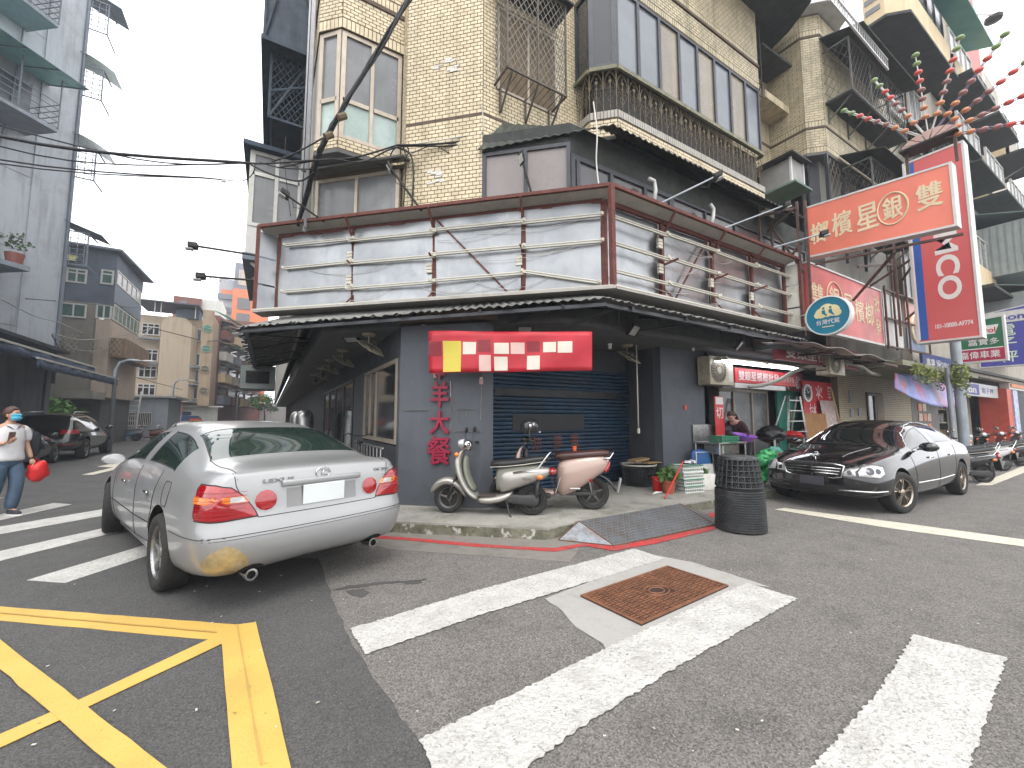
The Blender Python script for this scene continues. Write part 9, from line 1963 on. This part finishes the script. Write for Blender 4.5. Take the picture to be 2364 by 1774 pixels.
# thick twisted bundle: from high over the street down to the wall bracket and on to the pipes
t = thing('cable_bundle', 'thick twisted bundle of black cables slanting down in front of the brick corner', 'cable bundle', (1, 6.4, 6.5)); rr = random.Random(2)
ctl = [(1150, -60, 6.0), (1070, 0, 6.0), (900, 290, 6.15), (700, 620, 6.3), (560, 860, 6.5), (470, 1030, 6.7), (420, 1180, 7.0), (380, 1330, 7.3), (320, 1540, 7.6)]
for k in range(9):
 ph = rr.random()*6; am = .028; P_ = []
 for i, (x, y, Y) in enumerate(ctl):
  p = o3(x, y, Y); a = ph+i*1.3; P_.append(p+Vector((math.cos(a)*am, math.sin(a)*am, math.sin(a*1.7)*am*.5)))
 out = []
 for i in range(len(P_)-1):
  for q in range(5): out.append(P_[i].lerp(P_[i+1], q/5)+Vector((math.sin(q*2+k), 0, math.cos(q*2+k)))*.006)
 out.append(P_[-1]); B().tube(out, rr.choice((.012, .016, .02)), 6).out('strand', CAB, t, True, ab=True)
for (x, y, Y) in ((620, 800, 6.38), (530, 930, 6.55)): p = o3(x, y, Y); b = B(); b.tube([p+Vector((-.05, 0, -.04)), p+Vector((.05, 0, .04))], .055, 8); b.out('binding', mat('brown_tape', (.12, .09, .05), .8), t, ab=True)
# horizontal cables to the left across the street
W0 = o3(0, 1120, 7.6);
cable('upper thick cable crossing the sky on the left', [(-14, 10.5, 8.6), (-6, 8.8, 6.2), (-3.3, 8.1, 5.35), W0], .022); cable('thin cable sagging just under the thick upper cable', [(-14, 10.5, 8.4), (-6, 8.8, 6.1), (-3.0, 8.1, 5.2), W0], .01); cable('second thin cable beside the thick upper cable on the left', [(-14, 10.6, 8.5), (-6, 8.8, 6.16), (-2.2, 7.9, 5.38), W0], .01)
L2 = PY(520, 416, 7.8); cable('lower pair cable, upper strand, crossing the left sky', [(-14, 9.5, 7.2), (-5, 8.3, 5.1), L2], .011); cable('lower pair cable, bottom strand, crossing the left sky', [(-14, 9.5, 7.05), (-5, 8.3, 5.02), L2], .009); cable('looped cable end linking the lower pair to the building', [L2, PY(560, 418, 7.8), PY(583, 402, 7.7), PY(588, 380, 7.6), W0], .007)
sp = PY(516, 417, 7.8); single('cable_clamp', 'small white clamp where the lower pair of cables ends', 'clamp', B().cbox(sp, (.06, .04, .05)), SGW)
for i, (lab, P_, r_) in enumerate((('cable from the bundle along the wall under the bay window', [(0, 1120, 7.4), (120, 1120, 7.2), (400, 1100, 6.75), (700, 1080, 6.66), (1000, 995, 6.4)], .014), ('cable arching over the brick pier above the billboard', [(1000, 995, 6.45), (1300, 985, 6.05), (1620, 940, 5.7)], .016), ('lower cable along the brick pier', [(180, 1150, 7.0), (520, 1090, 6.7), (760, 1110, 6.64), (1000, 1010, 6.45), (1350, 1000, 6.0), (1640, 955, 5.68)], .012),
     ('cable drooping from the bundle at the white balcony', [(0, 1130, 7.5), (150, 1200, 7.3), (330, 1240, 7.1), (430, 1180, 6.9)], .014), ('second drooping cable at the white balcony', [(60, 1110, 7.5), (200, 1150, 7.3), (420, 1160, 6.9)], .01), ('cable rising from the junction to the bundle tape', [(140, 1110, 7.4), (300, 1050, 7.1), (520, 930, 6.6)], .012),
     ('vertical cable dropping down the brick pier', [(1000, 1010, 6.45), (1090, 1060, 6.35), (1110, 1200, 6.3), (1100, 1420, 6.3)], .016), ('second vertical cable down the brick pier', [(1040, 1000, 6.42), (1060, 1120, 6.38), (1040, 1440, 6.36)], .012), ('cable loop at the edge of the brick pier', [(940, 1100, 6.6), (980, 1020, 6.5), (1060, 1000, 6.4), (1070, 1060, 6.36), (960, 1100, 6.5)], .012),
     ('wavy cable on the brick pier below the belt line', [(1100, 1050, 6.35), (1250, 1000, 6.1), (1400, 1060, 5.98), (1620, 1010, 5.72)], .008), ('fine cable hanging at the white balcony', [(235, 940, 7.6), (232, 1150, 7.6), (270, 1480, 7.6)], .006))):
 cable(lab, [o3(*p) for p in P_], r_, grp='cables on the corner wall')
cable('thin white conduit stepping across the brick pier', [o3(1580, 720, 5.62), o3(1582, 900, 5.62), o3(1500, 925, 5.78), o3(1050, 1000, 6.4)], .009, m=WIRW, cat='conduit', grp=None)
def o4(x, y, Y): return PY(1100+x/2.964, y/2.964, Y)
cable('white cable dangling from the corrugated awning', [o4(800, 700, 4.6), o4(825, 900, 4.3), o4(820, 1100, 4.3), o4(838, 1280, 4.25)], .011, m=WIRW, grp=None)
for lab, P_ in (('left white plastic pipe bending out of the dark facade', [(1180, 1225), (1215, 1240), (1225, 1300), (1215, 1385)]), ('right white plastic pipe on the dark facade', [(1600, 1400), (1622, 1430), (1620, 1480), (1608, 1540)])):
 single('white_pipe', lab, 'pipe', B().tube([o4(x, y, 4.5) for x, y in P_], .035, 8), SGW, smooth=True)
# arm floodlights on top of / beside the billboard
def arm(label, base, tip, r_=.016, m=None, s=.1):
 base, tip = Vector(base), Vector(tip); t = thing('arm_floodlight', label, 'floodlight', tip, group='arm floodlights of the billboard'); B().tube([base, tip], r_, 7).out('arm', m or BLK, t, ab=True)
 d = (tip-base).normalized(); x = d.cross(Vector((0, 0, 1))).normalized(); y = Vector((0, 0, 1))
 b = B(); b.obox(tip-d*.04-x*s*.8-y*.05, d*s*1.3, x*s*1.6, y*.09); b.out('lamp_head', BLK, t, ab=True, bevel=.015)
 B().obox(tip+d*.02-x*s*.55-y*.075, d*s, x*s*1.1, y*.02).out('lens', mat('floodlight_glass', (.42, .43, .4)), t, ab=True); B().tube([tip-d*.1, tip-d*.12-y*.12, tip-d*.25-y*.05], .006, 5).out('lamp_wire', CAB, t, ab=True)
arm('floodlight on a long arm, left one standing on the billboard edge', o3(500, 1520, 7.3), o3(240, 1335, 7.2)); arm('black floodlight on an arm leaning over the brick pier', PL(973, 487, (4.1, 4.1), AD), o3(960, 1160, 6.3), .02)
arm('black floodlight before the pinkish glass panels', PL(1228, 451, (4.1, 4.1), AD), PY(1205, 368, 4.9), .018); arm('floodlight on a grey arm at the middle of the right billboard', PY(1525, 470, 4.1), PY(1652, 408, 3.6), .014, GP); arm('floodlight on a grey arm at the right end of the billboard', PY(1670, 528, 4.1), PY(1810, 475, 3.6), .014, GP); arm('floodlight on a grey arm before the betel sign', PY(1775, 575, 4.1), PY(1898, 540, 3.4), .014, GP)
arm('upper floodlight arm reaching left into the sky', PY(590, 590, 8.2), PY(450, 568, 8.2), .018); arm('lower floodlight arm reaching left into the sky', PY(590, 648, 8.2), PY(468, 638, 8.2), .018)
# street cables at left lower
for i, (lab, P_) in enumerate((('cable sagging between the tower and the beige block, upper', [PY(120, 770, 22), PY(200, 785, 28), PY(310, 770, 34), PY(350, 757, 40)]), ('cable sagging between the tower and the beige block, lower', [PY(120, 772, 22), PY(190, 810, 28), PY(290, 800, 34), PY(350, 758, 40)]), ('dark cable crossing in front of the beige blank wall', [PY(350, 757, 40), PY(420, 775, 42), PY(480, 788, 44), PY(560, 775, 30)]), ('grey cable down the grey tower to its awning', [PY(0, 690, 18), PY(80, 730, 20), PY(135, 745, 22), PY(190, 770, 26)]), ('thin cable crossing the weathered building', [PY(60, 690, 20), PY(150, 697, 26), PY(330, 712, 36)]), ('fine diagonal cable before the beige wall', [PY(120, 775, 22), PY(160, 830, 28), PY(230, 850, 34), PY(420, 900, 42)]))):
 cable(lab, P_, .03 if i == 2 else .02, m=mat('pale_cable', (.25, .25, .24), .6) if i in (0, 1, 3) else CAB, grp='cables over the left street')
cable('dark cable rising to the right edge beside the tall sign', [PY(2258, 455, 4.4), PY(2364, 385, 3.6), PY(2500, 300, 3)], .03, grp=None); cable('faint cable crossing low in the right sky', [PY(2290, 668, 8), PY(2380, 655, 8), PY(2500, 640, 8)], .01, grp=None)
hz_ = B().box((-165, -165, -1.5), (205, 205, 34)).out('veil_haze', None, None, kind='stuff')  # added volume, stands in for the lens-flare veil and lifts distant darks
hm = bpy.data.materials.new('veil_haze_air'); hm.use_nodes = True; ht = hm.node_tree; ht.nodes.clear()
hv = ht.nodes.new('ShaderNodeVolumePrincipled'); hv.inputs['Color'].default_value = (.86, .91, 1, 1); hv.inputs['Density'].default_value = .0022; hv.inputs['Anisotropy'].default_value = .2
ho = ht.nodes.new('ShaderNodeOutputMaterial'); ht.links.new(hv.outputs[0], ho.inputs['Volume']); hz_.data.materials.append(hm)
